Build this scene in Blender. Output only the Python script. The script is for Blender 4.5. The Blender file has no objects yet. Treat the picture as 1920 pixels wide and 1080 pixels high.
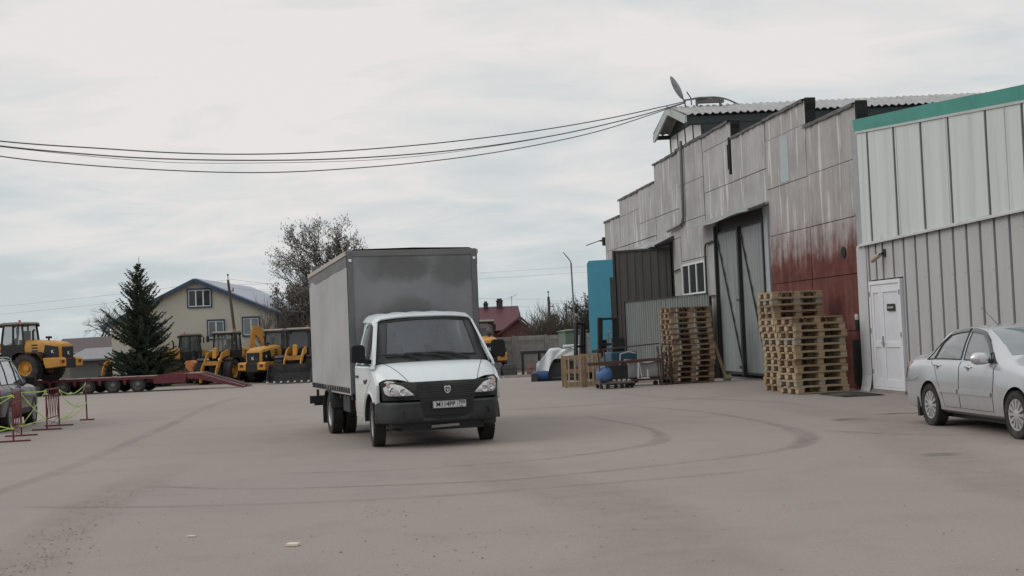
import bpy, bmesh, math, random
from mathutils import Vector, Matrix
from math import sin, cos, pi, radians, sqrt
random.seed(7)
sc = bpy.context.scene
C = bpy.context.collection

# ---------------------------------------------------------------- camera
FPX = 2400.0
cam_d = bpy.data.cameras.new('camera'); cam = bpy.data.objects.new('camera', cam_d); C.objects.link(cam)
cam_d.sensor_width = 36.0; cam_d.lens = 36.0*FPX/1920.0
cam_d.clip_start = 0.1; cam_d.clip_end = 6000
pit = math.atan(86.6/FPX); rol = 0.042
fw = Vector((0, cos(pit), sin(pit))); u0 = Vector((0, -sin(pit), cos(pit))); r0 = Vector((1, 0, 0))
rt = r0*cos(rol)-u0*sin(rol); up = u0*cos(rol)+r0*sin(rol)
mw = Matrix((rt, up, -fw)).transposed().to_4x4(); mw.translation = Vector((0, 0, 1.6))
cam.matrix_world = mw
sc.camera = cam

# ---------------------------------------------------------------- light
SUN_EL, SUN_AZ = radians(34), radians(-96)     # azimuth from +Y towards +X: from the left
sdir = Vector((sin(SUN_AZ)*cos(SUN_EL), cos(SUN_AZ)*cos(SUN_EL), sin(SUN_EL)))
sd = bpy.data.lights.new('sun', 'SUN'); sd.energy = 1.0; sd.angle = radians(40); sd.color = (1.0, 0.95, 0.9)
so = bpy.data.objects.new('sun', sd); C.objects.link(so)
so.rotation_euler = (-sdir).to_track_quat('-Z', 'Y').to_euler(); so.location = (-40, 20, 60)

w = bpy.data.worlds.new('World'); sc.world = w; w.use_nodes = True
nt = w.node_tree; nt.nodes.clear()
def wn(t, **k):
    n = nt.nodes.new(t)
    for a, b in k.items(): setattr(n, a, b)
    return n
L = nt.links.new
out = wn('ShaderNodeOutputWorld'); bg = wn('ShaderNodeBackground'); L(bg.outputs[0], out.inputs[0])
sky = wn('ShaderNodeTexSky', sky_type='NISHITA', sun_disc=False, sun_elevation=SUN_EL, sun_rotation=SUN_AZ)
tc = wn('ShaderNodeTexCoord'); sx = wn('ShaderNodeSeparateXYZ'); L(tc.outputs['Generated'], sx.inputs[0])
def wm(op, a, b=None, clamp=False):
    n = wn('ShaderNodeMath', operation=op); n.use_clamp = clamp
    for i, v in enumerate((a, b)):
        if v is None: continue
        if isinstance(v, (int, float)): n.inputs[i].default_value = v
        else: L(v, n.inputs[i])
    return n.outputs[0]
zc = wm('MAXIMUM', sx.outputs[2], 0.0)
den = wm('ADD', zc, 0.20)
px = wm('DIVIDE', sx.outputs[0], den); py = wm('DIVIDE', sx.outputs[1], den)
cb = wn('ShaderNodeCombineXYZ'); L(px, cb.inputs[0]); L(py, cb.inputs[1])
mp = wn('ShaderNodeMapping'); mp.inputs['Rotation'].default_value = (0, 0, radians(18)); mp.inputs['Scale'].default_value = (1.3, 1.9, 1); L(cb.outputs[0], mp.inputs[0])
n1 = wn('ShaderNodeTexNoise'); n1.inputs['Scale'].default_value = 0.9; n1.inputs['Detail'].default_value = 7; n1.inputs['Roughness'].default_value = 0.52; n1.inputs['Distortion'].default_value = 0.35; L(mp.outputs[0], n1.inputs['Vector'])
n2 = wn('ShaderNodeTexNoise'); n2.inputs['Scale'].default_value = 0.6; n2.inputs['Detail'].default_value = 3; L(mp.outputs[0], n2.inputs['Vector'])
def wramp(src, a, b):
    n = wn('ShaderNodeMapRange', interpolation_type='SMOOTHSTEP'); n.inputs[1].default_value = a; n.inputs[2].default_value = b; L(src, n.inputs[0]); return n.outputs[0]
f1 = wramp(n1.outputs[0], 0.36, 0.64); f2 = wramp(n2.outputs[0], 0.35, 0.65)
elev = wramp(zc, 0.0, 0.15)
n3 = wn('ShaderNodeTexNoise'); n3.inputs['Scale'].default_value = 2.6; n3.inputs['Detail'].default_value = 8; n3.inputs['Roughness'].default_value = 0.6; n3.inputs['Distortion'].default_value = 0.6; L(mp.outputs[0], n3.inputs['Vector'])
# warm-white share: more with height, broken by the cloud streaks
t = wm('ADD', wm('MULTIPLY', elev, 0.75), wm('MULTIPLY', wm('SUBTRACT', f2, 0.5), 0.50)); t = wm('ADD', t, wm('ADD', wm('MULTIPLY', wm('SUBTRACT', f1, 0.5), 0.5), wm('MULTIPLY', wm('SUBTRACT', n3.outputs[0], 0.5), 1.5)), True)
def wmix(f, a, b):
    n = wn('ShaderNodeMix', data_type='RGBA')
    if isinstance(f, float): n.inputs[0].default_value = f
    else: L(f, n.inputs[0])
    for i, v in ((6, a), (7, b)):
        if isinstance(v, tuple): n.inputs[i].default_value = v+(1,)
        else: L(v, n.inputs[i])
    return n.outputs[2]
cloud = wmix(t, (0.555, 0.62, 0.645), (0.815, 0.785, 0.77))
zen = wramp(zc, 0.25, 0.8)
cloud = wmix(zen, cloud, (0.93, 0.94, 0.96))
skc = wn('ShaderNodeVectorMath', operation='SCALE'); L(sky.outputs[0], skc.inputs[0]); skc.inputs[3].default_value = 0.08
allc = wmix(0.97, skc.outputs[0], cloud)
L(allc, bg.inputs[0]); bg.inputs[1].default_value = 1.0

sc.view_settings.view_transform = 'Standard'; sc.view_settings.look = 'None'
sc.view_settings.exposure = 0.0; sc.view_settings.gamma = 1.0; sc.view_settings.use_curve_mapping = False
sc.cycles.max_bounces = 6; sc.cycles.transparent_max_bounces = 12

# ---------------------------------------------------------------- materials
MATS = {}
def M(name, col, rough=0.6, metal=0.0, amt=0.12, scale=3.0, bump=0.0, bscale=20.0, stretch=(1, 1, 1), spec=0.4, coat=0.0, dirt=None, dirtamt=0.0, dscale=1.5, alpha=1.0, emit=None, seed=0.0):
    if name in MATS: return MATS[name]
    m = bpy.data.materials.new(name); m.use_nodes = True; n = m.node_tree; N = n.nodes; K = n.links.new
    b = N['Principled BSDF']; b.inputs['Roughness'].default_value = rough; b.inputs['Metallic'].default_value = metal
    b.inputs['Specular IOR Level'].default_value = spec; b.inputs['Coat Weight'].default_value = coat; b.inputs['Alpha'].default_value = alpha
    tcn = N.new('ShaderNodeTexCoord'); mpn = N.new('ShaderNodeMapping'); mpn.inputs['Scale'].default_value = stretch; mpn.inputs['Location'].default_value = (seed, seed*1.7, seed*.3)
    K(tcn.outputs['Object'], mpn.inputs[0])
    no = N.new('ShaderNodeTexNoise'); no.inputs['Scale'].default_value = scale; no.inputs['Detail'].default_value = 6; no.inputs['Roughness'].default_value = .6
    K(mpn.outputs[0], no.inputs['Vector'])
    mr = N.new('ShaderNodeMapRange'); mr.inputs[1].default_value = .28; mr.inputs[2].default_value = .72; K(no.outputs[0], mr.inputs[0])
    mx = N.new('ShaderNodeMix'); mx.data_type = 'RGBA'; K(mr.outputs[0], mx.inputs[0])
    mx.inputs[6].default_value = tuple(c*(1-amt) for c in col)+(1,); mx.inputs[7].default_value = tuple(min(1, c*(1+amt)) for c in col)+(1,)
    o = mx.outputs[2]
    if dirt:
        nd = N.new('ShaderNodeTexNoise'); nd.inputs['Scale'].default_value = dscale; nd.inputs['Detail'].default_value = 8; nd.inputs['Roughness'].default_value = .65; K(mpn.outputs[0], nd.inputs['Vector'])
        md = N.new('ShaderNodeMapRange'); md.inputs[1].default_value = .48; md.inputs[2].default_value = .68; md.inputs[4].default_value = dirtamt; K(nd.outputs[0], md.inputs[0])
        m2 = N.new('ShaderNodeMix'); m2.data_type = 'RGBA'; K(md.outputs[0], m2.inputs[0]); K(o, m2.inputs[6]); m2.inputs[7].default_value = tuple(dirt)+(1,); o = m2.outputs[2]
    K(o, b.inputs['Base Color'])
    rr = N.new('ShaderNodeMapRange'); rr.inputs[3].default_value = max(0, rough-.08); rr.inputs[4].default_value = min(1, rough+.10); K(no.outputs[0], rr.inputs[0]); K(rr.outputs[0], b.inputs['Roughness'])
    if bump > 0:
        nb = N.new('ShaderNodeTexNoise'); nb.inputs['Scale'].default_value = bscale; nb.inputs['Detail'].default_value = 5; K(mpn.outputs[0], nb.inputs['Vector'])
        bp = N.new('ShaderNodeBump'); bp.inputs['Strength'].default_value = bump; bp.inputs['Distance'].default_value = .02; K(nb.outputs[0], bp.inputs['Height']); K(bp.outputs[0], b.inputs['Normal'])
    if emit: b.inputs['Emission Color'].default_value = emit+(1,); b.inputs['Emission Strength'].default_value = 1
    MATS[name] = m
    return m
def newmat(name):
    m = bpy.data.materials.new(name); m.use_nodes = True; MATS[name] = m
    n = m.node_tree
    return m, n.nodes, n.links.new, n.nodes['Principled BSDF']
def node_mix(N, K, f, a, b, mode='MIX'):
    n = N.new('ShaderNodeMix'); n.data_type = 'RGBA'; n.blend_type = mode
    if isinstance(f, (int, float)): n.inputs[0].default_value = f
    else: K(f, n.inputs[0])
    for i, v in ((6, a), (7, b)):
        if isinstance(v, tuple): n.inputs[i].default_value = v+(1,)
        else: K(v, n.inputs[i])
    return n.outputs[2]
def node_noise(N, K, vec, scale, detail=5, rough=.55, stretch=None, loc=(0, 0, 0), dist=0):
    if stretch or loc != (0, 0, 0):
        mpn = N.new('ShaderNodeMapping'); mpn.inputs['Scale'].default_value = stretch or (1, 1, 1); mpn.inputs['Location'].default_value = loc; K(vec, mpn.inputs[0]); vec = mpn.outputs[0]
    n = N.new('ShaderNodeTexNoise'); n.inputs['Scale'].default_value = scale; n.inputs['Detail'].default_value = detail; n.inputs['Roughness'].default_value = rough; n.inputs['Distortion'].default_value = dist
    K(vec, n.inputs['Vector']); return n.outputs[0]
def node_range(N, K, v, a, b, c=0., d=1., smooth=True):
    n = N.new('ShaderNodeMapRange'); n.inputs[1].default_value = a; n.inputs[2].default_value = b; n.inputs[3].default_value = c; n.inputs[4].default_value = d
    if smooth: n.interpolation_type = 'SMOOTHSTEP'
    K(v, n.inputs[0]); return n.outputs[0]
def node_math(N, K, op, a, b=None, clamp=False):
    n = N.new('ShaderNodeMath'); n.operation = op; n.use_clamp = clamp
    for i, v in enumerate((a, b)):
        if v is None: continue
        if isinstance(v, (int, float)): n.inputs[i].default_value = v
        else: K(v, n.inputs[i])
    return n.outputs[0]

# ---------------------------------------------------------------- mesh helpers
class MB:
    def __init__(s): s.v = []; s.f = []; s.sm = []
    def add(s, vs, fs, smooth=False, mat=None):
        k = len(s.v)
        for p in vs:
            p = Vector(p)
            if mat is not None: p = mat @ p
            s.v.append(tuple(p))
        for f in fs: s.f.append(tuple(i+k for i in f)); s.sm.append(smooth)
        return s
    def box(s, x0, x1, y0, y1, z0, z1, mat=None):
        vs = [(x, y, z) for z in (z0, z1) for y in (y0, y1) for x in (x0, x1)]
        return s.add(vs, [(0, 2, 3, 1), (4, 5, 7, 6), (0, 1, 5, 4), (2, 6, 7, 3), (0, 4, 6, 2), (1, 3, 7, 5)], mat=mat)
    def bar(s, p, q, w=.04, h=None, upv=(0, 0, 1)):
        h = h or w; p = Vector(p); q = Vector(q); d = (q-p).normalized(); u = Vector(upv)
        if abs(d.dot(u)) > .98: u = Vector((1, 0, 0))
        a = d.cross(u).normalized(); b = a.cross(d).normalized()
        vs = []
        for c in (p, q):
            for i, j in ((-1, -1), (1, -1), (1, 1), (-1, 1)): vs.append(c+a*(w/2*i)+b*(h/2*j))
        return s.add(vs, [(3, 2, 1, 0), (4, 5, 6, 7), (0, 1, 5, 4), (1, 2, 6, 5), (2, 3, 7, 6), (3, 0, 4, 7)])
    def tube(s, pts, r, n=8, caps=True):
        pts = [Vector(p) for p in pts]; rs = r if isinstance(r, (list, tuple)) else [r]*len(pts)
        vs = []; fs = []; a = None
        for i, p in enumerate(pts):
            d = (pts[min(i+1, len(pts)-1)]-pts[max(i-1, 0)]).normalized()
            if a is None:
                u = Vector((0, 0, 1)) if abs(d.z) < .95 else Vector((1, 0, 0)); a = d.cross(u).normalized()
            else:
                a = (a-d*a.dot(d)).normalized()
            b = d.cross(a)
            for k in range(n):
                t = 2*pi*k/n; vs.append(p+(a*cos(t)+b*sin(t))*rs[i])
        for i in range(len(pts)-1):
            for k in range(n): fs.append((i*n+k, i*n+(k+1) % n, (i+1)*n+(k+1) % n, (i+1)*n+k))
        s.add(vs, fs, smooth=True)
        if caps:
            k0 = len(s.v)-len(vs)
            s.f.append(tuple(k0+k for k in range(n))[::-1]); s.sm.append(False)
            s.f.append(tuple(k0+(len(pts)-1)*n+k for k in range(n))); s.sm.append(False)
        return s
    def lathe(s, prof, origin=(0, 0, 0), axis='x', n=24, smooth=True):
        # prof: list of (along, radius)
        o = Vector(origin); vs = []; fs = []
        for a, r in prof:
            for k in range(n):
                t = 2*pi*k/n; c, d = r*cos(t), r*sin(t)
                vs.append(o+Vector({'x': (a, c, d), 'y': (c, a, d), 'z': (c, d, a)}[axis]))
        m = len(prof)
        for i in range(m-1):
            for k in range(n):
                f = (i*n+k, i*n+(k+1) % n, (i+1)*n+(k+1) % n, (i+1)*n+k)
                fs.append(f)
        return s.add(vs, fs, smooth=smooth)
    def prism(s, poly, axis='y', a=0., b=.1, mat=None, smooth=False):
        # poly: 2D points in remaining axes order (x,z) for y; (y,z) for x; (x,y) for z
        def P(u, v, c): return {'x': (c, u, v), 'y': (u, c, v), 'z': (u, v, c)}[axis]
        n = len(poly); vs = [P(u, v, a) for u, v in poly]+[P(u, v, b) for u, v in poly]
        fs = [tuple(range(n)), tuple(range(2*n-1, n-1, -1))]+[(i, i+n, (i+1) % n+n, (i+1) % n) for i in range(n)]
        return s.add(vs, fs, mat=mat, smooth=smooth)
    def grid(s, rows, smooth=True, close=False):
        n = len(rows[0]); vs = [p for r in rows for p in r]; fs = []
        for i in range(len(rows)-1):
            for k in range(n-1 if not close else n): fs.append((i*n+k, i*n+(k+1) % n, (i+1)*n+(k+1) % n, (i+1)*n+k))
        return s.add(vs, fs, smooth=smooth)
    def mesh(s, name, mat, sharp=35, recalc=True, thick=0):
        me = bpy.data.meshes.new(name); me.from_pydata(s.v, [], s.f)
        if recalc or thick:
            bm = bmesh.new(); bm.from_mesh(me)
            if recalc: bmesh.ops.recalc_face_normals(bm, faces=bm.faces[:])
            if thick:
                bmesh.ops.remove_doubles(bm, verts=bm.verts[:], dist=1e-5); bmesh.ops.solidify(bm, geom=bm.faces[:], thickness=thick); bmesh.ops.recalc_face_normals(bm, faces=bm.faces[:])
            bm.to_mesh(me); bm.free()
        if any(s.sm):
            me.polygons.foreach_set('use_smooth', s.sm if len(s.sm) == len(me.polygons) else [True]*len(me.polygons))
            me.set_sharp_from_angle(angle=radians(min(sharp, 50) if thick else sharp))
        if mat: me.materials.append(mat)
        me.update(); return me
    def build(s, name, mat, parent=None, bevel=0, label=None, loc=None, rot=None, recalc=True, sharp=35, kind=None, thick=0):
        o = bpy.data.objects.new(name, s.mesh(name, mat, sharp, recalc, thick)); C.objects.link(o)
        if parent: o.parent = parent
        if loc: o.location = loc
        if rot: o.rotation_euler = rot
        if bevel:
            m = o.modifiers.new('b', 'BEVEL'); m.width = bevel; m.segments = 2; m.limit_method = 'ANGLE'; m.angle_limit = radians(40); m.harden_normals = False
        if label: o['label'] = label
        if kind: o['kind'] = kind
        return o
def thing(name, label, cat, loc=(0, 0, 0), rz=0., group=None):
    o = bpy.data.objects.new(name, None); C.objects.link(o); o.empty_display_size = .3
    o.location = loc; o.rotation_euler = (0, 0, rz); o['label'] = label; o['category'] = cat
    if group: o['group'] = group
    return o
def tag(o, label, cat, group=None):
    o['label'] = label; o['category'] = cat
    if group: o['group'] = group
    return o
def struct(o): o['kind'] = 'structure'; return o
def copy_tree(o, parent=None):
    c = o.copy(); C.objects.link(c)
    if parent: c.parent = parent
    for ch in [x for x in bpy.data.objects if x.parent == o]: copy_tree(ch, c)
    return c
CH = {}
def kids(o):
    return list(o.children)
def dup(o, loc, rz, label, parent=None, group=None, scale=None):
    def rec(a, par):
        c = a.copy(); C.objects.link(c); c.parent = par
        for ch in a.children: rec(ch, c)
        return c
    c = rec(o, parent); c.location = loc; c.rotation_euler = (0, 0, rz)
    if label: c['label'] = label
    if group: c['group'] = group
    if scale: c.scale = (scale,)*3
    return c
def share(name, mesh, parent, loc=(0, 0, 0), rot=(0, 0, 0), scale=(1, 1, 1)):
    o = bpy.data.objects.new(name, mesh); C.objects.link(o)
    if parent: o.parent = parent
    o.location = loc; o.rotation_euler = rot; o.scale = scale
    return o
def text_obj(name, body, size, mat, parent, loc, rot, extr=.002, sx_=1., bold=0.):
    cu = bpy.data.curves.new(name, 'FONT'); cu.body = body; cu.size = size; cu.extrude = extr; cu.align_x = 'CENTER'; cu.align_y = 'CENTER'; cu.offset = bold
    tmp = bpy.data.objects.new('tmp', cu); C.objects.link(tmp); bpy.context.view_layer.update()
    me = bpy.data.meshes.new_from_object(tmp.evaluated_get(bpy.context.evaluated_depsgraph_get()))
    bpy.data.objects.remove(tmp); bpy.data.curves.remove(cu)
    me.materials.clear(); me.materials.append(mat)
    o = bpy.data.objects.new(name, me); C.objects.link(o); o.parent = parent; o.location = loc; o.rotation_euler = rot; o.scale = (sx_, 1, 1)
    return o

def smooth01(t): t = max(0., min(1., t)); return t*t*(3-2*t)
def G(y): return -0.72*smooth01((y-34)/(74-34.))     # the yard falls gently away towards the back

# common materials
white_paint = M('white_paint', (.62, .67, .685), .32, amt=.03, coat=.3, dirt=(.48, .49, .48), dirtamt=.25, dscale=1.4)
black_plastic = M('black_plastic', (.022, .024, .025), .55, amt=.25, bump=.05, bscale=60)
dark_plastic = M('dark_grey_plastic', (.045, .05, .05), .5, amt=.2, dirt=(.16, .14, .12), dirtamt=.25, dscale=3)
def add_road_dirt(m, z0, z1, col, amt):
    n = m.node_tree; N = n.nodes; K = n.links.new; b = N['Principled BSDF']; src = b.inputs['Base Color'].links[0].from_socket
    tcn = N.new('ShaderNodeTexCoord'); s3 = N.new('ShaderNodeSeparateXYZ'); K(tcn.outputs['Object'], s3.inputs[0])
    no = node_noise(N, K, tcn.outputs['Object'], 5, 7, .7); h = node_math(N, K, 'ADD', s3.outputs[2], node_math(N, K, 'MULTIPLY', node_math(N, K, 'SUBTRACT', no, .5), .7))
    f = node_range(N, K, h, z0, z1, amt, 0)
    K(node_mix(N, K, f, src, col), b.inputs['Base Color'])
rubber = M('tyre_rubber', (.022, .021, .021), .8, amt=.3, bump=.3, bscale=40, dirt=(.12, .105, .09), dirtamt=.35, dscale=5)
glass_dark = M('dark_glass', (.03, .035, .037), .08, amt=.3, spec=.5, scale=1.3)
glass_clear = M('grey_window_glass', (.20, .22, .23), .06, amt=.15, spec=1.0, coat=.5, scale=1.)
steel = M('bare_steel', (.42, .42, .42), .42, .75, amt=.15)
chrome = M('chrome_trim', (.6, .6, .62), .2, .9, amt=.05)
rust = M('rusty_red_steel', (.13, .035, .03), .65, amt=.3, dirt=(.1, .055, .035), dirtamt=.6, scale=6)
darksteel = M('dark_painted_steel', (.03, .03, .033), .55, .2, amt=.3, scale=6)
yellow = M('construction_yellow', (.47, .225, .036), .5, amt=.2, dirt=(.20, .12, .05), dirtamt=.5, dscale=3.5)
galv = M('galvanised_sheet', (.24, .26, .26), .5, .25, amt=.14, scale=2.2, stretch=(2, 2, .25))
# ================================================================ GROUND
def asphalt_mat():
    m, N, K, b = newmat('worn_dusty_asphalt')
    tcn = N.new('ShaderNodeTexCoord'); v = tcn.outputs['Object']
    big = node_noise(N, K, v, .07, 4, .55, dist=.4); mid = node_noise(N, K, v, .9, 6, .6); strk = node_noise(N, K, v, .35, 5, .6, stretch=(1, .28, 1))
    fine = node_noise(N, K, v, 34, 3, .7); spk = node_noise(N, K, v, 9, 4, .75)
    c = node_mix(N, K, node_range(N, K, big, .33, .67), (.226, .195, .181), (.272, .229, .201))
    c = node_mix(N, K, node_range(N, K, strk, .42, .70, 0, .40), c, (.288, .246, .202))
    c = node_mix(N, K, node_range(N, K, mid, .48, .72, 0, .45), c, (.178, .160, .150))
    m2_ = node_noise(N, K, v, 3.1, 6, .7, loc=(7, 3, 0))
    c = node_mix(N, K, node_range(N, K, m2_, .52, .74, 0, .30), c, (.30, .265, .228))
    c = node_mix(N, K, node_range(N, K, fine, .32, .68, 0, .30, False), c, (.36, .335, .31))
    c = node_mix(N, K, node_range(N, K, node_noise(N, K, v, 70, 2, .6), .56, .66, 0, .35), c, (.12, .108, .10))
    c = node_mix(N, K, node_range(N, K, spk, .64, .72, 0, .5), c, (.13, .115, .10))
    vo = N.new('ShaderNodeTexVoronoi'); vo.inputs['Scale'].default_value = 1.7; vo.inputs['Randomness'].default_value = 1.0; K(v, vo.inputs['Vector'])
    c = node_mix(N, K, node_range(N, K, node_math(N, K, 'ADD', vo.outputs['Distance'], node_math(N, K, 'MULTIPLY', spk, .05)), .045, .075, .45, 0), c, (.085, .078, .072))
    c = node_mix(N, K, node_range(N, K, node_noise(N, K, v, 17, 2, .5, loc=(3, 8, 0)), .70, .75, 0, .5), c, (.11, .09, .075))
    K(c, b.inputs['Base Color']); b.inputs['Roughness'].default_value = .86; b.inputs['Specular IOR Level'].default_value = .3
    bp = N.new('ShaderNodeBump'); bp.inputs['Strength'].default_value = .35; bp.inputs['Distance'].default_value = .01
    K(node_math(N, K, 'ADD', fine, node_math(N, K, 'MULTIPLY', spk, .7)), bp.inputs['Height']); K(bp.outputs[0], b.inputs['Normal'])
    return m
asph = asphalt_mat()
soil = M('dry_soil_and_grass', (.135, .12, .08), .95, amt=.3, scale=.6, bump=.5, bscale=6, dirt=(.07, .08, .035), dirtamt=.7, dscale=.25)
def sheet(name, x0, x1, ys, dz, mat, parent=None, nx=2):
    mb = MB(); rows = [[(x0+(x1-x0)*i/(nx-1), y, G(y)+dz) for i in range(nx)] for y in ys]
    mb.grid(rows, smooth=True); o = mb.build(name, mat, parent, recalc=False, sharp=180)
    return o
ys_far = [-60, 0, 20, 30]+[30+2*i for i in range(1, 24)]+[90, 130, 200, 400, 900, 3000]
ground = struct(sheet('ground', -1500, 1500, ys_far, -.03, soil))
ys_yard = [-40, 0, 20, 30]+[30+1.5*i for i in range(1, 24)]+[67., 71., 75., 79.]
yard = struct(sheet('asphalt_yard', -70, 60, ys_yard, 0, asph))

# tyre marks: thin sheets 4 mm above the asphalt
def mark_mat(name, col, strength):
    m, N, K, b = newmat(name)
    at = N.new('ShaderNodeAttribute'); at.attribute_name = 'fade'
    tcn = N.new('ShaderNodeTexCoord'); n = node_noise(N, K, tcn.outputs['Object'], 3.0, 6, .7)
    n2 = node_noise(N, K, tcn.outputs['Object'], .5, 3, .6)
    a = node_math(N, K, 'MULTIPLY', at.outputs['Fac'], node_range(N, K, n, .25, .7, .35, 1.))
    a = node_math(N, K, 'MULTIPLY', a, node_range(N, K, n2, .3, .65, .4, 1.)); a = node_math(N, K, 'MULTIPLY', a, strength, True)
    b.inputs['Base Color'].default_value = col+(1,); b.inputs['Roughness'].default_value = .9; K(a, b.inputs['Alpha'])
    return m
mk_dark = mark_mat('rubber_smear', (.085, .08, .08), .27); mk_faint = mark_mat('faint_rubber_smear', (.085, .08, .08), .17); mk_dust = mark_mat('pale_dust', (.29, .262, .222), .25); mk_oil = mark_mat('damp_patch', (.07, .065, .06), .6)
def catmull(pts, n=8):
    out_ = []
    P = [Vector(p) for p in pts]; P = [P[0]*2-P[1]]+P+[P[-1]*2-P[-2]]
    for i in range(1, len(P)-2):
        for k in range(n):
            t = k/n; a, b_, c, d = P[i-1:i+3]
            out_.append(.5*((2*b_)+(c-a)*t+(2*a-5*b_+4*c-d)*t*t+(3*b_-a-3*c+d)*t**3))
    out_.append(P[-2]); return out_
def ribbon(name, pts, width, mat, z=.004, ends=True, wmul=None):
    P = catmull([(x, y, 0) for x, y in pts], 8); vs = []; fs = []; fd = []
    cols = [(-1, 0), (-.45, 1), (.45, 1), (1, 0)]
    for i, p in enumerate(P):
        d = (P[min(i+1, len(P)-1)]-P[max(0, i-1)]).normalized(); s_ = Vector((-d.y, d.x, 0))
        wd = width*(wmul(i/(len(P)-1)) if wmul else 1)
        e = min(1, i/4., (len(P)-1-i)/4.) if ends else 1
        for c, f in cols:
            q = p+s_*c*wd/2; vs.append((q.x, q.y, G(q.y)+z)); fd.append(f*e)
    for i in range(len(P)-1):
        for k in range(3): fs.append((i*4+k, i*4+k+1, (i+1)*4+k+1, (i+1)*4+k))
    mb = MB(); mb.add(vs, fs); o = mb.build(name, mat, yard)
    at = o.data.attributes.new('fade', 'FLOAT', 'POINT'); at.data.foreach_set('value', fd)
    return o
fat = lambda t: .65+1.15*math.exp(-((t-.42)/.13)**2)
ribbon('tyre_mark', [(2.2, 27.2), (3.0, 25.3), (3.55, 23.6), (3.95, 21.3), (4.12, 19.2), (4.0, 17.8), (3.6, 16.6), (2.9, 15.8), (2.0, 15.2), (.8, 14.55), (-.5, 14.1), (-2.9, 14.3), (-4.6, 15.2)], .24, mk_dark, wmul=fat)
ribbon('tyre_mark', [(1.2, 24.3), (1.75, 22.2), (2.08, 20.6), (2.12, 19.2), (1.95, 18), (1.4, 17.2), (.75, 16.6), (0, 16.1), (-1.7, 15.7), (-3.2, 15.9)], .2, mk_dark, z=.008, wmul=fat)
ribbon('tyre_mark', [(4.3, 19), (4.9, 18.1), (5.6, 17.4), (6.6, 16.9)], .22, mk_dark, z=.012)
ribbon('tyre_mark', [(-9.2, 44), (-8.2, 34), (-7.3, 27), (-6.6, 21), (-6.2, 17), (-6.1, 13)], .34, mk_faint)
ribbon('tyre_mark', [(-5.6, 13.6), (-3.5, 13.0), (-1.2, 12.9), (1.4, 13.6), (3.0, 14.2)], .14, mk_dark, z=.012)
ribbon('tyre_mark', [(-1, 27), (1.5, 27.6), (3.4, 28.3), (5.2, 28.8)], .5, mk_faint, z=.008)
ribbon('tyre_mark', [(2.6, 33), (3.3, 29.5), (5.0, 26.5), (5.6, 24)], .35, mk_faint, z=.012)
ribbon('dust_trail', [(-3.3, 8.2), (-3.9, 10.2), (-4.3, 12.4), (-4.6, 15), (-4.7, 18)], .9, mk_dust, z=.016)
ribbon('dust_trail', [(1.2, 7.5), (1.1, 9.5), (.8, 12), (-.2, 15), (-.6, 18)], 1.4, mk_dust, z=.016)
ribbon('dust_trail', [(5.4, 9), (4.6, 12), (5.0, 16), (5.6, 20), (5.2, 25)], 1.3, mk_dust, z=.020)
ribbon('damp_patch', [(5.0, 20.6), (5.35, 20.7), (5.7, 20.6)], .35, mk_oil, z=.012)
ribbon('damp_patch', [(6.0, 21.4), (6.4, 21.5), (6.9, 21.3)], .3, mk_oil, z=.012)
ribbon('damp_patch', [(4.6, 14.7), (4.8, 14.8), (5.1, 14.7)], .25, mk_oil, z=.02)

# crumbs of dried mud and grit
crumb_m = M('dried_mud', (.19, .15, .108), .95, amt=.4, scale=20, bump=.4)
def crumbs(name, spots, mat, label=None):
    mb = MB()
    for x, y, r in spots:
        z = G(y)+.004
        n = 5; a0 = random.random()*6
        vs = [(x+r*cos(a0+2*pi*k/n)*random.uniform(.6, 1.2), y+r*sin(a0+2*pi*k/n)*random.uniform(.6, 1.2), z) for k in range(n)]+[(x+random.uniform(-.3, .3)*r, y+random.uniform(-.3, .3)*r, z+r*random.uniform(.2, .45))]
        mb.add(vs, [(k, (k+1) % n, n) for k in range(n)])
    o = mb.build(name, mat); o['kind'] = 'stuff'
    if label: tag(o, label, name.replace('_', ' '))
    return o
sp = []
for cx_, cy_, n_, s1, s2 in [(-3.75, 9.9, 150, .16, .45), (-4.05, 11.4, 110, .16, .5), (-4.4, 13.3, 70, .14, .4), (-4.35, 14.6, 45, .14, .6), (.9, 11, 30, .5, .8), (-.6, 9.8, 40, .8, .8), (-1.1, 12.1, 30, .25, .3), (2.2, 12, 20, 1, 1.2)]:
    for i in range(n_): sp.append((random.gauss(cx_, s1), random.gauss(cy_, s2), random.uniform(.004, .014)))
crumbs('mud_crumbs', sp, crumb_m, 'crumbs of dried mud dropped in a line on the asphalt at lower left')
sp = [(random.uniform(-7, 7.5), 8+18*random.random()**1.3, random.uniform(.004, .012)) for i in range(300)]
crumbs('grit', sp, M('dark_grit', (.10, .088, .08), .9, amt=.4), 'dark grit scattered over the whole yard surface')
sp = [(random.uniform(-7, 7.5), 8+14*random.random(), random.uniform(.004, .010)) for i in range(220)]
crumbs('pale_grit', sp, M('light_grit', (.42, .37, .31), .9, amt=.3), 'pale stone chips scattered over the near part of the yard')
mb = MB(); mb.prism([(-.05, -.035), (.04, -.045), (.055, .03), (-.035, .045)], 'z', .0, .018)
tag(mb.build('wood_chip', M('pale_wood_scrap', (.62, .57, .47), .8), loc=(-1.82, 10.2, .004)), 'small pale square offcut lying on the asphalt in the foreground', 'scrap')
mb = MB(); mb.prism([(-.04, -.012), (.03, -.018), (.04, .012), (-.02, .018)], 'z', 0, .01)
tag(mb.build('paper_scrap', M('white_scrap', (.6, .58, .55), .8), loc=(-2.80, 10.9, .004)), 'thin whitish scrap lying left of the larger pale offcut', 'scrap')

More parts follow.
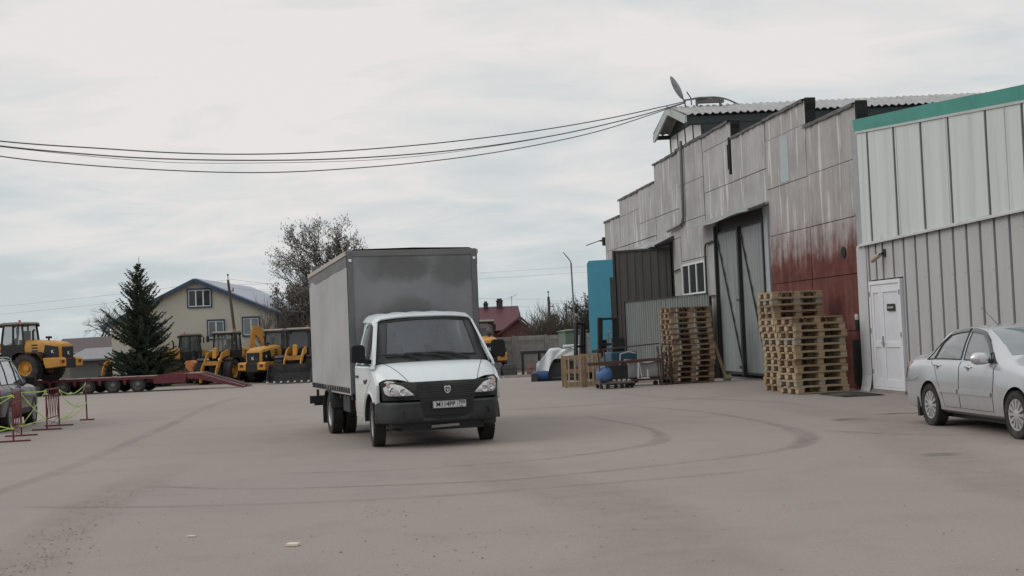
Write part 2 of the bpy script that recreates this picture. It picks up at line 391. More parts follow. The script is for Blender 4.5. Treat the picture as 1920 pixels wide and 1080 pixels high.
# low kerb at the far end of the yard
kb = MB()
mkerb = M('old_kerb_concrete', (.30, .28, .25), .9, amt=.2, bump=.3)
kerb = thing('kerb', 'low pale concrete kerb along the far edge of the yard before the grey fence', 'kerb', (0, 0, 0))
kseg = MB().box(0, 1.96, 0, .15, -.1, .13).mesh('kerb_stone', mkerb)
for i in range(18): share('kerb_stone', kseg, kerb, (-2.6+i*2.0, 66+random.uniform(-.02, .02), G(66)), (0, 0, random.uniform(-.006, .006)))
# ================================================================ HANGAR (local frame: x = along facade away from camera, y = outwards, z up)
HO = (7.915, 29.152, 0.); HA = radians(97.682)
def facade_mat(name, base, red):
    m, N, K, b = newmat(name)
    tcn = N.new('ShaderNodeTexCoord'); v = tcn.outputs['Object']
    sxn = N.new('ShaderNodeSeparateXYZ'); K(v, sxn.inputs[0])
    big = node_noise(N, K, v, .8, 5, .6); st = node_noise(N, K, v, 4.2, 3, .55, stretch=(1, 1, .07)); st2 = node_noise(N, K, v, 14, 5, .7, stretch=(1, 1, .04), loc=(4, 0, 2)); sm = node_noise(N, K, v, 7, 6, .7)
    c = node_mix(N, K, node_range(N, K, big, .3, .7), tuple(x*.82 for x in base), tuple(x*1.1 for x in base))
    c = node_mix(N, K, node_range(N, K, st2, .42, .66, 0, .52), c, tuple(x*.62 for x in base))
    c = node_mix(N, K, node_range(N, K, sm, .55, .75, 0, .35), c, (base[0]*.92, base[1]*.85, base[2]*.83))
    pale = node_range(N, K, st, .585, .615, 0, .70)
    if red:
        n = node_noise(N, K, v, 1.6, 6, .65)
        h = node_math(N, K, 'ADD', sxn.outputs[2], node_math(N, K, 'MULTIPLY', node_math(N, K, 'SUBTRACT', n, .5), 1.7))
        h = node_math(N, K, 'ADD', h, node_math(N, K, 'MULTIPLY', node_math(N, K, 'SUBTRACT', node_noise(N, K, v, 5, 3, .6, stretch=(1, 1, .1)), .5), 1.4))
        f0 = node_range(N, K, h, 4.2, 5.6, .10, 0.)
        c = node_mix(N, K, f0, c, (.20, .105, .10))
        f = node_range(N, K, h, 2.95, 4.15, 1., 0.)
        rc = node_mix(N, K, node_range(N, K, n, .35, .65), (.090, .027, .023), (.135, .047, .038))
        rc = node_mix(N, K, node_range(N, K, node_noise(N, K, v, 3, 5, .7, stretch=(1, 1, .25), loc=(9, 2, 1)), .55, .75, 0, .5), rc, (.17, .08, .055))
        c = node_mix(N, K, f, c, rc)
        pale = node_math(N, K, 'MULTIPLY', pale, node_range(N, K, h, 3.2, 4.6, .04, 1))
    c = node_mix(N, K, pale, c, (.58, .57, .56))
    K(c, b.inputs['Base Color']); b.inputs['Roughness'].default_value = .85; b.inputs['Specular IOR Level'].default_value = .25
    bp = N.new('ShaderNodeBump'); bp.inputs['Strength'].default_value = .35; bp.inputs['Distance'].default_value = .02
    K(node_math(N, K, 'ADD', st, sm), bp.inputs['Height']); K(bp.outputs[0], b.inputs['Normal'])
    return m
conc = facade_mat('streaked_grey_panel', (.375, .372, .368), False); conc_red = facade_mat('red_painted_panel', (.365, .352, .346), True)
tar = M('black_bitumen', (.012, .012, .013), .8, amt=.4, bump=.5, bscale=9)
mortar = M('panel_core_dark', (.06, .057, .055), .9, amt=.2)
palepatch = M('pale_blue_patch', (.34, .39, .41), .6, amt=.08)
hg = thing('warehouse', 'long grey and red warehouse with stepped panel gable and roof lantern', 'warehouse', HO, HA)
xs = [-.18, 2.95, 6.0, 9.08, 12.1, 15.15, 18.5, 21.2, 24.65, 27.75]
tops = [6.50, 7.18, 7.16, 7.70, 7.72, 7.66, 7.03, 7.02, 6.37]
rows_ = [[0, 1.35, 2.66, 3.97, 5.27], [0, 1.35, 2.66, 3.97, 5.25, 6.58], [4.86, 5.86], [4.86, 5.86, 7.18], [0, 1.3, 2.6, 3.85, 5.17, 6.43], [4.7, 5.70], [5.05, 5.70], [5.05, 6.30], [0, 1.3, 2.6, 3.9, 5.05]]
TH = .25; gap = .018
for c in range(9):
    a, b_ = xs[c]+gap/2, xs[c+1]-gap/2; rr = rows_[c]+[tops[c]]
    for r_ in range(len(rr)-1):
        z0, z1 = rr[r_], rr[r_+1]; off = random.uniform(-.012, .012); topc = (r_ == len(rr)-2)
        if c == 4 and abs(z0-2.6) < .01: continue
        mb = MB()
        ja = random.uniform(-.012, .012)
        # slightly ribbed face: shallow vertical folds as geometry
        nseg = 14; front = []
        z0_, z1_ = z0+(gap/2 if (r_ or z0 > 1) else -.9), z1-(gap/2 if not topc else 0)
        xsn = [a+(b_-a)*i/nseg for i in range(nseg+1)]
        def top_at(x): return z1_+(ja*((x-a)/(b_-a)-.5)*2 if topc else 0)+(random.uniform(-.02, .02) if topc else 0)
        tz = [top_at(x) for x in xsn]
        fr = [off+.016*(i % 2) for i in range(nseg+1)]; fr[0] = fr[-1] = off-.02
        vs = []
        for i, x in enumerate(xsn): vs += [(x, fr[i], z0_), (x, fr[i], tz[i]), (x, -TH, tz[i]), (x, -TH, z0_)]
        fs = []
        for i in range(nseg):
            k = i*4
            for j in range(4): fs.append((k+j, k+(j+1) % 4, k+4+(j+1) % 4, k+4+j))
        fs += [(0, 1, 2, 3), (nseg*4, nseg*4+3, nseg*4+2, nseg*4+1)]
        mb.add(vs, fs)
        mb.build('wall_panel', conc_red if c < 2 else conc, hg)
# infill panels round the big gate and the far gate, window wall
def wp(x0, x1, z0, z1, mat=conc, y=0.): MB().box(x0, x1, -TH, y, z0, z1).build('wall_panel', mat, hg)
wp(11.05, 12.09, -.9, 4.84); wp(6.01, 6.35, -.9, 4.84, M('pale_steel_post', (.30, .33, .34), .6, amt=.1), .03)
wp(15.16, 16.2, -.9, 4.69); wp(22.3, 24.6, -.9, 5.03); wp(18.51, 22.28, 4.72, 5.03)
# dark core behind joints, dark step ends and cappings
mb = MB()
for c in range(9):
    lo = -.9 if c in (0, 1, 8) else 4.9
    if c == 4: lo = 3.8
    mb.box(xs[c]+.02, xs[c+1]-.02, -TH-.04, -TH-.003, lo, tops[c]-.05)
mb.build('wall_core', mortar, hg)
for x, z0, z1 in [(2.93, 6.46, 7.24), (9.06, 7.12, 7.72), (-.20, 6.08, 6.58)]:   # tarred step ends seen from the near side
    vs = []; mb = MB(); rows = []
    for k in range(6):
        zz = z0+(z1-z0)*k/5; j = random.uniform(-.035, .035); rows.append([(x-.05+j, -.03, zz), (x-.05+j, -.30, zz), (x+.02, -.30, zz), (x+.02, -.03, zz)])
    mb.grid(rows, smooth=False, close=True); mb.f += [(0, 1, 2, 3), (20, 21, 22, 23)]; mb.sm += [False, False]
    mb.build('tarred_step', tar, hg)
MB().prism([(8.98, 7.2), (9.08, 7.2), (9.07, 6.32), (9.15, 6.32), (9.15, 7.0), (9.19, 7.0), (9.19, 6.26), (9.08, 6.26), (9.08, 6.1), (9.0, 6.1)], 'y', .0, .07).build('tar_run', tar, hg)
for c in range(9):    # torn roofing felt along the panel tops
    mb = MB(); a, b_ = xs[c], xs[c+1]; n = 12; rows = []
    for i in range(n+1):
        x = a+(b_-a)*i/n; r1 = random.uniform(-.012, .03)
        rows.append([(x, .05+r1, tops[c]-.02-random.uniform(0, .05)), (x, .045+r1, tops[c]+.035), (x, -.1, tops[c]+.05+random.uniform(0, .02)), (x, -.34, tops[c]+.045)])
    mb.grid(rows, smooth=False); mb.build('roofing_felt', M('weathered_felt', (.10, .10, .10), .8, amt=.5, scale=9), hg, thick=.012)
MB().add([(4.15, .014, 5.30), (4.75, .014, 5.30), (4.75, .014, 6.50), (4.15, .014, 6.50), (4.15, .024, 5.30), (4.75, .024, 5.30), (4.75, .024, 6.50), (4.15, .024, 6.50)], [(0, 1, 2, 3), (4, 5, 6, 7), (0, 1, 5, 4), (1, 2, 6, 5), (2, 3, 7, 6), (3, 0, 4, 7)]).build('patch_sheet', palepatch, hg)
# round hole with pipe sleeve; a black disc paints its dark inside
mb = MB(); mb.lathe([(.0, .135), (.03, .135), (.03, .115), (-.0, .115)], (.80, .0, 3.19), 'y', 18); mb.build('vent_sleeve', darksteel, hg)
mb = MB(); mb.lathe([(.032, .0), (.032, .12)], (.80, .0, 3.19), 'y', 18); mb.build('vent_hole_dark_disc', tar, hg)
# main roof and side wall beyond
mb = MB(); mb.grid([[(-.0, -.3, 5.95), (14.0, -.3, 7.45), (27.7, -.3, 6.2)], [(-.0, -32, 5.95), (14.0, -32, 7.45), (27.7, -32, 6.2)]], smooth=False)
mb.build('roof', M('roof_bitumen', (.05, .05, .05), .85, amt=.3), hg, thick=.15)
mb = MB(); mb.box(27.5, 27.74, -32, -.26, -.9, 6.2); mb.box(0, 27.5, -32.2, -32, -.9, 6.2); mb.build('side_wall', mortar, hg)
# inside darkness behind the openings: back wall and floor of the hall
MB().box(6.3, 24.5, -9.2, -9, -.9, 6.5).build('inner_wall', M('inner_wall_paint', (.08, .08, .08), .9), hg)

# lantern on the ridge (its eave climbs very slightly)
la = bpy.data.objects.new('roof_lantern', None); C.objects.link(la); la.parent = hg; la.location = (14.2, -.05, 8.42)
la.rotation_euler = (radians(-1.5), 0, 0)
lm = M('lantern_dark_sheet', (.035, .045, .045), .6, amt=.25); fas = M('pale_fascia', (.36, .40, .39), .55, amt=.12)
corr = M('grey_corrugated_sheet', (.32, .32, .32), .8, amt=.2, scale=3, bump=.2)
mb = MB(); n = 260; ln = 22.
for side in (-1, 1):
    rows = []
    for i in range(n+1):
        y = .55-ln*i/n; wv = .042*cos(2*pi*i*ln/n/.235)
        rows.append([(0, y, .66+wv), (side*1.0, y, .37+wv), (side*2.12, y, .05+wv)])
    mb.grid(rows)
mb.build('corrugated_roof', corr, la, thick=.014, sharp=80)
mb = MB()   # bargeboards
for side in (-1, 1):
    mb.prism([(0, .68), (side*2.15, .0), (side*2.15, -.22), (side*1.95, -.22), (0, .40)], 'y', .50, .56)
mb.build('bargeboard', fas, la)
mb = MB(); mb.prism([(0, .60), (1.95, -.05), (-1.95, -.05)], 'y', -.06, .0); mb.build('gable_panel', lm, la)
mb = MB(); mb.box(-2.0, -1.94, -ln, .0, -1.6, -.02); mb.box(-2.02, -1.7, -ln, .45, -.26, -.02); mb.build('side_wall', lm, la)
mb = MB()
for q in range(7): mb.box(1.94, 2.0, -ln+q*3.1, -ln+q*3.1+.2, -1.6, -.02)
mb.box(1.9, 2.0, -ln, .45, -.16, -.02); mb.build('side_frame', lm, la)
mb = MB()
for q, x in enumerate((-1.97, -.98, 0., .98, 1.97)): mb.box(x-.035, x+.035, -.06, .0, -1.0, -.04)
mb.box(-2, 2, -.055, -.005, -.10, -.05); mb.build('window_frame', darksteel, la)
mb = MB(); mb.box(1.0, 1.9, -.03, -.02, -.9, -.1)
mb.box(-1.95, -.02, -.03, -.02, -.9, -.1); mb.box(.02, .95, -.03, -.02, -.9, -.1)
mb.build('pane', M('sky_pale_pane', (.6, .6, .59), .3, amt=.1, spec=.8, alpha=1.), la)  # opaque panes: the sky showing through is painted as a pale colour

# ---------------------------------------------------------------- gates, canopies, window and fittings on the warehouse
gsheet = M('grey_green_gate_sheet', (.20, .225, .225), .5, .1, amt=.18, scale=1.8, stretch=(3, 3, .25), dirt=(.30, .29, .28), dirtamt=.35, dscale=1.2)
gdark = M('dark_rusty_gate_sheet', (.055, .056, .053), .7, .1, amt=.3, scale=2, stretch=(3, 3, .2), dirt=(.10, .055, .04), dirtamt=.5)
gblue = M('blue_gate_paint', (.058, .275, .38), .5, amt=.10, dirt=(.045, .20, .29), dirtamt=.4)
def ribbed(x0, x1, z0, z1, y=0., pitch=.2, depth=.02, up=None):
    """vertical trapezoid-ribbed sheet in the xz plane"""
    pts = []; x = x0; k = 0; w_ = x1-x0; n = max(2, int(round(w_/pitch))); p = w_/n
    for i in range(n):
        a = x0+i*p; pts += [(a, 0), (a+p*.40, 0), (a+p*.5, depth), (a+p*.9, depth)]
    pts.append((x1, 0)); mb = MB()
    zt = (lambda x: z1) if up is None else up
    mb.grid([[(px_, y+d, z0) for px_, d in pts], [(px_, y+d, zt(px_)) for px_, d in pts]], smooth=False)
    return mb
# near gate: two leaves, dark frame, braces
def leaf(name, x0, x1, z0, z1, y, mat, parent, brace, handle=None):
    l = ribbed(x0+.05, x1-.05, z0+.05, z1-.05, y, .24, .018).build(name, mat, parent, thick=.004)
    f = MB(); f.box(x0, x0+.06, y-.05, y+.03, z0, z1); f.box(x1-.06, x1, y-.05, y+.03, z0, z1); f.box(x0+.06, x1-.06, y-.05, y+.03, z1-.06, z1); f.box(x0+.06, x1-.06, y-.05, y+.03, z0, z0+.07)
    f.build('leaf_frame', darksteel, l)
    if brace:
        b_ = MB(); b_.bar((brace[0], y+.05, brace[1]), (brace[2], y+.05, brace[3]), .05, .03, (0, 1, 0)); b_.build('brace', darksteel, l)
    return l
leaf('gate_leaf', 6.42, 8.66, .12, 4.5, -.06, gsheet, hg, (8.6, 4.4, 6.6, .2))
leaf('gate_leaf', 8.72, 11.0, .12, 4.5, -.06, gsheet, hg, (10.9, 4.3, 8.85, .3))
MB().box(6.36, 11.04, -.2, -.10, 4.52, 4.84).build('gate_lintel', darksteel, hg)
MB().box(6.3, 11.1, -.5, -.02, -.15, .03).build('gate_sill', M('sill_concrete', (.12, .11, .10), .9), hg)
mb = MB(); mb.box(8.62, 8.76, -.03, .06, .1, 4.5); mb.box(11.0, 11.1, -.03, .05, .0, 4.7); mb.box(6.33, 6.40, .04, .08, .0, 4.6); mb.build('gate_post', darksteel, hg)
mb = MB(); mb.box(8.55, 8.85, .07, .1, 2.3, 2.36); mb.box(8.5, 8.9, .07, .1, .3, .38); mb.build('gate_bolt', darksteel, hg)
# canopies: bent sheet, not quite straight
def canopy(x0, x1, zb, out_, drop, mat, droop=0.):
    rows = []
    n = 12
    for i in range(n+1):
        x = x0+(x1-x0)*i/n; t = i/n; s_ = .035*sin(t*9)+droop*t*t
        rows.append([(x, .03, zb+.10+s_*.2), (x, out_*.5, zb+.05-drop*.5+s_), (x, out_, zb-drop+s_), (x, out_+.005, zb-drop-.07+s_)])
    mb = MB(); mb.grid(rows, smooth=False)
    o = mb.build('canopy', mat, hg, thick=.012)
    return o
cans = M('canopy_sheet', (.30, .32, .32), .45, .35, amt=.2, scale=4)
canopy(5.85, 12.25, 4.86, .62, .10, cans)
canopy(15.9, 18.9, 4.74, .75, .22, cans, .1)
# window: white frame, three panes
wf = MB(); x0, x1, z0, z1 = 12.25, 15.03, 2.66, 3.74; yy = .045
wf.box(x0, x1, .0, yy, z1-.07, z1); wf.box(x0, x1, .0, yy, z0, z0+.07)
for x in (x0, x0+(x1-x0)*.345, x0+(x1-x0)*.665, x1-.09): wf.box(x, x+.10, .001, yy-.001, z0+.07, z1-.07)
wf2 = MB(); wf2.box(x0-.05, x1+.05, .0, .14, z0-.05, z0-.005)
wpt = M('white_window_plastic', (.62, .63, .63), .4, amt=.05)
win = bpy.data.objects.new('window', None); C.objects.link(win); win.parent = hg
wf.build('frame', wpt, win); wf2.build('sill', wpt, win)
for k in range(3):
    a = x0+.09+(x1-x0)*(0, .345, .665)[k]; b_ = (x0+(x1-x0)*.345, x0+(x1-x0)*.665, x1-.09)[k]
    MB().box(a, b_, -.0, .02, z0+.07, z1-.07).build('pane', glass_dark, win)
wp(12.11, 12.24, 2.61, 3.84); wp(15.04, 15.14, 2.61, 3.84); wp(12.25, 15.03, 2.58, 2.655); wp(12.25, 15.03, 3.75, 3.84)
# thin pipe frame right of the window
mb = MB(); mb.tube([(12.0, .07, 0.2), (12.0, .07, 4.05), (11.9, .07, 4.22), (11.15, .07, 4.25)], .03, 6); mb.tube([(12.0, .07, 2.55), (11.15, .07, 2.55)], .025, 6); mb.tube([(16.1, .07, 3.55), (15.2, .07, 3.6)], .025, 6)
mb.build('pipe_rail', darksteel, hg)
# conduit running down and bending left
mb = MB(); mb.tube([(14.18, .10, 7.9), (14.24, .10, 7.0), (14.3, .10, 5.35), (14.42, .10, 5.16), (14.7, .10, 5.10), (16.35, .12, 5.02)], .055, 10)
mb.build('conduit', M('grey_conduit', (.17, .17, .18), .5, .3), hg)
mb = MB(); mb.bar((27.76, .05, 5.55), (27.95, .25, 5.58), .05); mb.tube([(27.8, .1, 5.62), (28.3, .75, 5.42)], .02, 6); mb.box(27.7, 27.8, -.05, .12, 5.35, 5.72); mb.build('wall_bracket', darksteel, hg)
# far gate: dark inside, one dark leaf swung out, one blue leaf swung out beyond it
mb = MB(); mb.box(16.2, 22.3, -.4, -.3, 4.2, 4.7); mb.box(16.2, 16.3, -.2, .06, -.3, 4.6); mb.box(16.34, 16.40, .02, .08, 2.0, 4.6); mb.build('gate_frame', darksteel, hg)
dl = bpy.data.objects.new('gate_leaf', None); C.objects.link(dl); dl.parent = hg; dl.location = (16.25, .08, 0); dl.rotation_euler = (0, 0, radians(56)); dl['label'] = 'dark rusty leaf swung out from the wall'
ribbed(.05, 2.12, -.2, 4.38, 0, .3, .02).build('leaf_sheet', gdark, dl, thick=.004)
mb = MB(); mb.box(0, .05, -.04, .05, -.2, 4.45); mb.box(2.12, 2.2, -.06, .06, -.25, 4.46); mb.box(.05, 2.12, -.04, .05, 4.38, 4.45); mb.box(2.2, 2.34, -.05, .05, -.2, 3.5); mb.build('leaf_frame', darksteel, dl)
bl = bpy.data.objects.new('gate_leaf', None); C.objects.link(bl); bl.parent = hg; bl.location = (22.3, .05, 0); bl.rotation_euler = (0, 0, radians(64)); bl['label'] = 'blue painted leaf standing out beyond the dark one'
mb = MB(); mb.prism([(.0, -.3), (1.9, -.3), (1.9, 4.32), (1.82, 4.44), (.0, 4.44)], 'y', 0, .06); mb.build('leaf_sheet', gblue, bl, bevel=.01)
mb = MB(); mb.box(.02, 1.88, -.03, -.002, 2.9, 2.96); mb.box(1.80, 1.86, -.03, -.002, -.3, 2.88); mb.bar((1.8, -.02, 4.0), (1.5, -.02, 4.3), .015); mb.build('leaf_rail', gblue, bl)

# ---------------------------------------------------------------- low corrugated fence in front of the open leaf: each sheet a part
fn = thing('corrugated_fence', 'low grey-green corrugated sheet fence below the three-pane window', 'fence', HO, HA)
ns = 6
x0f, y0f = 10.85, .36; x1f, y1f = 16.42, 1.76
lenf = math.hypot(x1f-x0f, y1f-y0f); angf = math.atan2(y1f-y0f, x1f-x0f)
for k in range(ns):
    a, b_ = lenf*k/ns, lenf*(k+1)/ns-.012
    zt0 = 2.57-.10*k/ns
    o = ribbed(a, b_, -.15, 2.57, 0, .16, .022, up=lambda x: 2.60-.012*x).build('sheet', M('fence_sheet', (.17, .19, .185), .55, .2, amt=.18, scale=2.2, stretch=(4, 4, .25), dirt=(.10, .08, .07), dirtamt=.45), fn, thick=.004)
    o.location = (x0f, y0f, random.uniform(-.012, .012)); o.rotation_euler = (0, 0, angf)
mb = MB()
for k in range(ns+1): mb.box(lenf*k/ns-.03, lenf*k/ns+.03, -.08, -.02, -.2, 2.5)
mb.box(0, lenf, -.07, -.01, 2.3, 2.36); mb.bar((lenf, .03, -.2), (lenf, .03, 2.60), .06); mb.bar((0, .03, 2.62), (lenf, .03, 2.56), .035)
mb.bar((2.3, .05, .9), (.9, .05, 2.2), .03, .03)
o = mb.build('fence_frame', darksteel, fn); o.location = (x0f, y0f, 0); o.rotation_euler = (0, 0, angf)

# ================================================================ ANNEX
an = thing('metal_clad_annex', 'pale metal-clad annex with teal roof edge behind the silver car', 'building', HO, HA)
upm = M('pale_standing_seam', (.50, .535, .52), .62, .0, amt=.06, scale=1.2, stretch=(4.5, 4.5, .18), dirt=(.37, .40, .385), dirtamt=.6, dscale=.9)
lom = M('grey_ribbed_cladding', (.40, .40, .405), .5, .1, amt=.05, scale=1.5, stretch=(2, 2, .3), dirt=(.32, .31, .30), dirtamt=.35, dscale=1.3)
seam_sh = M('seam_metal', (.17, .18, .18), .55, .2, amt=.1); teal = M('teal_roof_edge', (.055, .265, .22), .45, .1, amt=.12, scale=2, dirt=(.04, .14, .12), dirtamt=.35)
SE = -13.6
def topz(s): return 5.84+(s+.33)*.0865
def trimz(s): return 3.27-(s+.4)*.014
ue = [-.36, -.96, -2.30, -3.56, -4.73, -6.15, -7.40, -8.7, -9.95, -11.2, -12.4, SE]
for a, b_ in zip(ue[:-1], ue[1:]):
    yo = random.uniform(-.003, .003); f = .008
    mb = MB()
    xa, xb = a-.012, b_+.012
    pts = [(xa, .035), (xa-.03, .055+yo), ((xa+xb)/2, .052+yo+random.uniform(-.006, .008)), (xb+.03, .055+yo), (xb, .035)]
    rows = [[(x, y, trimz(x)+.04) for x, y in pts], [(x, y+random.uniform(-.004, .006), (trimz(x)+topz(x))/2) for x, y in pts], [(x, y, topz(x)-.03) for x, y in pts]]
    mb.grid(rows, smooth=True); o = mb.build('upper_panel', upm, an, sharp=25, thick=.003)
    MB().box(b_-.013, b_+.013, .02, .075, trimz(b_)+.04, topz(b_)-.03).build('seam_rib', seam_sh, an)
for s_ in (-2.42, -4.63, -6.82): MB().box(s_-.008, s_+.008, .05, .066, trimz(s_)+.04, topz(s_)-.05).build('seam_rib', upm, an)
# teal eave sheets
te = [-.30, -1.55, -2.8, -4.4, -5.9, -7.4, -8.9, -10.5, -12.1, SE]
for a, b_ in zip(te[:-1], te[1:]):
    j = random.uniform(-.01, .012)
    mb = MB(); mb.add([(a, .07, topz(a)), (b_+.006, .07, topz(b_)), (b_+.006, .10, topz(b_)+.27+j), (a, .10, topz(a)+.27+j), (a, -.4, topz(a)+.29), (b_+.006, -.4, topz(b_)+.29)], [(0, 1, 2, 3), (3, 2, 5, 4)])
    mb.build('eave_sheet', teal, an, thick=.006)
mb = MB()
for a, b_ in zip(ue[:-1], ue[1:]): mb.add([(a, .08, topz(a)-.045), (b_, .08, topz(b_)-.045), (b_, .08, topz(b_)+.004), (a, .08, topz(a)+.004), (a, .02, topz(a)-.045), (b_, .02, topz(b_)-.045), (b_, .02, topz(b_)+.004), (a, .02, topz(a)+.004)], [(0, 1, 2, 3), (4, 7, 6, 5), (0, 4, 5, 1), (3, 2, 6, 7)])
mb.build('eave_trim', M('pale_trim', (.40, .41, .40), .5, amt=.1), an)
mb = MB(); mb.add([(-.30, .03, trimz(-.3)+.05), (SE, .03, trimz(SE)+.05), (SE, .15, trimz(SE)-.005), (-.30, .15, trimz(-.3)-.005), (-.30, .15, trimz(-.3)-.04), (SE, .15, trimz(SE)-.04)], [(0, 1, 2, 3), (3, 2, 5, 4)])
mb.build('drip_trim', M('pale_trim2', (.44, .45, .45), .5, amt=.1), an, thick=.006)
# lower cladding: trays 0.55 m wide with a narrow deep groove
ribs = [-.70, -1.08, -1.44, -1.97, -2.49, -3.03, -3.57, -4.12, -4.67, -5.20, -5.72, -6.24, -6.77]+[-6.77-.53*k for k in range(1, 13)]
prev = -.40
for s_ in ribs+[SE]:
    zb = 2.46 if (prev > -2.36 and prev < -.6) else .16
    if prev == -.40: zb = .05
    a, b_ = prev-.045, s_+.045
    if prev > -2.36 and s_ < -2.36: zb = .16; 
    mb = MB(); mb.box(b_, a, .0, .05, zb, trimz(a)-.02)
    if prev > -2.36 and s_ < -2.36:
        mb = MB(); mb.box(b_, -2.40, .0, .05, .16, trimz(a)-.02); mb.box(-2.40, a, .0, .05, 2.46, trimz(a)-.021)
    mb.build('cladding_tray', lom, an, bevel=.008)
    MB().box(s_-.046, s_+.046, .0, .006, zb, trimz(s_)-.02).build('groove', M('groove_metal', (.15, .15, .15), .6, .1), an)
    prev = s_
mb = MB()
for s_ in ue[1:-1]:
    for k in range(6): z = trimz(s_)+.15+k*.42; mb.box(s_-.05, s_-.038, .05, .060, z, z+.012) if z < topz(s_)-.1 else None
for s_ in ribs:
    for k in range(5): z = .35+k*.68; mb.box(s_+.075, s_+.088, .049, .056, z, z+.013) if not (-2.5 < s_ < -.6 and z < 2.5) else None
o = mb.build('screw_heads', M('screw_metal', (.12, .12, .12), .5, .5), an); o['kind'] = 'stuff'
mb = MB(); mb.box(SE, -.3, -.3, -.004, -.2, 3.24)
mb.build('wall_core', mortar, an)
mb = MB(); mb.add([(-.3, -.36, 3.3), (SE, -.36, 3.3), (SE, -.36, topz(SE)+.2), (-.3, -.36, topz(-.3)+.2)], [(0, 1, 2, 3)]); mb.build('wall_core', mortar, an)
mb = MB(); mb.add([(-.3, -.35, topz(-.3)+.27), (SE, -.35, topz(SE)+.27), (SE, -12, topz(SE)+.5), (-.3, -12, topz(-.3)+.5)], [(0, 1, 2, 3)]); mb.build('roof', teal, an, thick=.05)
mb = MB(); mb.box(SE-.1, SE, -12, .05, -.2, topz(SE)+.2); mb.build('side_wall', lom, an)
mb = MB(); mb.box(SE, -2.45, .0, .09, -.05, .155); mb.box(-.6, -.4, .0, .09, -.05, .04)
mb.build('plinth', M('stained_plinth', (.22, .19, .17), .9, amt=.3, dirt=(.11, .06, .05), dirtamt=.6, bump=.5), an)
MB().box(-2.44, -.72, .0, .16, -.04, .055).build('door_step', M('stained_step', (.26, .23, .21), .9, amt=.3, dirt=(.16, .09, .07), dirtamt=.6, bump=.5), an)
# white sheet-metal pilaster, kicked out at the foot
mb = MB(); prof = [(-.10, .05), (-.18, .10), (-.25, .06), (-.33, .10), (-.41, .06), (-.50, .10), (-.58, .05)]
rows = []
for z, k in ((-.0, .11), (.10, .06), (.35, .0), (1.6, .01), (3.24, 0)): rows.append([(x-k*.3, y+k*.8+.012, z) for x, y in prof])
mb.grid(rows, smooth=False); mb.build('corner_flashing', M('white_flashing', (.47, .47, .48), .5, amt=.07, dirt=(.33, .32, .31), dirtamt=.4), an, thick=.004)
mb = MB(); mb.box(-.35, -.06, -.02, .032, 3.3, 5.85); mb.build('corner_strip', M('grey_corner_strip', (.27, .285, .30), .6, amt=.15), an)
mb = MB(); mb.box(-.12, -.02, .016, .034, -.02, 3.3); mb.build('corner_strip', conc_red, an)
# white double door
dr = bpy.data.objects.new('door', None); C.objects.link(dr); dr.parent = an
dwm = M('white_door_plastic', (.64, .65, .68), .38, amt=.04, dirt=(.47, .47, .48), dirtamt=.25); dpm = M('white_door_panel', (.58, .59, .62), .4, amt=.04)
x0, x1 = -.76, -2.36; z0, z1 = .06, 2.43
mb = MB(); mb.box(x0-.075, x0, .0, .12, z0, z1); mb.box(x1, x1+.075, .0, .12, z0, z1); mb.box(x1+.075, x0-.075, .0, .12, z1-.085, z1); mb.box(x1+.075, x0-.075, .0, .105, z0, z0+.05)
mb.build('frame', dwm, dr, bevel=.006)
def dleaf(a, b_):
    mb = MB(); st = .10
    mb.box(b_, b_+st, .02, .10, z0+.055, z1-.09); mb.box(a-st, a, .02, .10, z0+.055, z1-.09)
    for zz, h in ((z0+.055, .17), (.98, .12), (z1-.26, .17)): mb.box(b_+st, a-st, .02, .0995, zz, zz+h)
    l = mb.build('door_leaf', dwm, dr, bevel=.005)
    for za, zb in ((z0+.225, .98), (1.10, z1-.26)): MB().box(b_+st-.002, a-st+.002, .03, .078, za-.002, zb+.002).build('panel', dpm, l)
    return l
l1 = dleaf(-.84, -1.33); l2 = dleaf(-1.34, -2.28)
mb = MB(); mb.box(-1.40, -1.36, .10, .125, .98, 1.22); mb.bar((-1.38, .15, 1.08), (-1.52, .15, 1.08), .02); mb.bar((-1.38, .11, 1.08), (-1.38, .16, 1.08), .02); mb.build('handle', M('worn_handle', (.35, .35, .35), .4, .5), l2)
for q, (xx, zz) in enumerate([(-.80, .45), (-.80, 1.35), (-.80, 2.15), (-2.32, 1.25), (-2.32, 2.15)]): MB().box(xx-.02, xx+.02, .10, .135, zz-.05, zz+.05).build('hinge', M('hinge_metal', (.3, .3, .3), .5, .5), dr)
sg = MB().box(-2.02, -1.66, .10, .115, 1.76, 1.91).build('sign_plate', M('black_sign', (.02, .022, .022), .4), l2)
mb = MB(); x = -1.70
for k, wd in enumerate((.03, .04, .035, .04, .035, .04)): mb.box(x-wd, x, .115, .118, 1.815, 1.855); x -= wd+.012
mb.build('sign_lettering', M('sign_grey_print', (.35, .37, .36), .5), sg)
# security camera
cmr = thing('security_camera', 'small beige security camera on the ribbed wall above the white door', 'camera', HO, HA)
mb = MB(); mb.tube([(-1.55, .06, 3.02), (-1.58, .20, 2.98)], .025, 8); mb.box(-1.62, -1.48, .05, .075, 2.93, 3.10); mb.build('bracket', darksteel, cmr)
mb = MB(); mb.lathe([(-.14, .0), (-.14, .05), (.10, .058), (.13, .045), (.13, 0)], (0, 0, 0), 'x', 14); o = mb.build('housing', M('beige_camera_plastic', (.34, .27, .22), .5), cmr); o.location = (-1.5, .24, 2.92); o.rotation_euler = (0, radians(35), radians(60))
mb = MB(); mb.tube([(-1.5, .1, 2.98), (-1.46, .09, 3.15), (-1.50, .09, 3.4)], .008, 5); mb.build('cable', M('white_cable', (.5, .5, .5), .5), cmr)
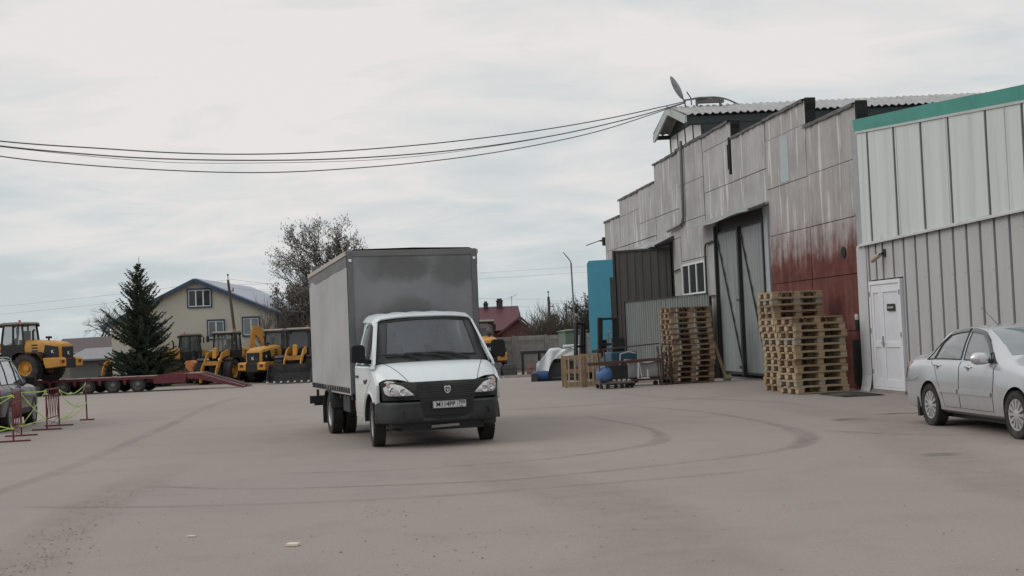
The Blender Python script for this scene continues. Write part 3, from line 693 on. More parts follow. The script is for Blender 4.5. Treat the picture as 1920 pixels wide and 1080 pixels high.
# bell / intercom lamp on red wall
wl = thing('wall_lamp', 'small white and black cylinder lamp on the red wall beside the pilaster', 'lamp', HO, HA)
mb = MB(); mb.lathe([(0, .0), (0, .05), (.10, .055), (.13, .04), (.13, 0)], (-.0, .10, 1.60), 'z', 14); mb.build('cap', M('lamp_cap', (.4, .4, .4), .4), wl)
mb = MB(); mb.lathe([(0, .0), (0, .035), (.26, .055), (.26, 0)], (-.0, .10, 1.33), 'z', 14); mb.box(-.03, .03, .0, .12, 1.45, 1.5); mb.build('body', black_plastic, wl)
# black board leaning at wall foot, manhole mat
bd = MB().box(-.28, .42, .03, .07, .12, 1.15).build('black_board', M('black_board', (.018, .02, .019), .7, amt=.3), None, loc=HO, rot=(0, 0, HA)); tag(bd, 'black board standing against the foot of the red wall beside the pilaster', 'board')
mt = thing('doormat', 'dark rubber mat on the asphalt in front of the white double door', 'doormat', HO, HA)
mb = MB(); mb.box(-2.3, -.95, .55, 1.45, .004, .022); mb.build('mat_base', M('dark_mat', (.05, .045, .042), .9, amt=.4, dirt=(.2, .18, .15), dirtamt=.6, bump=.8), mt, bevel=.005)
mb = MB()
for k in range(12): mb.box(-2.27+k*.11, -2.22+k*.11, .58, 1.42, .022, .030)
mb.build('ridges', MATS['dark_mat'], mt)
# ================================================================ wheels
def wheel_meshes(key, R, W, Rr, style, dish=.03):
    """axis x, outer face towards -x, centred on the origin"""
    t = MB(); h = W/2
    t.lathe([(-h*.55, Rr*.98), (-h*.92, Rr*1.05), (-h, R*.80), (-h*.90, R*.95), (-h*.72, R*.993), (h*.72, R*.993), (h*.90, R*.95), (h, R*.80), (h*.92, Rr*1.05), (h*.55, Rr*.98)], n=40)
    for k in range(36):   # tread blocks
        a = 2*pi*k/36; m = Matrix.Rotation(a, 4, 'X')
        for sx_ in (-1, 1): t.box(sx_*h*.68-h*.25, sx_*h*.68+h*.25, -R*.055, R*.055, R*.975, R*1.004, mat=m)
        t.box(-h*.25, h*.25, -R*.055+R*.06, R*.055+R*.04, R*.975, R*1.002, mat=m)
    r = MB()
    if style == 'cover':          # car wheel cover: 12 slim spokes
        r.lathe([(-h*.80, Rr*1.03), (-h*.86, Rr*1.0), (-h*.80, Rr*.93), (-h*.45, Rr*.90), (-h*.45, .0)], n=40)
        for k in range(12):
            m = Matrix.Rotation(2*pi*k/12, 4, 'X')
            r.prism([(-Rr*.05, Rr*.25), (Rr*.05, Rr*.25), (Rr*.115, Rr*.95), (-Rr*.115, Rr*.95)], 'x', -h*.84, -h*.5, mat=m)
        r.lathe([(-h*.5, Rr*.36), (-h*.86, Rr*.33), (-h*.95, Rr*.22), (-h*.95, 0)], n=24)
    elif style == 'truck':
        r.lathe([(-h*.75, Rr*1.03), (-h*.82, Rr*1.0), (-h*.72, Rr*.93), (h*dish, Rr*.88), (h*dish, Rr*.70), (-h*.20, Rr*.62), (-h*.45, Rr*.45), (-h*.62, Rr*.40), (-h*.70, Rr*.3), (-h*.70, 0)], n=32)
        for k in range(6):
            m = Matrix.Rotation(2*pi*k/6, 4, 'X'); r.lathe([(-h*.58, .0), (-h*.58, .016), (-h*.2, .016)], origin=(0, Rr*.52, 0), n=6) if k == 0 else None
            r.box(-h*.52, -h*.3, -.013, .013, Rr*.48, Rr*.56, mat=m)
    else:
        r.lathe([(-h*.80, Rr*1.03), (-h*.85, Rr*1.0), (-h*.7, Rr*.92), (-h*.15, Rr*.86), (-h*.10, Rr*.45), (-h*.45, Rr*.40), (-h*.50, 0)], n=28)
    tyre = t.mesh(key+'_tyre', rubber, 30)
    return tyre, r
def add_wheel(parent, tyre, rimm, loc, rz=0., cap=None):
    w_ = share('wheel', tyre, parent, loc, (random.uniform(0, 1) if False else 0, 0, rz)); rm = share('rim', rimm, w_)
    return w_

# ================================================================ DELIVERY TRUCK   (x right in picture, y back, z up; origin under the front axle)
tk = thing('delivery_truck', 'white cab delivery truck with grey soft-sided box driving across the yard', 'truck', (-1.30, 19.60, 0), radians(17.6))
add_road_dirt(white_paint, .45, 1.05, (.27, .24, .20), .55)
def yf(x, k=.34): return -.86+k*abs(x/.93)**2.6
# -- bonnet + wings: one skin
def bonnet_pt(u, v, off=0.):
    x = .955*u; au = abs(u)
    yb = -.24+.10*au**2; yfr = yf(x)+.03+.03*smooth01((au-.5)/.3)
    zr_ = 1.255-.035*au*au; zf_ = .958+.052*smooth01((au-.45)/.30)
    k = v**1.55
    return (x*(1-.02*v), yb+(yfr-yb)*v-off*.3, zr_+(zf_-zr_)*k-.075*(max(0, au-.86)/.14)**2+off)
mb = MB(); rows = []
for j in range(13):
    v = j/12.
    row = []
    for i in range(41):
        u = -1+2*i/40.
        row.append(bonnet_pt(u, v))
    rows.append(row)
mb.grid(rows); bonnet = mb.build('bonnet', white_paint, tk, sharp=50, thick=.01)
for sg in (-1, 1):
    mb = MB(); mb.tube([bonnet_pt(sg*(.80-.24*v_**1.3), v_, .0015) for v_ in [k/14 for k in range(15)]], .0045, 5); mb.build('bonnet_seam', black_plastic, bonnet)
# -- side skins with wheel arch
def side_poly(sx_):
    a0 = math.asin(.0); pts = [(-.50, .93), (-.50, .70)]
    for k in range(3, 13):
        t_ = pi*k/12; pts.append((-.0-.44*cos(t_), .36+.44*sin(t_)) if .36+.44*sin(t_) > .38 else (-.44*cos(t_), .42))
    pts[1] = (-.49, .66); pts.insert(2, (-.40, .645))
    pts += [(.52, .40), (1.12, .40), (1.14, .62), (1.13, 1.17), (-.14, 1.17), (-.32, 1.08)]
    return pts
for sx_ in (-1, 1):
    mb = MB(); P = side_poly(sx_); mb.prism(P, 'x', sx_*.90, sx_*.955); o = mb.build('wing_and_sill', white_paint, tk, bevel=.012)
    # door skin, slightly proud
    mb = MB(); mb.prism([(.50, .47), (1.08, .47), (1.09, 1.185), (-.20, 1.185), (-.17, 1.0), (.10, .90), (.36, .74), (.46, .60)], 'x', sx_*.95, sx_*.962)
    d = mb.build('door', white_paint, tk, bevel=.006)
    MB().box(min(sx_*.962, sx_*.985), max(sx_*.962, sx_*.985), .80, 1.0, 1.02, 1.055).build('handle', dark_plastic, d)
    mb = MB(); mb.prism([(.46, .90), (1.06, .915), (1.06, .935), (.46, .94)], 'x', sx_*.962, sx_*.97); mb.build('door_crease', white_paint, d)
    # upper door: window frame leaning inwards
    def W(y, z): return (sx_*(.955-(z-1.17)*.255), y, z)
    outer = [(1.12, 1.16), (1.07, 1.60), (.98, 1.86), (.80, 1.925), (.40, 1.92), (.26, 1.86), (-.25, 1.24), (-.27, 1.16)]
    inner = [(1.02, 1.21), (.98, 1.58), (.91, 1.79), (.78, 1.845), (.46, 1.84), (.34, 1.79), (-.10, 1.26), (-.08, 1.21)]
    vs = [W(y, z) for y, z in outer]+[W(y, z) for y, z in inner]; vs += [(x-sx_*.04, y, z) for x, y, z in vs]; n_ = 8
    fs = []
    for k in range(n_):
        k2 = (k+1) % n_; fs += [(k, k2, n_+k2, n_+k), (n_+k, n_+k2, 3*n_+k2, 3*n_+k), (k2, k, 2*n_+k, 2*n_+k2)]
    mb = MB(); mb.add(vs, fs); mb.build('window_frame', white_paint, d, bevel=.01)
    gi = [(y, z) for y, z in inner]
    mb = MB(); mb.add([(W(y, z)[0]-sx_*.022, y, z) for y, z in gi], [tuple(range(8))]); mb.build('side_window', glass_clear, d)
    mb = MB(); mb.bar((W(.36, 1.20)[0]-sx_*.01, .36, 1.20), (W(.50, 1.84)[0]-sx_*.01, .50, 1.84), .035, .02); mb.bar((W(.22, 1.2)[0]-sx_*.01, .22, 1.20), (W(.36, 1.8)[0]-sx_*.01, .36, 1.80), .02, .02)
    mb.bar((W(1.0, 1.215)[0], 1.0, 1.215), (W(-.1, 1.215)[0], -.1, 1.215), .02, .02)
    mb.build('window_seal', black_plastic, d)
    # wheel arch lip and inner liner
    mb = MB(); rows = []
    for k in range(3, 14):
        t_ = pi*(k/12.5); c_, s_ = cos(t_), sin(t_)
        rows.append([(sx_*.957, -.43*c_, .36+.43*s_), (sx_*.975, -.45*c_, .36+.45*s_), (sx_*.96, -.475*c_, .36+.48*s_)])
    mb.grid(rows); mb.build('arch_lip', white_paint, tk, thick=.006)
    mb = MB(); rows = []
    for k in range(0, 13):
        t_ = pi*k/12; rows.append([(sx_*.95, -.44*cos(t_), .36+.44*sin(t_)), (sx_*.52, -.44*cos(t_), .36+.44*sin(t_))])
    mb.grid(rows); mb.build('arch_liner', black_plastic, tk, thick=.01)
    MB().box(min(sx_*.952, sx_*.972), max(sx_*.952, sx_*.972), -.02+.35, .05+.35, .955, 1.0).build('side_indicator', M('amber_lens', (.5, .12, .03), .3, spec=.8), tk)
# dark teardrop plastic by the indicator
mb = MB(); mb.prism([(.10, 1.01), (.30, .98), (.34, .955), (.30, .93), (.20, .94)], 'x', -.956, -.975); mb.build('indicator_base', black_plastic, tk)
# -- roof skin with ribs
mb = MB(); rows = []
for j in range(9):
    v = j/8.; y = .18+(1.14-.18)*v; row = []
    for i in range(33):
        u = -1+2*i/32.; x = .80*u
        z = 2.015-.012*cos(v*pi)-.055*abs(u)**3-(max(0, abs(u)-.86)/.14)**2*.09
        if v == 0: z -= .055; 
        fr = (.13+.16*abs(u)**2.4) if v == 0 else (y if v > .2 else y+.10*abs(u)**2.4)
        rib = .010*cos(u*5.5*pi)*min(1, v*1.6)*(1 if abs(u) < .82 else 0)
        row.append((x, fr, z+rib))
    rows.append(row)
mb.grid(rows); mb.build('roof', white_paint, tk, sharp=60, thick=.02)
# -- windscreen and dark surround
def ws(u, v, off=0., grow=0.):
    xb, xt = .80+grow, .675+grow
    x = u*(xb+(xt-xb)*v); yb = -.28+.20*abs(u)**2.2; yt = .13+.17*abs(u)**2.4; zb = 1.262-.02*u*u; zt = 1.925-.045*abs(u)**2.5
    v2 = v*(1+grow*.4)-grow*.15
    y = yb+(yt-yb)*v2-off; z = zb+(zt-zb)*v2
    return (x, y-.02*sin(v*pi), z)
def wsgrid(off, grow, a=.0, b_=1., ua=-1, ub=1):
    mb = MB(); mb.grid([[ws(ua+(ub-ua)*i/20, a+(b_-a)*j/10, off, grow) for i in range(21)] for j in range(11)]); return mb
for nm_, a_ in (('windscreen_surround', (-.06, .15, -1, 1)), ('windscreen_surround', (.93, 1.0, -1, 1)), ('windscreen_surround', (.10, .97, -1, -.79)), ('windscreen_surround', (.10, .97, .79, 1))):
    wsgrid(-.028-.001*abs(a_[2]+a_[3]), .085, *a_).build(nm_, dark_plastic, tk, sharp=60, thick=.012)
wsc = wsgrid(.014, .0, .14, .95, -.90, .90).build('windscreen', M('windscreen_glass', (.085, .10, .12), .08, amt=.22, spec=.9, coat=.5, scale=1.1, dirt=(.12, .13, .13), dirtamt=.4, alpha=.58), tk, sharp=80)
mb = MB()
fr_ = [(-.955, .08), (.955, .08), (.955, .965), (-.955, .965)]
pts = [ws(-.90+1.8*i/16, .14, .02) for i in range(17)]+[ws(.90, .14+.81*i/8, .02) for i in range(1, 9)]+[ws(.90-1.8*i/16, .95, .02) for i in range(1, 17)]+[ws(-.90, .95-.81*i/8, .02) for i in range(1, 9)]
mb.tube(pts, .009, 6); mb.build('windscreen_seal', black_plastic, tk)
MB().add([ws(.02, .155, .022), ws(.17, .155, .022), ws(.16, .18, .022), ws(.10, .195, .022), ws(.03, .18, .022)], [(0, 1, 2, 3, 4)]).build('papers', M('white_paper', (.7, .72, .74), .6), tk)
mb = MB(); mb.prism([(-.84, 1.235), (.84, 1.235), (.80, 1.30), (0, 1.33), (-.80, 1.30)], 'y', -.06, -.02); mb.build('scuttle', black_plastic, tk)
for side in ((-.25, -.72, .02), (.34, -.30, .0), (.74, .12, .0)):
    x_, u1, _ = side
    mb = MB(); p = Vector(ws(x_, .05, .03)); q = Vector(ws(u1, .16, .045)); mid = (p+q)/2+Vector((0, -.012, .022))
    mb.tube([p, mid, q], .016, 6); mb.tube([q+Vector((-.22, .015, .010)), q+Vector((0, 0, .012)), q+Vector((.22, -.0, -.005))], .018, 6); mb.build('wiper', black_plastic, tk)
# -- grille panel (black), bumper, headlights
def bumper_row(x_):
    u = x_/.97; e = (max(0, abs(u)-.72)/.28)
    return -.93+.12*abs(u)**2.2+.36*e**2.4
mb = MB(); rows = []
for j in range(6):
    v = j/5.; rows.append([(x_*(1-.04*v), yf(x_)-.005-.015*(1-v)+.05*v*abs(x_), .955+.012*(1-abs(x_))-(.955-.70)*v) for x_ in [(-.90+1.8*i/20) for i in range(21)]])
mb.grid(rows); mb.build('grille_panel', dark_plastic, tk, sharp=60, thick=.02)
mb = MB(); rows = []
for x_ in [(-.42+.88*i/12) for i in range(13)]: rows.append([(x_, yf(x_)-.036, .915), (x_*.95, yf(x_)-.045, .72), (x_*.90, bumper_row(x_)-.012, .69), (x_*.86, bumper_row(x_)-.004, .47)])
mb.grid(rows); gr_ = mb.build('grille', M('grille_black', (.012, .012, .013), .5), tk, thick=.01)
mb = MB()
for k in range(7): mb.tube([(-.40+.84*i/6, yf(-.40+.84*i/6)-.045, .90-.026*k) for i in range(7)], .004, 5)
mb.build('grille_bars', dark_plastic, gr_)
# badge: shield with a leaping-deer shape
mb = MB(); zc_ = .835
sh_o = [(-.052, .045), (-.03, .06), (0, .052), (.03, .06), (.052, .045), (.048, -.01), (.028, -.045), (0, -.062), (-.028, -.045), (-.048, -.01)]
mb.prism([(x_+.02, z+zc_) for x_, z in sh_o], 'y', yf(0)-.062, yf(0)-.045); bd_ = mb.build('badge', chrome, tk, bevel=.004)
mb = MB(); mb.prism([(x_*.62+.02, z*.62+zc_) for x_, z in sh_o], 'y', yf(0)-.065, yf(0)-.0621); mb.build('badge_field', black_plastic, bd_)
mb = MB(); mb.prism([(-.006, -.028), (.010, -.028), (.012, .0), (.028, .020), (.018, .022), (.008, .010), (.002, .024), (-.006, .010), (-.022, .022), (-.026, .014), (-.008, -.002)], 'y', -.003, 0); o = mb.build('badge_deer', chrome, bd_); o.location = (.02, yf(0)-.0652, zc_)
# bumper
def bumper_row(x_):
    u = x_/.97; e = (max(0, abs(u)-.72)/.28)
    y = -.93+.12*abs(u)**2.2+.36*e**2.4
    return y
xsb = [-.985, -.975, -.955, -.92, -.87, -.80, -.70, -.58, -.45, -.36, -.30, -.15, 0, .15, .30, .36, .45, .58, .70, .80, .87, .92, .955, .975, .985]
mb = MB(); rows = []
for x_ in xsb:
    y = bumper_row(x_); inn = .035 if abs(x_) < .33 else 0
    x_ = x_*.955-.012
    rows.append([(x_, y+.09, .672), (x_, y+.02, .676), (x_, y, .65), (x_, y+.004, .60), (x_, y+inn, .565), (x_, y+inn, .43), (x_, y+.01, .40), (x_, y+.03, .375), (x_, y+.10, .36)])
# wrap to the wheel arch
for sgn in (-1, 1):
    y = bumper_row(.985); rr_ = [(sgn*.985*.955-.012, y+.05, z) for z in (.67, .675, .65, .60, .565, .47, .44, .41, .40)]
    rows = ([rr_]+rows) if sgn < 0 else (rows+[rr_])
mb.grid(rows); bp_ = mb.build('bumper', M('bumper_plastic', (.020, .025, .025), .5, amt=.15, dirt=(.06, .057, .05), dirtamt=.35, dscale=4, bump=.04), tk, sharp=32, thick=.02)
for sx_ in (-1, 1):
    mb = MB(); mb.lathe([(0, .055), (.02, .05), (.02, 0)], (sx_*.60, bumper_row(.6)-.004, .50), 'y', 16); mb.build('fog_recess', black_plastic, bp_)
mb = MB()
for k in range(3): mb.box(-.31, .31, bumper_row(0)+.022, bumper_row(0)+.034, .45+k*.035, .462+k*.035)
mb.build('intake_slats', black_plastic, bp_)
for sx_ in (-1, 1):   # almond headlights wrapped round the corner
    outl = [(.43, .765), (.60, .755), (.80, .760), (.855, .80), (.875, .88), (.865, .965), (.82, 1.005), (.74, .995), (.62, .93), (.50, .835)]
    def HL(x_, z, off):
        y = yf(x_, .36)-off+.10*max(0, (z-.80))
        return (sx_*x_, y, z)
    cx_, cz_ = .70, .87
    vs = [HL(x_, z, .02) for x_, z in outl]; m_ = len(outl)
    vin = [HL(cx_+(x_-cx_)*.5, cz_+(z-cz_)*.5, .045) for x_, z in outl]
    mb = MB(); mb.add(vs+vin+[HL(cx_, cz_, .05)], [(k, (k+1) % m_, m_+(k+1) % m_, m_+k) for k in range(m_)]+[(m_+k, m_+(k+1) % m_, 2*m_) for k in range(m_)], smooth=True)
    h_ = mb.build('headlight', M('headlight_lens', (.55, .55, .56), .10, .15, amt=.35, scale=14, spec=1., coat=.8), tk, sharp=60)
    mb = MB(); mb.tube([HL(x_, z, .022) for x_, z in outl+outl[:1]], .012, 6); mb.build('headlight_rim', black_plastic, h_)
    for hx, hz, r_ in ((.62, .82, .055), (.75, .845, .05)):
        p = HL(hx, hz, .052); mb = MB(); mb.lathe([(0, 0), (.004, r_*.5), (-.006, r_*.9), (.0, r_)], p, 'y', 16); mb.build('lamp_bowl', M('lamp_chrome', (.5, .5, .52), .25, .9, amt=.4, scale=20), h_)
    p = HL(.79, .93, .048); mb = MB(); mb.lathe([(0, 0), (-.01, .035), (.0, .045)], p, 'y', 12); mb.build('indicator_lens', M('indicator_orange', (.55, .42, .36), .3), h_)
# number plate
pl = bpy.data.objects.new('number_plate', None); C.objects.link(pl); pl.parent = tk; pl.location = (.03, -.965, .625)
wpl = M('plate_white', (.50, .51, .52), .4, amt=.04); bpl = M('plate_black', (.015, .015, .016), .5)
MB().box(-.26, .26, -.006, .004, -.062, .062).build('plate_frame', bpl, pl)
MB().box(-.25, .25, -.010, -.0062, -.052, .052).build('plate_face', wpl, pl, bevel=.003)
mb = MB()
for a in (((-.247, -.0125, -.049), (.247, -.0105, -.046)), ((-.247, -.0125, .046), (.247, -.0105, .049)), ((-.247, -.0125, -.046), (-.244, -.0105, .046)), ((.244, -.0125, -.046), (.247, -.0105, .046)), ((.118, -.0125, -.046), (.122, -.0105, .046))): mb.box(a[0][0], a[1][0], a[0][1], a[1][1], a[0][2], a[1][2])
mb.build('plate_border', bpl, pl)
text_obj('plate_text', 'M114PP', .092, bpl, pl, (-.060, -.0115, -.001), (radians(90), 0, 0), .0008, .95, .002)
text_obj('plate_region', '799', .070, bpl, pl, (.183, -.0115, .014), (radians(90), 0, 0), .0008, .95, .001)
text_obj('plate_country', 'RUS', .026, bpl, pl, (.170, -.0115, -.033), (radians(90), 0, 0), .0008, 1., .0005)
# mirrors
for sx_, yy in ((-1, .10), (1, .10)):
    mr_ = MB(); hx = -1.115 if sx_ < 0 else 1.085
    mr_.prism([(hx-.10, 1.27), (hx+.09, 1.27), (hx+.105, 1.30), (hx+.10, 1.50), (hx+.06, 1.535), (hx-.08, 1.535), (hx-.105, 1.50), (hx-.11, 1.30)], 'y', yy-.20, yy-.10); m0 = mr_.build('mirror', M('mirror_black', (.010, .011, .011), .6, amt=.15, spec=.25), tk, bevel=.018)
    mb = MB(); mb.bar((sx_*.90, yy-.05, 1.27), (hx, yy-.13, 1.30), .055, .07); mb.build('mirror_arm', black_plastic, m0)
    MB().box(hx-.085, hx+.08, yy-.099, yy-.096, 1.30, 1.51).build('mirror_glass', glass_clear, m0)
# cab back, floor, seats hint, chassis
mb = MB(); mb.box(-.88, .88, 1.10, 1.16, .45, 1.20); mb.prism([(-.88, 1.2), (.88, 1.2), (.76, 1.90), (-.76, 1.90)], 'y', 1.10, 1.15); mb.build('cab_back', white_paint, tk)
mb = MB(); mb.box(-.48, -.36, -.75, 5.1, .50, .64); mb.box(.36, .48, -.75, 5.1, .50, .64)
for y in (-.6, .7, 1.6, 2.6, 3.9, 4.9): mb.box(-.36, .36, y, y+.08, .52, .62)
mb.box(-.86, .86, -.50, -.35, .34, .42); mb.box(-.80, .80, -.72, -.45, .30, .40); mb.build('chassis', darksteel, tk)
mb = MB(); mb.box(-.62, .62, -.68, 1.1, .24, .46); mb.build('engine_shade_box', black_plastic, tk)  # engine and sump mass, added low to block light under the cab
mb = MB(); mb.box(.50, .95, 1.4, 2.7, .34, .68); mb.build('fuel_tank', darksteel, tk, bevel=.04)
mb = MB(); mb.box(-.34, .34, 1.1, 4.6, .34, .50); mb.build('belly_shade_box', black_plastic, tk)  # added low box that keeps light out beneath the chassis
mb = MB(); mb.tube([(-.75, 0, .36), (.75, 0, .36)], .045, 8); mb.tube([(-.78, 3.32, .37), (.78, 3.32, .37)], .06, 8); mb.lathe([(-.16, .03), (-.1, .15), (.1, .15), (.16, .03)], (0, 3.32, .37), 'x', 14); mb.tube([(-.0, .9, .45), (0, 3.2, .40)], .04, 8); mb.build('axle', darksteel, tk)
mb = MB(); mb.tube([(.55, -.72, .36), (.62, -.75, .31), (.56, -.78, .29)], .012, 5); mb.build('tow_hook', darksteel, tk)
mb = MB(); mb.tube([(-.2, -.75, .30), (.22, -.75, .31)], .022, 6); mb.build('tow_bar', M('scuffed_metal', (.38, .37, .36), .5, .3, amt=.3), tk)
mb = MB(); mb.tube([(-.70, 1.3, .42), (-.62, 2.2, .42)], .09, 10); mb.tube([(-.78, 1.0, .44), (-.72, 1.35, .42), (-.5, 1.8, .5)], .05, 8); mb.build('exhaust', M('rusty_exhaust', (.13, .07, .06), .8, amt=.4), tk)
mb = MB(); mb.box(-.92, -.55, 1.9, 2.5, .42, .70); mb.build('tool_box', black_plastic, tk, bevel=.02)
MB().add([(-.86, 1.62, .66), (-.86, 1.70, .72), (-.86, 1.62, .48), (-.86, 1.54, .44)], [(0, 1, 2, 3)]).build('reflector', M('red_reflector', (.4, .1, .08), .4), tk, thick=.01)
tt, tr = wheel_meshes('truck_wheel', .345, .19, .21, 'truck', .1)
trm = tr.mesh('truck_rim', M('wheel_silver', (.38, .39, .40), .45, .35, amt=.15, dirt=(.16, .14, .12), dirtamt=.5), 35)
tr2 = MB(); tr2.lathe([(-.07, .215), (-.08, .21), (-.06, .19), (.05, .18), (.05, .0)], n=28); trm2 = tr2.mesh('truck_dual_rim', MATS['wheel_silver'])
steer = radians(-6)
add_wheel(tk, tt, trm, (-.845, 0, .345), steer); add_wheel(tk, tt, trm, (.845, 0, .345), pi+steer)
for sx_ in (-1, 1):
    r_ = 0 if sx_ < 0 else pi
    add_wheel(tk, tt, trm2, (sx_*.93, 3.32, .345), r_); add_wheel(tk, tt, trm2, (sx_*.69, 3.32, .345), r_)
    mb = MB(); rows = []
    for k in range(0, 9):
        t_ = pi*.08+pi*.84*k/8; rows.append([(sx_*1.06, 3.32-.43*cos(t_), .37+.40*sin(t_)), (sx_*.56, 3.32-.43*cos(t_), .37+.40*sin(t_))])
    mb.grid(rows); mb.build('mudguard', black_plastic, tk, thick=.01)
    MB().box(min(sx_*1.06, sx_*.56), max(sx_*1.06, sx_*.56), 3.80, 3.815, .16, .58).build('mud_flap', rubber, tk)
mb = MB(); mb.box(-1.10, -.6, 5.0, 5.1, .46, .60); mb.box(1.0, .6, 5.0, 5.1, .46, .60); mb.box(-1.02, 1.02, 5.02, 5.08, .42, .52); mb.build('rear_bumper', darksteel, tk)
# -- box body
bx0, bx1, by0, by1, bz0, bz1 = -.99, 1.17, 1.28, 5.30, .76, 3.05; DR = .15
bxe = bpy.data.objects.new('cargo_box', None); C.objects.link(bxe); bxe.parent = tk
def tarp_front():
    m, N, K, b = newmat('dark_grey_tarpaulin_front')
    tcn = N.new('ShaderNodeTexCoord'); v = tcn.outputs['Object']; s3 = N.new('ShaderNodeSeparateXYZ'); K(v, s3.inputs[0])
    a = node_noise(N, K, v, 1.1, 6, .6, dist=.5); c_ = node_noise(N, K, v, 4, 6, .7)
    c = node_mix(N, K, node_range(N, K, a, .3, .7), (.165, .176, .185), (.215, .222, .226))
    # soot above the cab and rubbed patches near the top (real dirt shapes)
    def blob(cx_, cz_, rx, rz, k):
        dx = node_math(N, K, 'DIVIDE', node_math(N, K, 'SUBTRACT', s3.outputs[0], cx_), rx); dz = node_math(N, K, 'DIVIDE', node_math(N, K, 'SUBTRACT', s3.outputs[2], cz_), rz)
        d = node_math(N, K, 'ADD', node_math(N, K, 'MULTIPLY', dx, dx), node_math(N, K, 'MULTIPLY', dz, dz))
        d = node_math(N, K, 'ADD', d, node_math(N, K, 'MULTIPLY', node_math(N, K, 'SUBTRACT', c_, .5), 1.6))
        return node_range(N, K, d, .2, 1.3, k, 0)
    for args, col in (((.0, 1.98, .55, .34, .62), (.09, .09, .078)), ((-.05, 2.78, .55, .28, .7), (.075, .075, .070)), ((.75, 2.70, .45, .3, .6), (.08, .082, .078)), ((-.55, 2.80, .25, .3, .3), (.07, .07, .066))):
        c = node_mix(N, K, blob(*args), c, col)
    K(c, b.inputs['Base Color']); b.inputs['Roughness'].default_value = .62
    bp = N.new('ShaderNodeBump'); bp.inputs['Strength'].default_value = .3; bp.inputs['Distance'].default_value = .03; K(node_noise(N, K, v, 2.2, 4, .6), bp.inputs['Height']); K(bp.outputs[0], b.inputs['Normal'])
    return m
tf = tarp_front(); ts = M('grey_side_tarpaulin', (.33, .33, .325), .6, amt=.09, scale=1.2, dirt=(.23, .225, .215), dirtamt=.5, dscale=.9, bump=.25, bscale=1.6)
def wavy(x0, x1, z0, z1, nx, nz, y, amp, axis):
    rows = []
    for j in range(nz+1):
        row = []
        for i in range(nx+1):
            a = x0+(x1-x0)*i/nx; z = z0+(z1-z0)*j/nz
            e = min(1, i/2., (nx-i)/2., j/2., (nz-j)/2.)
            d = amp*e*(sin(a*2.1+z*1.3)+.6*sin(a*5.3+1)+.5*sin(z*4.1+a))
            row.append((a, y+d, z) if axis == 'y' else (y+d, a, z))
        rows.append(row)
    return rows
mb = MB(); mb.grid(wavy(bx0, bx1, bz0, bz1, 16, 16, by0, -.007, 'y')); mb.build('front_wall', tf, bxe)
for xx, am in ((bx0, -.012), (bx1, .012)):
    mb = MB(); mb.grid(wavy(by0, by1, bz0-.03, bz1-.22, 30, 14, xx-.01*(1 if xx < 0 else -1), am, 'x')); cur = mb.build('side_curtain', ts, bxe)
    sg_ = -1 if xx < 0 else 1
    bkm = MB().box(-.008, .008, 0, .035, 0, .09).mesh('curtain_buckle', darksteel)
    for k in range(22): share('curtain_buckle', bkm, cur, (xx+sg_*.022, by0+.12+k*.18, bz0))
mb = MB(); mb.grid([[(bx0-.02, y, bz1-.03-DR*(y-by0)/(by1-by0)), (bx0+.12, y, bz1+.02-DR*(y-by0)/(by1-by0)), ((bx0+bx1)/2, y, bz1+.03+.008*sin(y*7)-DR*(y-by0)/(by1-by0)), (bx1-.12, y, bz1+.02-DR*(y-by0)/(by1-by0)), (bx1+.02, y, bz1-.03-DR*(y-by0)/(by1-by0))] for y in [by0+(by1-by0)*k/20 for k in range(21)]]); mb.build('roof_tarpaulin', ts, bxe)
creamr = M('cream_roof_rail', (.36, .33, .29), .6, amt=.15, dirt=(.2, .19, .17), dirtamt=.4)
for xx in (bx0, bx1):
    s_ = -1 if xx < 0 else 1
    def hexa(a, b_, za, zb, dr):
        m_ = MB(); m_.add([(a, by0, za), (b_, by0, za), (b_, by0, zb), (a, by0, zb), (a, by1, za-dr), (b_, by1, za-dr), (b_, by1, zb-dr), (a, by1, zb-dr)], [(0, 1, 2, 3), (4, 7, 6, 5), (0, 4, 5, 1), (1, 5, 6, 2), (2, 6, 7, 3), (3, 7, 4, 0)]); return m_
    hexa(min(xx, xx+s_*.035), max(xx, xx+s_*.035), bz1-.085, bz1-.01, DR).build('roof_rail', creamr, bxe, bevel=.008)
    hexa(min(xx-.02*s_, xx+s_*.016), max(xx-.02*s_, xx+s_*.016), bz1-.26, bz1-.087, DR).build('curtain_track', M('track_rail_shade', (.12, .12, .12), .6, amt=.3), bxe)  # curtain track; the shade under the roof rail is put into its colour
    MB().box(min(xx, xx-s_*.09), max(xx, xx-s_*.09), by0-.022, by0-.002, bz0, bz1-.01).build('corner_post', M('corner_grey', (.125, .13, .132), .55, amt=.15), bxe, bevel=.008)
    mk_ = MB(); mk_.lathe([(-.014, .0), (-.014, .022), (.0, .026)], ((xx-s_*.045), by0-.024, bz1-.16), 'y', 14); mk_.build('marker_lamp', M('white_lens', (.8, .8, .8), .2, spec=.8), bxe)
MB().box(bx0, bx1, by0-.018, by0+.03, bz1-.10, bz1+.0).build('front_header', M('header_grey', (.14, .142, .14), .55, amt=.15), bxe, bevel=.01)
mb = MB(); mb.box(bx0, bx1, by0+.02, by1, bz0-.02, bz0+.03); mb.box(bx0+.05, bx1-.05, by1-.02, by1, bz0, bz1); mb.build('box_floor', MATS['corner_grey'], bxe)
mb = MB(); mb.box(bx0+.02, bx0+.06, by1-.3, by1-.22, .52, .75); mb.box(bx0+.05, bx1-.05, 1.5, 1.6, .64, .74); mb.box(bx0+.05, bx1-.05, 2.6, 2.7, .64, .74); mb.box(bx0+.05, bx1-.05, 4.2, 4.3, .64, .74); mb.build('cross_member', darksteel, bxe)

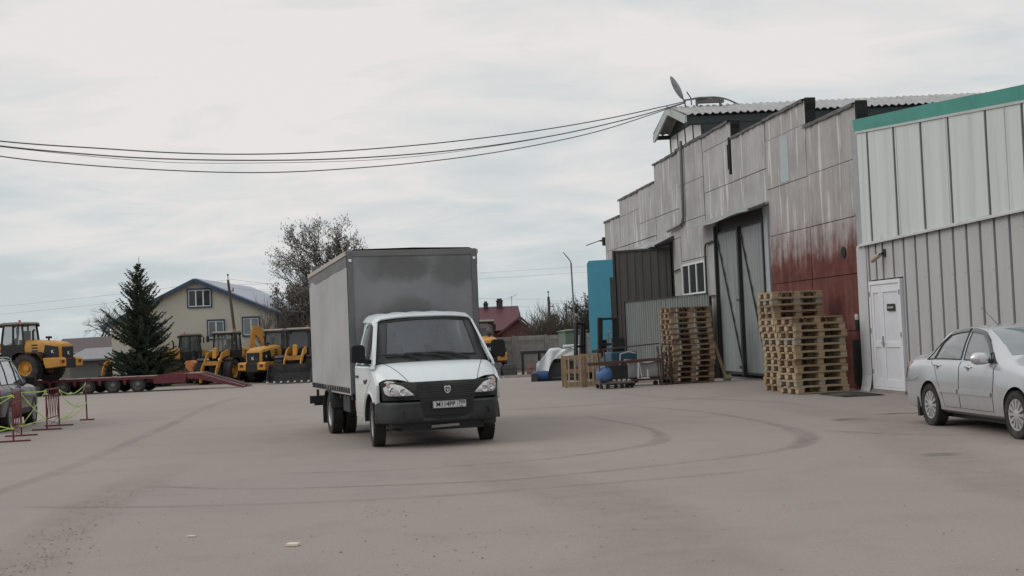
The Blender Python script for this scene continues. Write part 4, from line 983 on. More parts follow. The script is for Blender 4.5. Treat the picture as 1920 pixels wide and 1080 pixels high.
# cab interior seen dimly through the windscreen
inm = M('cab_interior', (.10, .10, .105), .8, amt=.2); 
mb = MB(); mb.prism([(-.05, 1.02), (-.12, 1.24), (.12, 1.27), (.30, 1.18), (.32, 1.0)], 'x', -.82, .82); mb.build('dashboard', black_plastic, tk)
for x_ in (-.42, .40):
    mb = MB(); mb.box(x_-.24, x_+.24, .50, .98, .78, .92); seat_ = mb.build('seat', inm, tk, bevel=.03)
    mb = MB(); mb.prism([(.88, .90), (1.00, .90), (1.06, 1.50), (.96, 1.52)], 'x', x_-.23, x_+.23); mb.build('backrest', inm, seat_, bevel=.03)
    mb = MB(); mb.prism([(.97, 1.54), (1.05, 1.54), (1.06, 1.72), (.98, 1.72)], 'x', x_-.13, x_+.13); mb.build('headrest', inm, seat_, bevel=.02)
mb = MB(); cw_ = Vector((.40, .33, 1.27)); ax_ = Vector((0, .55, .83)).normalized(); u_ = Vector((1, 0, 0)); v_ = ax_.cross(u_)
mb.tube([cw_+(u_*cos(a)+v_*sin(a))*.20 for a in [k*pi/12 for k in range(25)]], .016, 7, caps=False); mb.tube([cw_-u_*.19, cw_, cw_+u_*.19], .018, 6); mb.tube([cw_, cw_-ax_*.25], .03, 8); mb.build('steering_wheel', black_plastic, tk)
MB().box(-.12, .12, .12, .15, 1.76, 1.83).build('rear_view_mirror', black_plastic, tk, bevel=.01)
# driver
dv = thing('person', 'driver in a dark jacket sitting behind the wheel of the delivery truck', 'person', (-1.30, 19.60, 0), radians(17.6))
def skinned(name, pts, edges, rad, mat, parent, root=0, sub_=2):
    me = bpy.data.meshes.new(name); me.from_pydata(pts, edges, []); o = bpy.data.objects.new(name, me); C.objects.link(o)
    m = o.modifiers.new('s', 'SKIN'); o.modifiers.new('d', 'SUBSURF').levels = sub_; o.modifiers['d'].render_levels = sub_
    sv = me.skin_vertices[0].data
    for i, r_ in enumerate(rad): sv[i].radius = r_ if isinstance(r_, tuple) else (r_, r_)
    sv[root].use_root = True
    bpy.context.view_layer.update(); nm = bpy.data.meshes.new_from_object(o.evaluated_get(bpy.context.evaluated_depsgraph_get()))
    o.modifiers.clear(); o.data = nm; nm.materials.clear(); nm.materials.append(mat); nm.polygons.foreach_set('use_smooth', [True]*len(nm.polygons)); o.parent = parent; return o
X0 = .40
P_ = [(X0, .82, .98), (X0, .84, 1.15), (X0, .85, 1.33), (X0, .83, 1.44), (X0, .80, 1.52), (X0, .78, 1.58), (X0, .765, 1.66), (X0, .77, 1.74),
      (X0-.17, .83, 1.41), (X0-.23, .68, 1.22), (X0-.18, .43, 1.27), (X0-.17, .36, 1.30), (X0+.17, .83, 1.41), (X0+.23, .68, 1.22), (X0+.19, .43, 1.27), (X0+.17, .36, 1.30),
      (X0-.09, .80, .97), (X0-.12, .42, 1.00), (X0-.12, .22, .80), (X0+.09, .80, .97), (X0+.12, .42, 1.00), (X0+.12, .22, .80)]
E_ = [(0, 1), (1, 2), (2, 3), (3, 4), (4, 5), (5, 6), (6, 7), (3, 8), (8, 9), (9, 10), (10, 11), (3, 12), (12, 13), (13, 14), (14, 15), (0, 16), (16, 17), (17, 18), (0, 19), (19, 20), (20, 21)]
R_ = [(.16, .12), (.15, .11), (.17, .12), (.12, .09), (.055, .055), (.06, .065), (.078, .095), (.065, .085), .065, .048, .036, .03, .065, .048, .036, .03, .08, .075, .055, .08, .075, .055]
skin_m = M('skin', (.42, .27, .21), .6, amt=.06)
skinned('body', P_, E_, R_, skin_m, dv)
jk = M('dark_jacket', (.035, .04, .055), .85, amt=.2)
skinned('jacket', P_[:4]+[P_[4]]+[P_[8], P_[9], P_[10], P_[12], P_[13], P_[14]], [(0, 1), (1, 2), (2, 3), (3, 5), (5, 6), (6, 7), (3, 8), (8, 9), (9, 10)], [(.175, .135), (.165, .125), (.185, .135), (.13, .10), .06, .078, .058, .045, .078, .058, .045], jk, dv)
mb = MB(); mb.lathe([(1.73, .098), (1.78, .09), (1.83, .055), (1.845, .0)], (X0, .785, 0), 'z', 16); mb.lathe([(1.66, .06), (1.74, .088), (1.78, .07)], (X0, .83, 0), 'z', 14); mb.build('hair', M('dark_hair', (.03, .022, .018), .7, amt=.3), dv)
mb = MB(); mb.tube([(X0, .685, 1.70), (X0, .665, 1.655), (X0, .685, 1.645)], [.010, .016, .010], 6); mb.build('nose', skin_m, dv)
for s_ in (-1, 1):
    mb = MB(); mb.lathe([(-.008, 0), (-.005, .012), (.004, .012), (.006, 0)], (X0+s_*.032, .690, 1.70), 'y', 8); mb.build('eye', M('eye_dark', (.03, .02, .02), .3), dv)
    mb = MB(); mb.lathe([(-.012, 0), (-.010, .026), (.006, .03), (.012, 0)], (X0+s_*.082, .79, 1.68), 'x', 10); mb.build('ear', skin_m, dv)
    mb = MB()
    for k in range(4):
        b_ = Vector((X0+s_*.17, .34, 1.30)); a_ = b_+Vector((s_*(.02), -.02-.01*k, .028-.018*k)); mb.tube([b_, a_+Vector((s_*.02, -.02, 0)), a_+Vector((-s_*.015, -.045, -.006))], [.011, .010, .008], 6)
    mb.tube([(X0+s_*.165, .35, 1.31), (X0+s_*.13, .33, 1.335), (X0+s_*.12, .30, 1.33)], [.012, .011, .008], 6); mb.build('hand', skin_m, dv)
# ================================================================ CARS (x forward from rear axle, y to the left, z up)
class Body:
    def __init__(s, st): s.st = st
    def par(s, x):
        st = s.st
        if x <= st[0][0]: return st[0][1:]
        if x >= st[-1][0]: return st[-1][1:]
        for i in range(len(st)-1):
            if st[i][0] <= x <= st[i+1][0]:
                t = (x-st[i][0])/(st[i+1][0]-st[i][0]); a, b = st[i], st[i+1]
                # monotone-ish cubic
                h = b[0]-a[0]; o = []
                for j in range(1, len(a)):
                    m0 = (b[j]-st[i-1][j])/(b[0]-st[i-1][0]) if i > 0 else (b[j]-a[j])/h
                    m1 = (st[i+2][j]-a[j])/(st[i+2][0]-a[0]) if i+2 < len(st) else (b[j]-a[j])/h
                    t2, t3 = t*t, t*t*t
                    o.append((2*t3-3*t2+1)*a[j]+(t3-2*t2+t)*h*m0+(-2*t3+3*t2)*b[j]+(t3-t2)*h*m1)
                return o
    def pts(s, x):
        w, zl, zb, wb, wr, zr, zt = s.par(x); hh = zb-zl
        P = [(0, zl), (w-.12, zl), (w-.03, zl+.05), (w, zl+.40*hh), (w-.004, zl+.60*hh), (w-.022, zb-.085), (w-.030, zb-.055), (wb, zb)]
        P += [(wb+(wr-wb)*.5+.012, zb+(zr-zb)*.53), (wr, zr), (wr*.72, zt-.010), (0, zt)]
        return P
    K6 = 7; KR = 9; KT = 11
    def S(s, x, k, off=0., side=-1):
        P = s.pts(x); i = min(int(k), len(P)-2); t = k-i; a, b = P[i], P[i+1]
        y, z = a[0]+(b[0]-a[0])*t, a[1]+(b[1]-a[1])*t
        dy, dz = b[0]-a[0], b[1]-a[1]; l = math.hypot(dy, dz) or 1
        return Vector((x, side*(y+off*dz/l), z-off*dy/l if k > 1 else z))
    def mesh(s, mat, inner, arches, R, xs_):
        mb = MB(); rows = []
        for x in xs_:
            P = s.pts(x); row = [(x, -y, z) for y, z in P[:0:-1]][:0]
            right = [(x, -y, z) for y, z in P]; left = [(x, y, z) for y, z in P[-2:0:-1]]
            rows.append(right+left)
        mb.grid(rows, smooth=True, close=True); n = len(rows[0]); m = len(rows)
        k0 = len(mb.v)-n*m
        mb.f.append(tuple(k0+i for i in range(n))); mb.sm.append(True); mb.f.append(tuple(k0+(m-1)*n+i for i in range(n))[::-1]); mb.sm.append(True)
        me = mb.mesh('body', mat, 42)
        o = bpy.data.objects.new('body', me); C.objects.link(o)
        cut = MB()
        for ax_ in arches:
            for sg in (-1, 1):
                q = [(ax_+R*cos(2*pi*k/40), .31+R*sin(2*pi*k/40)) for k in range(40)]
                cut.prism(q, 'y', sg*.55, sg*1.2)
        cm = cut.mesh('cut', inner); co = bpy.data.objects.new('cut', cm); C.objects.link(co)
        md = o.modifiers.new('b', 'BOOLEAN'); md.operation = 'DIFFERENCE'; md.object = co; md.solver = 'EXACT'; md.material_mode = 'TRANSFER'
        bpy.context.view_layer.update()
        nm = bpy.data.meshes.new_from_object(o.evaluated_get(bpy.context.evaluated_depsgraph_get()))
        o.modifiers.clear(); o.data = nm; bpy.data.objects.remove(co)
        nm.set_sharp_from_angle(angle=radians(42))
        return o
    def patch(s, bot, top, off, side=-1, nx=10, nk=6):
        """bot/top: lists of (x,k)"""
        def lerp(pl, t):
            if len(pl) == 1: return pl[0]
            u = t*(len(pl)-1); i = min(int(u), len(pl)-2); f = u-i
            return (pl[i][0]+(pl[i+1][0]-pl[i][0])*f, pl[i][1]+(pl[i+1][1]-pl[i][1])*f)
        rows = []
        for j in range(nk+1):
            r = []
            for i in range(nx+1):
                a, b = lerp(bot, i/nx), lerp(top, i/nx); r.append(s.S(a[0]+(b[0]-a[0])*j/nk, a[1]+(b[1]-a[1])*j/nk, off, side))
            rows.append(r)
        mb = MB(); mb.grid(rows); return mb
    def line(s, pts, off, r, side=-1, n=6, sub=6):
        P = []
        for i in range(len(pts)-1):
            for k in range(sub): t = k/sub; P.append(s.S(pts[i][0]+(pts[i+1][0]-pts[i][0])*t, pts[i][1]+(pts[i+1][1]-pts[i][1])*t, off, side))
        P.append(s.S(pts[-1][0], pts[-1][1], off, side))
        mb = MB(); mb.tube(P, r, n); return mb
def silver_paint():
    m, N, K, b = newmat('silver_car_paint')
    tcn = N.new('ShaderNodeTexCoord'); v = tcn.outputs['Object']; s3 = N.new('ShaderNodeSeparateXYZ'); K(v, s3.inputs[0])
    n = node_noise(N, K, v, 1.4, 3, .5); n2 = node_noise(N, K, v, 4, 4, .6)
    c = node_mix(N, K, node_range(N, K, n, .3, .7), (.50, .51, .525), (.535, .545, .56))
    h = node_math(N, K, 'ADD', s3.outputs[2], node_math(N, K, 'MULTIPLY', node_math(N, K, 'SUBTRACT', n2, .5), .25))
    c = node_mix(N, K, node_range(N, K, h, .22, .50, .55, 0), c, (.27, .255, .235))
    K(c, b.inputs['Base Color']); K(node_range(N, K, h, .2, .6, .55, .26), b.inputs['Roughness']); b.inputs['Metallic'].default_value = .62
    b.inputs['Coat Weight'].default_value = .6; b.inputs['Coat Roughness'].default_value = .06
    return m
silver = silver_paint()
greyp = M('dark_grey_car_paint', (.022, .025, .028), .32, .0, amt=.08, coat=.35, dirt=(.14, .13, .12), dirtamt=.2)
red_lens = M('red_lens', (.25, .02, .02), .25, amt=.3, spec=.8, coat=.5)
SED = [(-1.03, .60, .40, .74, .56, .42, .80, .82), (-.99, .74, .30, .82, .68, .52, .93, .955), (-.88, .815, .24, .91, .755, .58, 1.005, 1.035), (-.55, .838, .215, .945, .775, .60, 1.04, 1.075), (-.33, .845, .21, .952, .78, .605, 1.065, 1.095),
       (-.15, .848, .21, .956, .785, .60, 1.16, 1.185), (.12, .85, .21, .958, .785, .585, 1.30, 1.325), (.40, .85, .21, .958, .785, .575, 1.385, 1.415), (.90, .85, .21, .955, .785, .572, 1.425, 1.458), (1.35, .85, .21, .950, .785, .575, 1.40, 1.435),
       (1.55, .85, .21, .947, .785, .582, 1.345, 1.375), (1.85, .848, .21, .94, .78, .60, 1.19, 1.215), (2.12, .845, .21, .93, .775, .63, 1.03, 1.05), (2.32, .84, .21, .915, .765, .62, .975, .998), (2.8, .83, .215, .87, .745, .57, .92, .945), (3.18, .79, .235, .79, .70, .52, .83, .85), (3.38, .70, .27, .68, .62, .46, .72, .735), (3.46, .56, .33, .58, .50, .36, .62, .63)]
def arange(a, b, n): return [a+(b-a)*i/n for i in range(n+1)]
sb = Body(SED)
sdn = thing('silver_sedan', 'silver four-door sedan parked at the right edge in front of the grey ribbed wall', 'car', (6.91, 18.98, 0), radians(-84.5))
cx = thing_tmp = None
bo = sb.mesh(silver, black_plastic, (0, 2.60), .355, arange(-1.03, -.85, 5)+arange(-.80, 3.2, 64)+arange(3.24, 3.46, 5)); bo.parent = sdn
def car_windows(B, parent, root, xw, side_w, ws_, rg, tint, sides=(-1, 1)):
    for sd_ in sides:
        for bot, top in side_w:
            g = B.patch(bot, top, .004, sd_).build('side_window', tint, root, sharp=80, recalc=True)
            per = [*bot, *reversed(top), bot[0]]
            B.line(per, .006, .009, sd_, 5).build('window_seal', black_plastic, g)
def full_patch(B, xa, xb, ka, off):
    rows = []
    for i in range(13):
        x = xa+(xb-xa)*i/12; r = [B.S(x, k, off, -1) for k in (ka, 9.6, 10, 10.5, 11)]+[B.S(x, k, off, 1) for k in (10.5, 10, 9.6, ka)]
        rows.append(r)
    mb = MB(); mb.grid(rows); return mb
tintg = M('sedan_window_glass', (.13, .135, .14), .06, amt=.2, spec=1., coat=.8, scale=2.5, stretch=(1, 1, 3))
sw = [([(-.14, 7.12), (.10, 7.12)], [(.13, 8.35), (.22, 8.55)]), ([(.14, 7.12), (.98, 7.12)], [(.28, 8.60), (.42, 8.84), (.95, 8.88)]), ([(1.07, 7.12), (1.92, 7.12)], [(1.04, 8.88), (1.40, 8.84), (1.60, 8.6)])]
car_windows(sb, bo, sdn, 0, sw, 0, 0, tintg)
full_patch(sb, 1.47, 2.09, 9.25, .004).build('windscreen', M('windscreen_sedan', (.13, .16, .16), .07, amt=.2, spec=1., coat=.8), sdn, sharp=80)
full_patch(sb, -.28, .32, 9.2, .004).build('rear_window', glass_dark, sdn, sharp=80)
for sd_ in (-1, 1):
    # smoked wind deflectors over the windows
    for pts in ([(.22, 8.5), (.40, 8.93), (.97, 8.98)], [(1.05, 8.98), (1.42, 8.90), (1.66, 8.45), (1.80, 8.0)]):
        mb = MB(); rows = []
        n_ = 14
        for i in range(n_+1):
            u = i/n_*(len(pts)-1); j = min(int(u), len(pts)-2); f = u-j; x = pts[j][0]+(pts[j+1][0]-pts[j][0])*f; k = pts[j][1]+(pts[j+1][1]-pts[j][1])*f
            rows.append([sb.S(x, k, .012, sd_), sb.S(x-.0, k-.20, .026, sd_), sb.S(x-.01, k-.28, .020, sd_)])
        mb.grid(rows); mb.build('wind_deflector', M('smoked_plastic', (.03, .03, .03), .12, spec=.8, coat=.5), sdn, thick=.003)
    # doors as thin proud skins with dark shut lines
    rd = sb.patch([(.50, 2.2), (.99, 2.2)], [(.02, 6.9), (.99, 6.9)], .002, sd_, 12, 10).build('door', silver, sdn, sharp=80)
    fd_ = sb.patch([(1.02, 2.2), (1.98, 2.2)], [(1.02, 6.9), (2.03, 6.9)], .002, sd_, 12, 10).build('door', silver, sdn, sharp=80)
    gap_m = M('shut_line', (.05, .05, .052), .7)
    sb.line([(.03, 6.9), (.20, 5.0), (.42, 3.1), (.50, 2.2), (.99, 2.2)], .001, .0045, sd_, 5).build('shut_line', gap_m, rd)
    sb.line([(1.005, 7.0), (1.005, 2.2), (1.98, 2.2), (2.03, 4.5), (2.03, 6.9)], .001, .0045, sd_, 5).build('shut_line', gap_m, fd_)
    # mouldings
    for a, b_, p_ in ((.36, .97, rd), (1.03, 1.97, fd_)):
        o = sb.patch([(a, 3.05), (b_, 3.05)], [(a, 3.42), (b_, 3.42)], .024, sd_, 10, 2).build('side_moulding', silver, p_, thick=.014, sharp=80)
    for hx, p_ in ((.24, rd), (1.22, fd_)):
        p = sb.S(hx+.06, 5.7, .0, sd_); m_ = MB(); m_.tube([sb.S(hx-.02, 5.6, .012, sd_), sb.S(hx+.02, 5.62, .034, sd_), sb.S(hx+.12, 5.62, .034, sd_), sb.S(hx+.16, 5.6, .012, sd_)], .013, 8); m_.build('handle', silver, p_)
        m_ = MB(); q = [sb.S(hx+.07+.06*cos(2*pi*k/14), 5.55+.75*sin(2*pi*k/14), .004, sd_) for k in range(14)]; m_.add(q, [tuple(range(14))]); m_.build('handle_recess', M('recess_shadow_paint', (.2, .205, .21), .5), p_)
    # mirror
    m_ = MB(); c = sb.S(1.86, 7.2, .0, sd_)+Vector((0, sd_*.14, .05)); rows = []
    for i in range(9):
        t = -1+2*i/8; r_ = max(.0, 1-abs(t)**4*.75); rows.append([(c.x-.03+.085*r_*cos(a_)*1.0, c.y+t*.135, c.z+.085*r_*(abs(sin(a_))**.8)*(1 if sin(a_) > 0 else -1)) for a_ in [2*pi*k/12 for k in range(12)]])
    m_.grid(rows, close=True); m_.f.append(tuple(range(12))); m_.sm.append(False); m_.f.append(tuple(range(96, 108))); m_.sm.append(False)
    mo = m_.build('mirror', silver, sdn); m2 = MB(); m2.bar(sb.S(1.88, 7.3, 0, sd_), c, .05, .04); m2.build('mirror_arm', black_plastic, mo)
    sb.patch([(1.93, 7.1), (2.06, 7.1)], [(1.80, 8.0), (1.82, 8.05)], .006, sd_, 4, 4).build('mirror_triangle', black_plastic, mo)
    # lights
    sb.patch([(-.99, 4.3), (-.86, 4.3)], [(-.93, 6.9), (-.66, 7.0)], .006, sd_, 6, 6).build('tail_lamp', red_lens, sdn, sharp=80)
    sb.patch([(-.99, 4.2), (-.90, 4.2)], [(-.96, 4.8), (-.84, 4.9)], .008, sd_, 4, 3).build('reverse_lamp', M('lamp_clear', (.5, .5, .5), .2, spec=1., coat=.5), sdn, sharp=80)
    sb.patch([(3.02, 5.3), (3.34, 4.6)], [(2.95, 7.1), (3.26, 7.6)], .006, sd_, 6, 6).build('headlight', M('lamp_clear', (.5, .5, .5), .2), sdn, sharp=80)
    sb.line([(-1.0, 4.0), (-.62, 3.95), (-.36, 4.2)], .001, .004, sd_, 5).build('bumper_seam', gap_m, sdn)
    m_ = MB(); m_.box(-.47, -.40, sd_*.60, sd_*.83, .12, .42); m_.build('mud_flap', rubber, sdn)
MB().box(-.85, 3.2, -.62, .62, .135, .225).build('underbody', black_plastic, sdn)
m_ = MB(); m_.tube([(1.28, -.35, 1.44), (.95, -.42, 1.70)], [.006, .002], 6); m_.build('antenna', black_plastic, sdn)
ct, cr = wheel_meshes('sedan_wheel', .307, .185, .20, 'cover')
crm = cr.mesh('sedan_rim', M('wheel_cover_silver', (.42, .42, .42), .4, .3, amt=.1, dirt=(.2, .19, .18), dirtamt=.35), 30)
crb = MB(); crb.lathe([(-.03, .19), (-.03, 0)], n=24); rb_me = crb.mesh('rim_back', black_plastic)
for x in (0, 2.60):
    for sd_ in (-1, 1):
        w_ = share('wheel', ct, sdn, (x, sd_*.755, .307), (0, 0, radians(90) if sd_ < 0 else radians(-90)))
        share('wheel_cover', crm, w_); share('brake_drum', rb_me, w_)
# ---------------------------------------------------------------- SUV at left
SUV = [(-1.02, .66, .48, .95, .62, .45, 1.0, 1.02), (-.98, .80, .38, 1.02, .76, .55, 1.12, 1.14), (-.86, .865, .33, 1.05, .80, .60, 1.40, 1.42), (-.70, .88, .31, 1.055, .815, .62, 1.60, 1.64), (-.40, .885, .30, 1.055, .82, .63, 1.655, 1.70), (.4, .89, .30, 1.05, .82, .635, 1.68, 1.72), (1.2, .89, .30, 1.04, .82, .63, 1.655, 1.695),
       (1.55, .89, .30, 1.03, .82, .635, 1.58, 1.615), (1.9, .888, .30, 1.02, .815, .65, 1.38, 1.41), (2.28, .885, .30, 1.01, .81, .68, 1.14, 1.165), (2.5, .88, .31, 1.0, .80, .66, 1.07, 1.10), (3.0, .87, .32, .97, .79, .62, 1.02, 1.05), (3.3, .82, .34, .90, .74, .55, .95, .97), (3.48, .72, .38, .75, .64, .46, .80, .82), (3.55, .58, .44, .62, .50, .36, .66, .67)]
ub_ = Body(SUV)
suv = thing('grey_crossover', 'dark grey crossover parked at the left edge behind the tape barrier', 'car', (-11.52, 27.1, 0), radians(99)); suv.scale = (.9, .9, .9)
bo = ub_.mesh(greyp, black_plastic, (0, 2.62), .39, arange(-1.02, -.7, 8)+arange(-.65, 3.3, 60)+arange(3.34, 3.55, 5)); bo.parent = suv
sw2 = [([(-.60, 7.12), (.02, 7.12)], [(-.52, 8.7), (.04, 8.85)]), ([(.07, 7.12), (.98, 7.12)], [(.08, 8.86), (.96, 8.9)]), ([(1.06, 7.12), (2.02, 7.12)], [(1.04, 8.9), (1.42, 8.85), (1.66, 8.55)])]
car_windows(ub_, bo, suv, 0, sw2, 0, 0, M('suv_window_glass', (.13, .14, .15), .05, amt=.3, spec=1., coat=.8, scale=2))
full_patch(ub_, 1.50, 2.22, 9.25, .004).build('windscreen', glass_dark, suv, sharp=80)
full_patch(ub_, -.93, -.72, 9.2, .004).build('rear_window', glass_dark, suv, sharp=80)
for sd_ in (-1, 1):
    rd = ub_.patch([(.45, 2.4), (1.0, 2.4)], [(.05, 6.9), (1.0, 6.9)], .002, sd_, 12, 8).build('door', greyp, suv, sharp=80)
    fd_ = ub_.patch([(1.03, 2.4), (2.02, 2.4)], [(1.03, 6.9), (2.08, 6.9)], .002, sd_, 12, 8).build('door', greyp, suv, sharp=80)
    ub_.line([(.05, 6.9), (.22, 5.0), (.45, 2.4), (1.0, 2.4), (1.015, 6.9)], .001, .0045, sd_, 5).build('shut_line', black_plastic, rd)
    for hx, p_ in ((.26, rd), (1.2, fd_)):
        m_ = MB(); m_.tube([ub_.S(hx-.02, 5.6, .012, sd_), ub_.S(hx+.02, 5.62, .036, sd_), ub_.S(hx+.14, 5.62, .036, sd_), ub_.S(hx+.18, 5.6, .012, sd_)], .014, 8); m_.build('handle', chrome, p_)
    c = ub_.S(1.95, 7.3, 0, sd_)+Vector((0, sd_*.15, .07)); m_ = MB(); m_.prism([(c.x-.06, c.z-.09), (c.x+.06, c.z-.07), (c.x+.07, c.z+.06), (c.x-.06, c.z+.09)], 'y', c.y-.12, c.y+.12); mo = m_.build('mirror', M('mirror_black', (.018, .02, .02), .45), suv, bevel=.03)
    m2 = MB(); m2.bar(ub_.S(1.97, 7.2, 0, sd_), c, .05, .04); m2.build('mirror_arm', black_plastic, mo)
    ub_.patch([(-.98, 4.6), (-.84, 4.6)], [(-.92, 7.6), (-.68, 7.2)], .008, sd_, 6, 6).build('tail_lamp', red_lens, suv, sharp=80)
    ub_.patch([(3.0, 5.6), (3.40, 5.0)], [(2.9, 7.2), (3.3, 7.6)], .006, sd_, 6, 6).build('headlight', MATS['lamp_clear'], suv, sharp=80)
    m_ = MB(); P = [Vector(ub_.S(x, 9.2, .05, sd_)) for x in arange(-.5, 1.4, 8)]; m_.tube([P[0]-Vector((0, 0, .05))]+P+[P[-1]-Vector((0, 0, .05))], .014, 6); m_.build('roof_rail', steel, suv)
    ub_.patch([(.0, 1.9), (2.3, 1.9)], [(.42, 2.5), (2.2, 2.5)], .01, sd_, 12, 2).build('sill_cladding', black_plastic, suv)
MB().box(-.8, 3.2, -.62, .62, .20, .33).build('underbody', black_plastic, suv)
st_, sr_ = wheel_meshes('suv_wheel', .35, .225, .22, 'cover')
srm = sr_.mesh('suv_rim', M('alloy_grey', (.30, .30, .31), .35, .6, amt=.1), 30)
for x in (0, 2.62):
    for sd_ in (-1, 1):
        w_ = share('wheel', st_, suv, (x, sd_*.775, .35), (0, 0, radians(90) if sd_ < 0 else radians(-90))); share('alloy_rim', srm, w_); share('brake_disc', rb_me, w_)
# ================================================================ WHEEL LOADERS (x forward = bucket end, y left, z up, origin on the ground under the middle)
lt, lr = wheel_meshes('loader_wheel', .76, .50, .40, 'plain')
# lugs
lg = MB()
for k in range(22):
    m = Matrix.Rotation(2*pi*k/22, 4, 'X')
    for s_ in (-1, 1): lg.add([(s_*.02, -.05, .74), (s_*.24, .05, .74), (s_*.24, .13, .74), (s_*.02, .03, .74), (s_*.02, -.05, .80), (s_*.24, .05, .785), (s_*.24, .13, .785), (s_*.02, .03, .80)], [(0, 1, 2, 3), (4, 5, 6, 7), (0, 1, 5, 4), (1, 2, 6, 5), (2, 3, 7, 6), (3, 0, 4, 7)], mat=m)
lug_me = lg.mesh('lugs', rubber)
yrim = M('rim_yellow', (.50, .24, .03), .5, amt=.15, dirt=(.15, .11, .07), dirtamt=.5)
lrm = lr.mesh('loader_rim', yrim, 35)
cabm = M('cab_black_paint', (.015, .016, .017), .45, .1, amt=.25); cglass = M('cab_glass', (.16, .18, .185), .08, amt=.3, spec=.8, coat=.3, scale=1.5, alpha=.38); cglass_d = M('cab_glass_dark', (.06, .07, .075), .08, amt=.3, spec=.8, scale=1.5, alpha=.7)
roofm = M('pale_cab_roof', (.23, .20, .165), .6, amt=.2)
def make_loader(label, loc, rz, bucket=True, group='yellow wheel loaders and diggers lined up at the back', tip=0.0, glass=None, lift=True, boom=0.35, teeth=False, name='wheel_loader'):
    t = thing(name, label, 'wheel loader', loc, rz, group)
    gl = glass or cglass
    for x in (-1.0, 1.55):
        for s_ in (-1, 1):
            w_ = share('wheel', lt, t, (x, s_*.95, .76), (0, 0, radians(90) if s_ < 0 else radians(-90))); share('rim', lrm, w_); share('tread_lugs', lug_me, w_)
    # rear bonnet: tapering, rounded, with black side grille
    mb = MB(); rows = []
    for x, z1, hw in ((-2.72, 1.88, .50), (-2.66, 2.0, .56), (-2.35, 2.12, .60), (-1.6, 2.20, .62), (-.60, 2.26, .62)):
        zb = 1.15; rows.append([(x, -hw, zb), (x, -hw-.02, z1-.25), (x, -hw+.04, z1-.07), (x, -hw+.16, z1), (x, 0, z1+.035), (x, hw-.16, z1), (x, hw-.04, z1-.07), (x, hw+.02, z1-.25), (x, hw, zb)])
    mb.grid(rows); k0 = len(mb.v)-45; mb.f.append(tuple(range(9))); mb.sm.append(False); mb.f.append(tuple(range(36, 45))[::-1]); mb.sm.append(False)
    hood = mb.build('bonnet', yellow, t, sharp=30)
    for s_ in (-1, 1):
        mb = MB(); mb.prism([(-2.62, 1.30), (-1.62, 1.22), (-1.78, 1.62), (-1.86, 1.98), (-2.60, 1.86)], 'y', s_*.60, s_*.655); gp = mb.build('side_grille', cabm, hood)
        text_obj('logo', 'K', .22, M('logo_white', (.6, .6, .6), .5), gp if False else hood, (-2.30, s_*.665, 1.60), (radians(90), 0, 0 if s_ < 0 else radians(180)), .003, 1.1, .006)
        mb = MB()
        for k in range(5): mb.box(-1.40, -1.05, min(s_*.62, s_*.65), max(s_*.62, s_*.65), 1.35+.15*k, 1.42+.15*k)
        mb.build('vent', cabm, hood)
    mb = MB(); mb.prism([(-.42, 1.25), (.42, 1.25), (.44, 1.85), (-.44, 1.85)], 'x', -2.78, -2.70); rg = mb.build('rear_grille', cabm, hood)
    text_obj('logo', 'K', .26, MATS['logo_white'], hood, (-2.79, 0, 1.50), (radians(90), 0, radians(-90)), .003, 1.1, .006)
    # counterweight with lamp boxes
    mb = MB()
    for s_ in (-1, 1): mb.prism([(-2.95, .80), (-2.1, .72), (-2.0, .95), (-1.95, 1.28), (-2.85, 1.28), (-2.95, 1.18)], 'y', s_*.42, s_*1.0)
    cw = mb.build('counterweight', yellow, t, bevel=.03)
    for s_ in (-1, 1): MB().box(-2.965, -2.94, s_*.72-.12, s_*.72+.12, .98, 1.14).build('tail_lamp', M('dark_red_lamp', (.10, .015, .012), .4), cw)
    mb = MB(); mb.box(-2.9, -2.1, -.42, .42, .70, 1.2); mb.box(-2.2, -.3, -.45, .45, .62, 1.2); mb.box(-.5, .5, -.3, .3, .6, 1.1); mb.box(.4, 1.9, -.42, .42, .55, 1.2)
    mb.tube([(-1.0, -.8, .76), (-1.0, .8, .76)], .16, 10); mb.tube([(1.55, -.8, .76), (1.55, .8, .76)], .16, 10); mb.build('chassis', cabm, t)
    # fenders
    for s_ in (-1, 1):
        mb = MB(); mb.grid([[(x, s_*.68, z), (x, s_*1.22, z)] for x, z in ((-1.9, 1.42), (-1.65, 1.62), (-.55, 1.64), (-.3, 1.50), (-.22, 1.2))]); mb.build('rear_fender', cabm, t, thick=.03)
        mb = MB(); mb.grid([[(x, s_*.68, z), (x, s_*1.22, z)] for x, z in ((.75, 1.25), (.85, 1.50), (1.2, 1.63), (1.75, 1.63), (2.0, 1.5))]); mb.build('front_fender', cabm, t, thick=.03)
        mb = MB()
        for k in range(3): mb.box(-.55, -.15, s_*.85-.12, s_*.85+.12, .55+.3*k, .60+.3*k)
        mb.bar((-.6, s_*.95, .55), (-.6, s_*.95, 1.6), .04); mb.bar((-.1, s_*.95, .55), (-.1, s_*.95, 1.6), .04); mb.build('steps', cabm, t)
    # cab
    cab = bpy.data.objects.new('cab', None); C.objects.link(cab); cab.parent = t
    mb = MB(); mb.prism([(-.62, 1.35), (.68, 1.35), (.80, 1.70), (.78, 2.05), (-.62, 2.05)], 'y', -.66, .66); mb.build('cab_base', cabm, cab)
    P = {'rb': (-.60, 2.0), 'rt': (-.48, 3.12), 'mb': (.05, 2.0), 'mt': (.05, 3.12), 'fb': (.77, 2.0), 'ft': (.62, 3.12)}
    mb = MB()
    for s_ in (-1, 1):
        for a, b_ in (('rb', 'rt'), ('mb', 'mt'), ('fb', 'ft')): mb.bar((P[a][0], s_*.64, P[a][1]), (P[b_][0], s_*.60, P[b_][1]), .085, .075, (0, 1, 0))
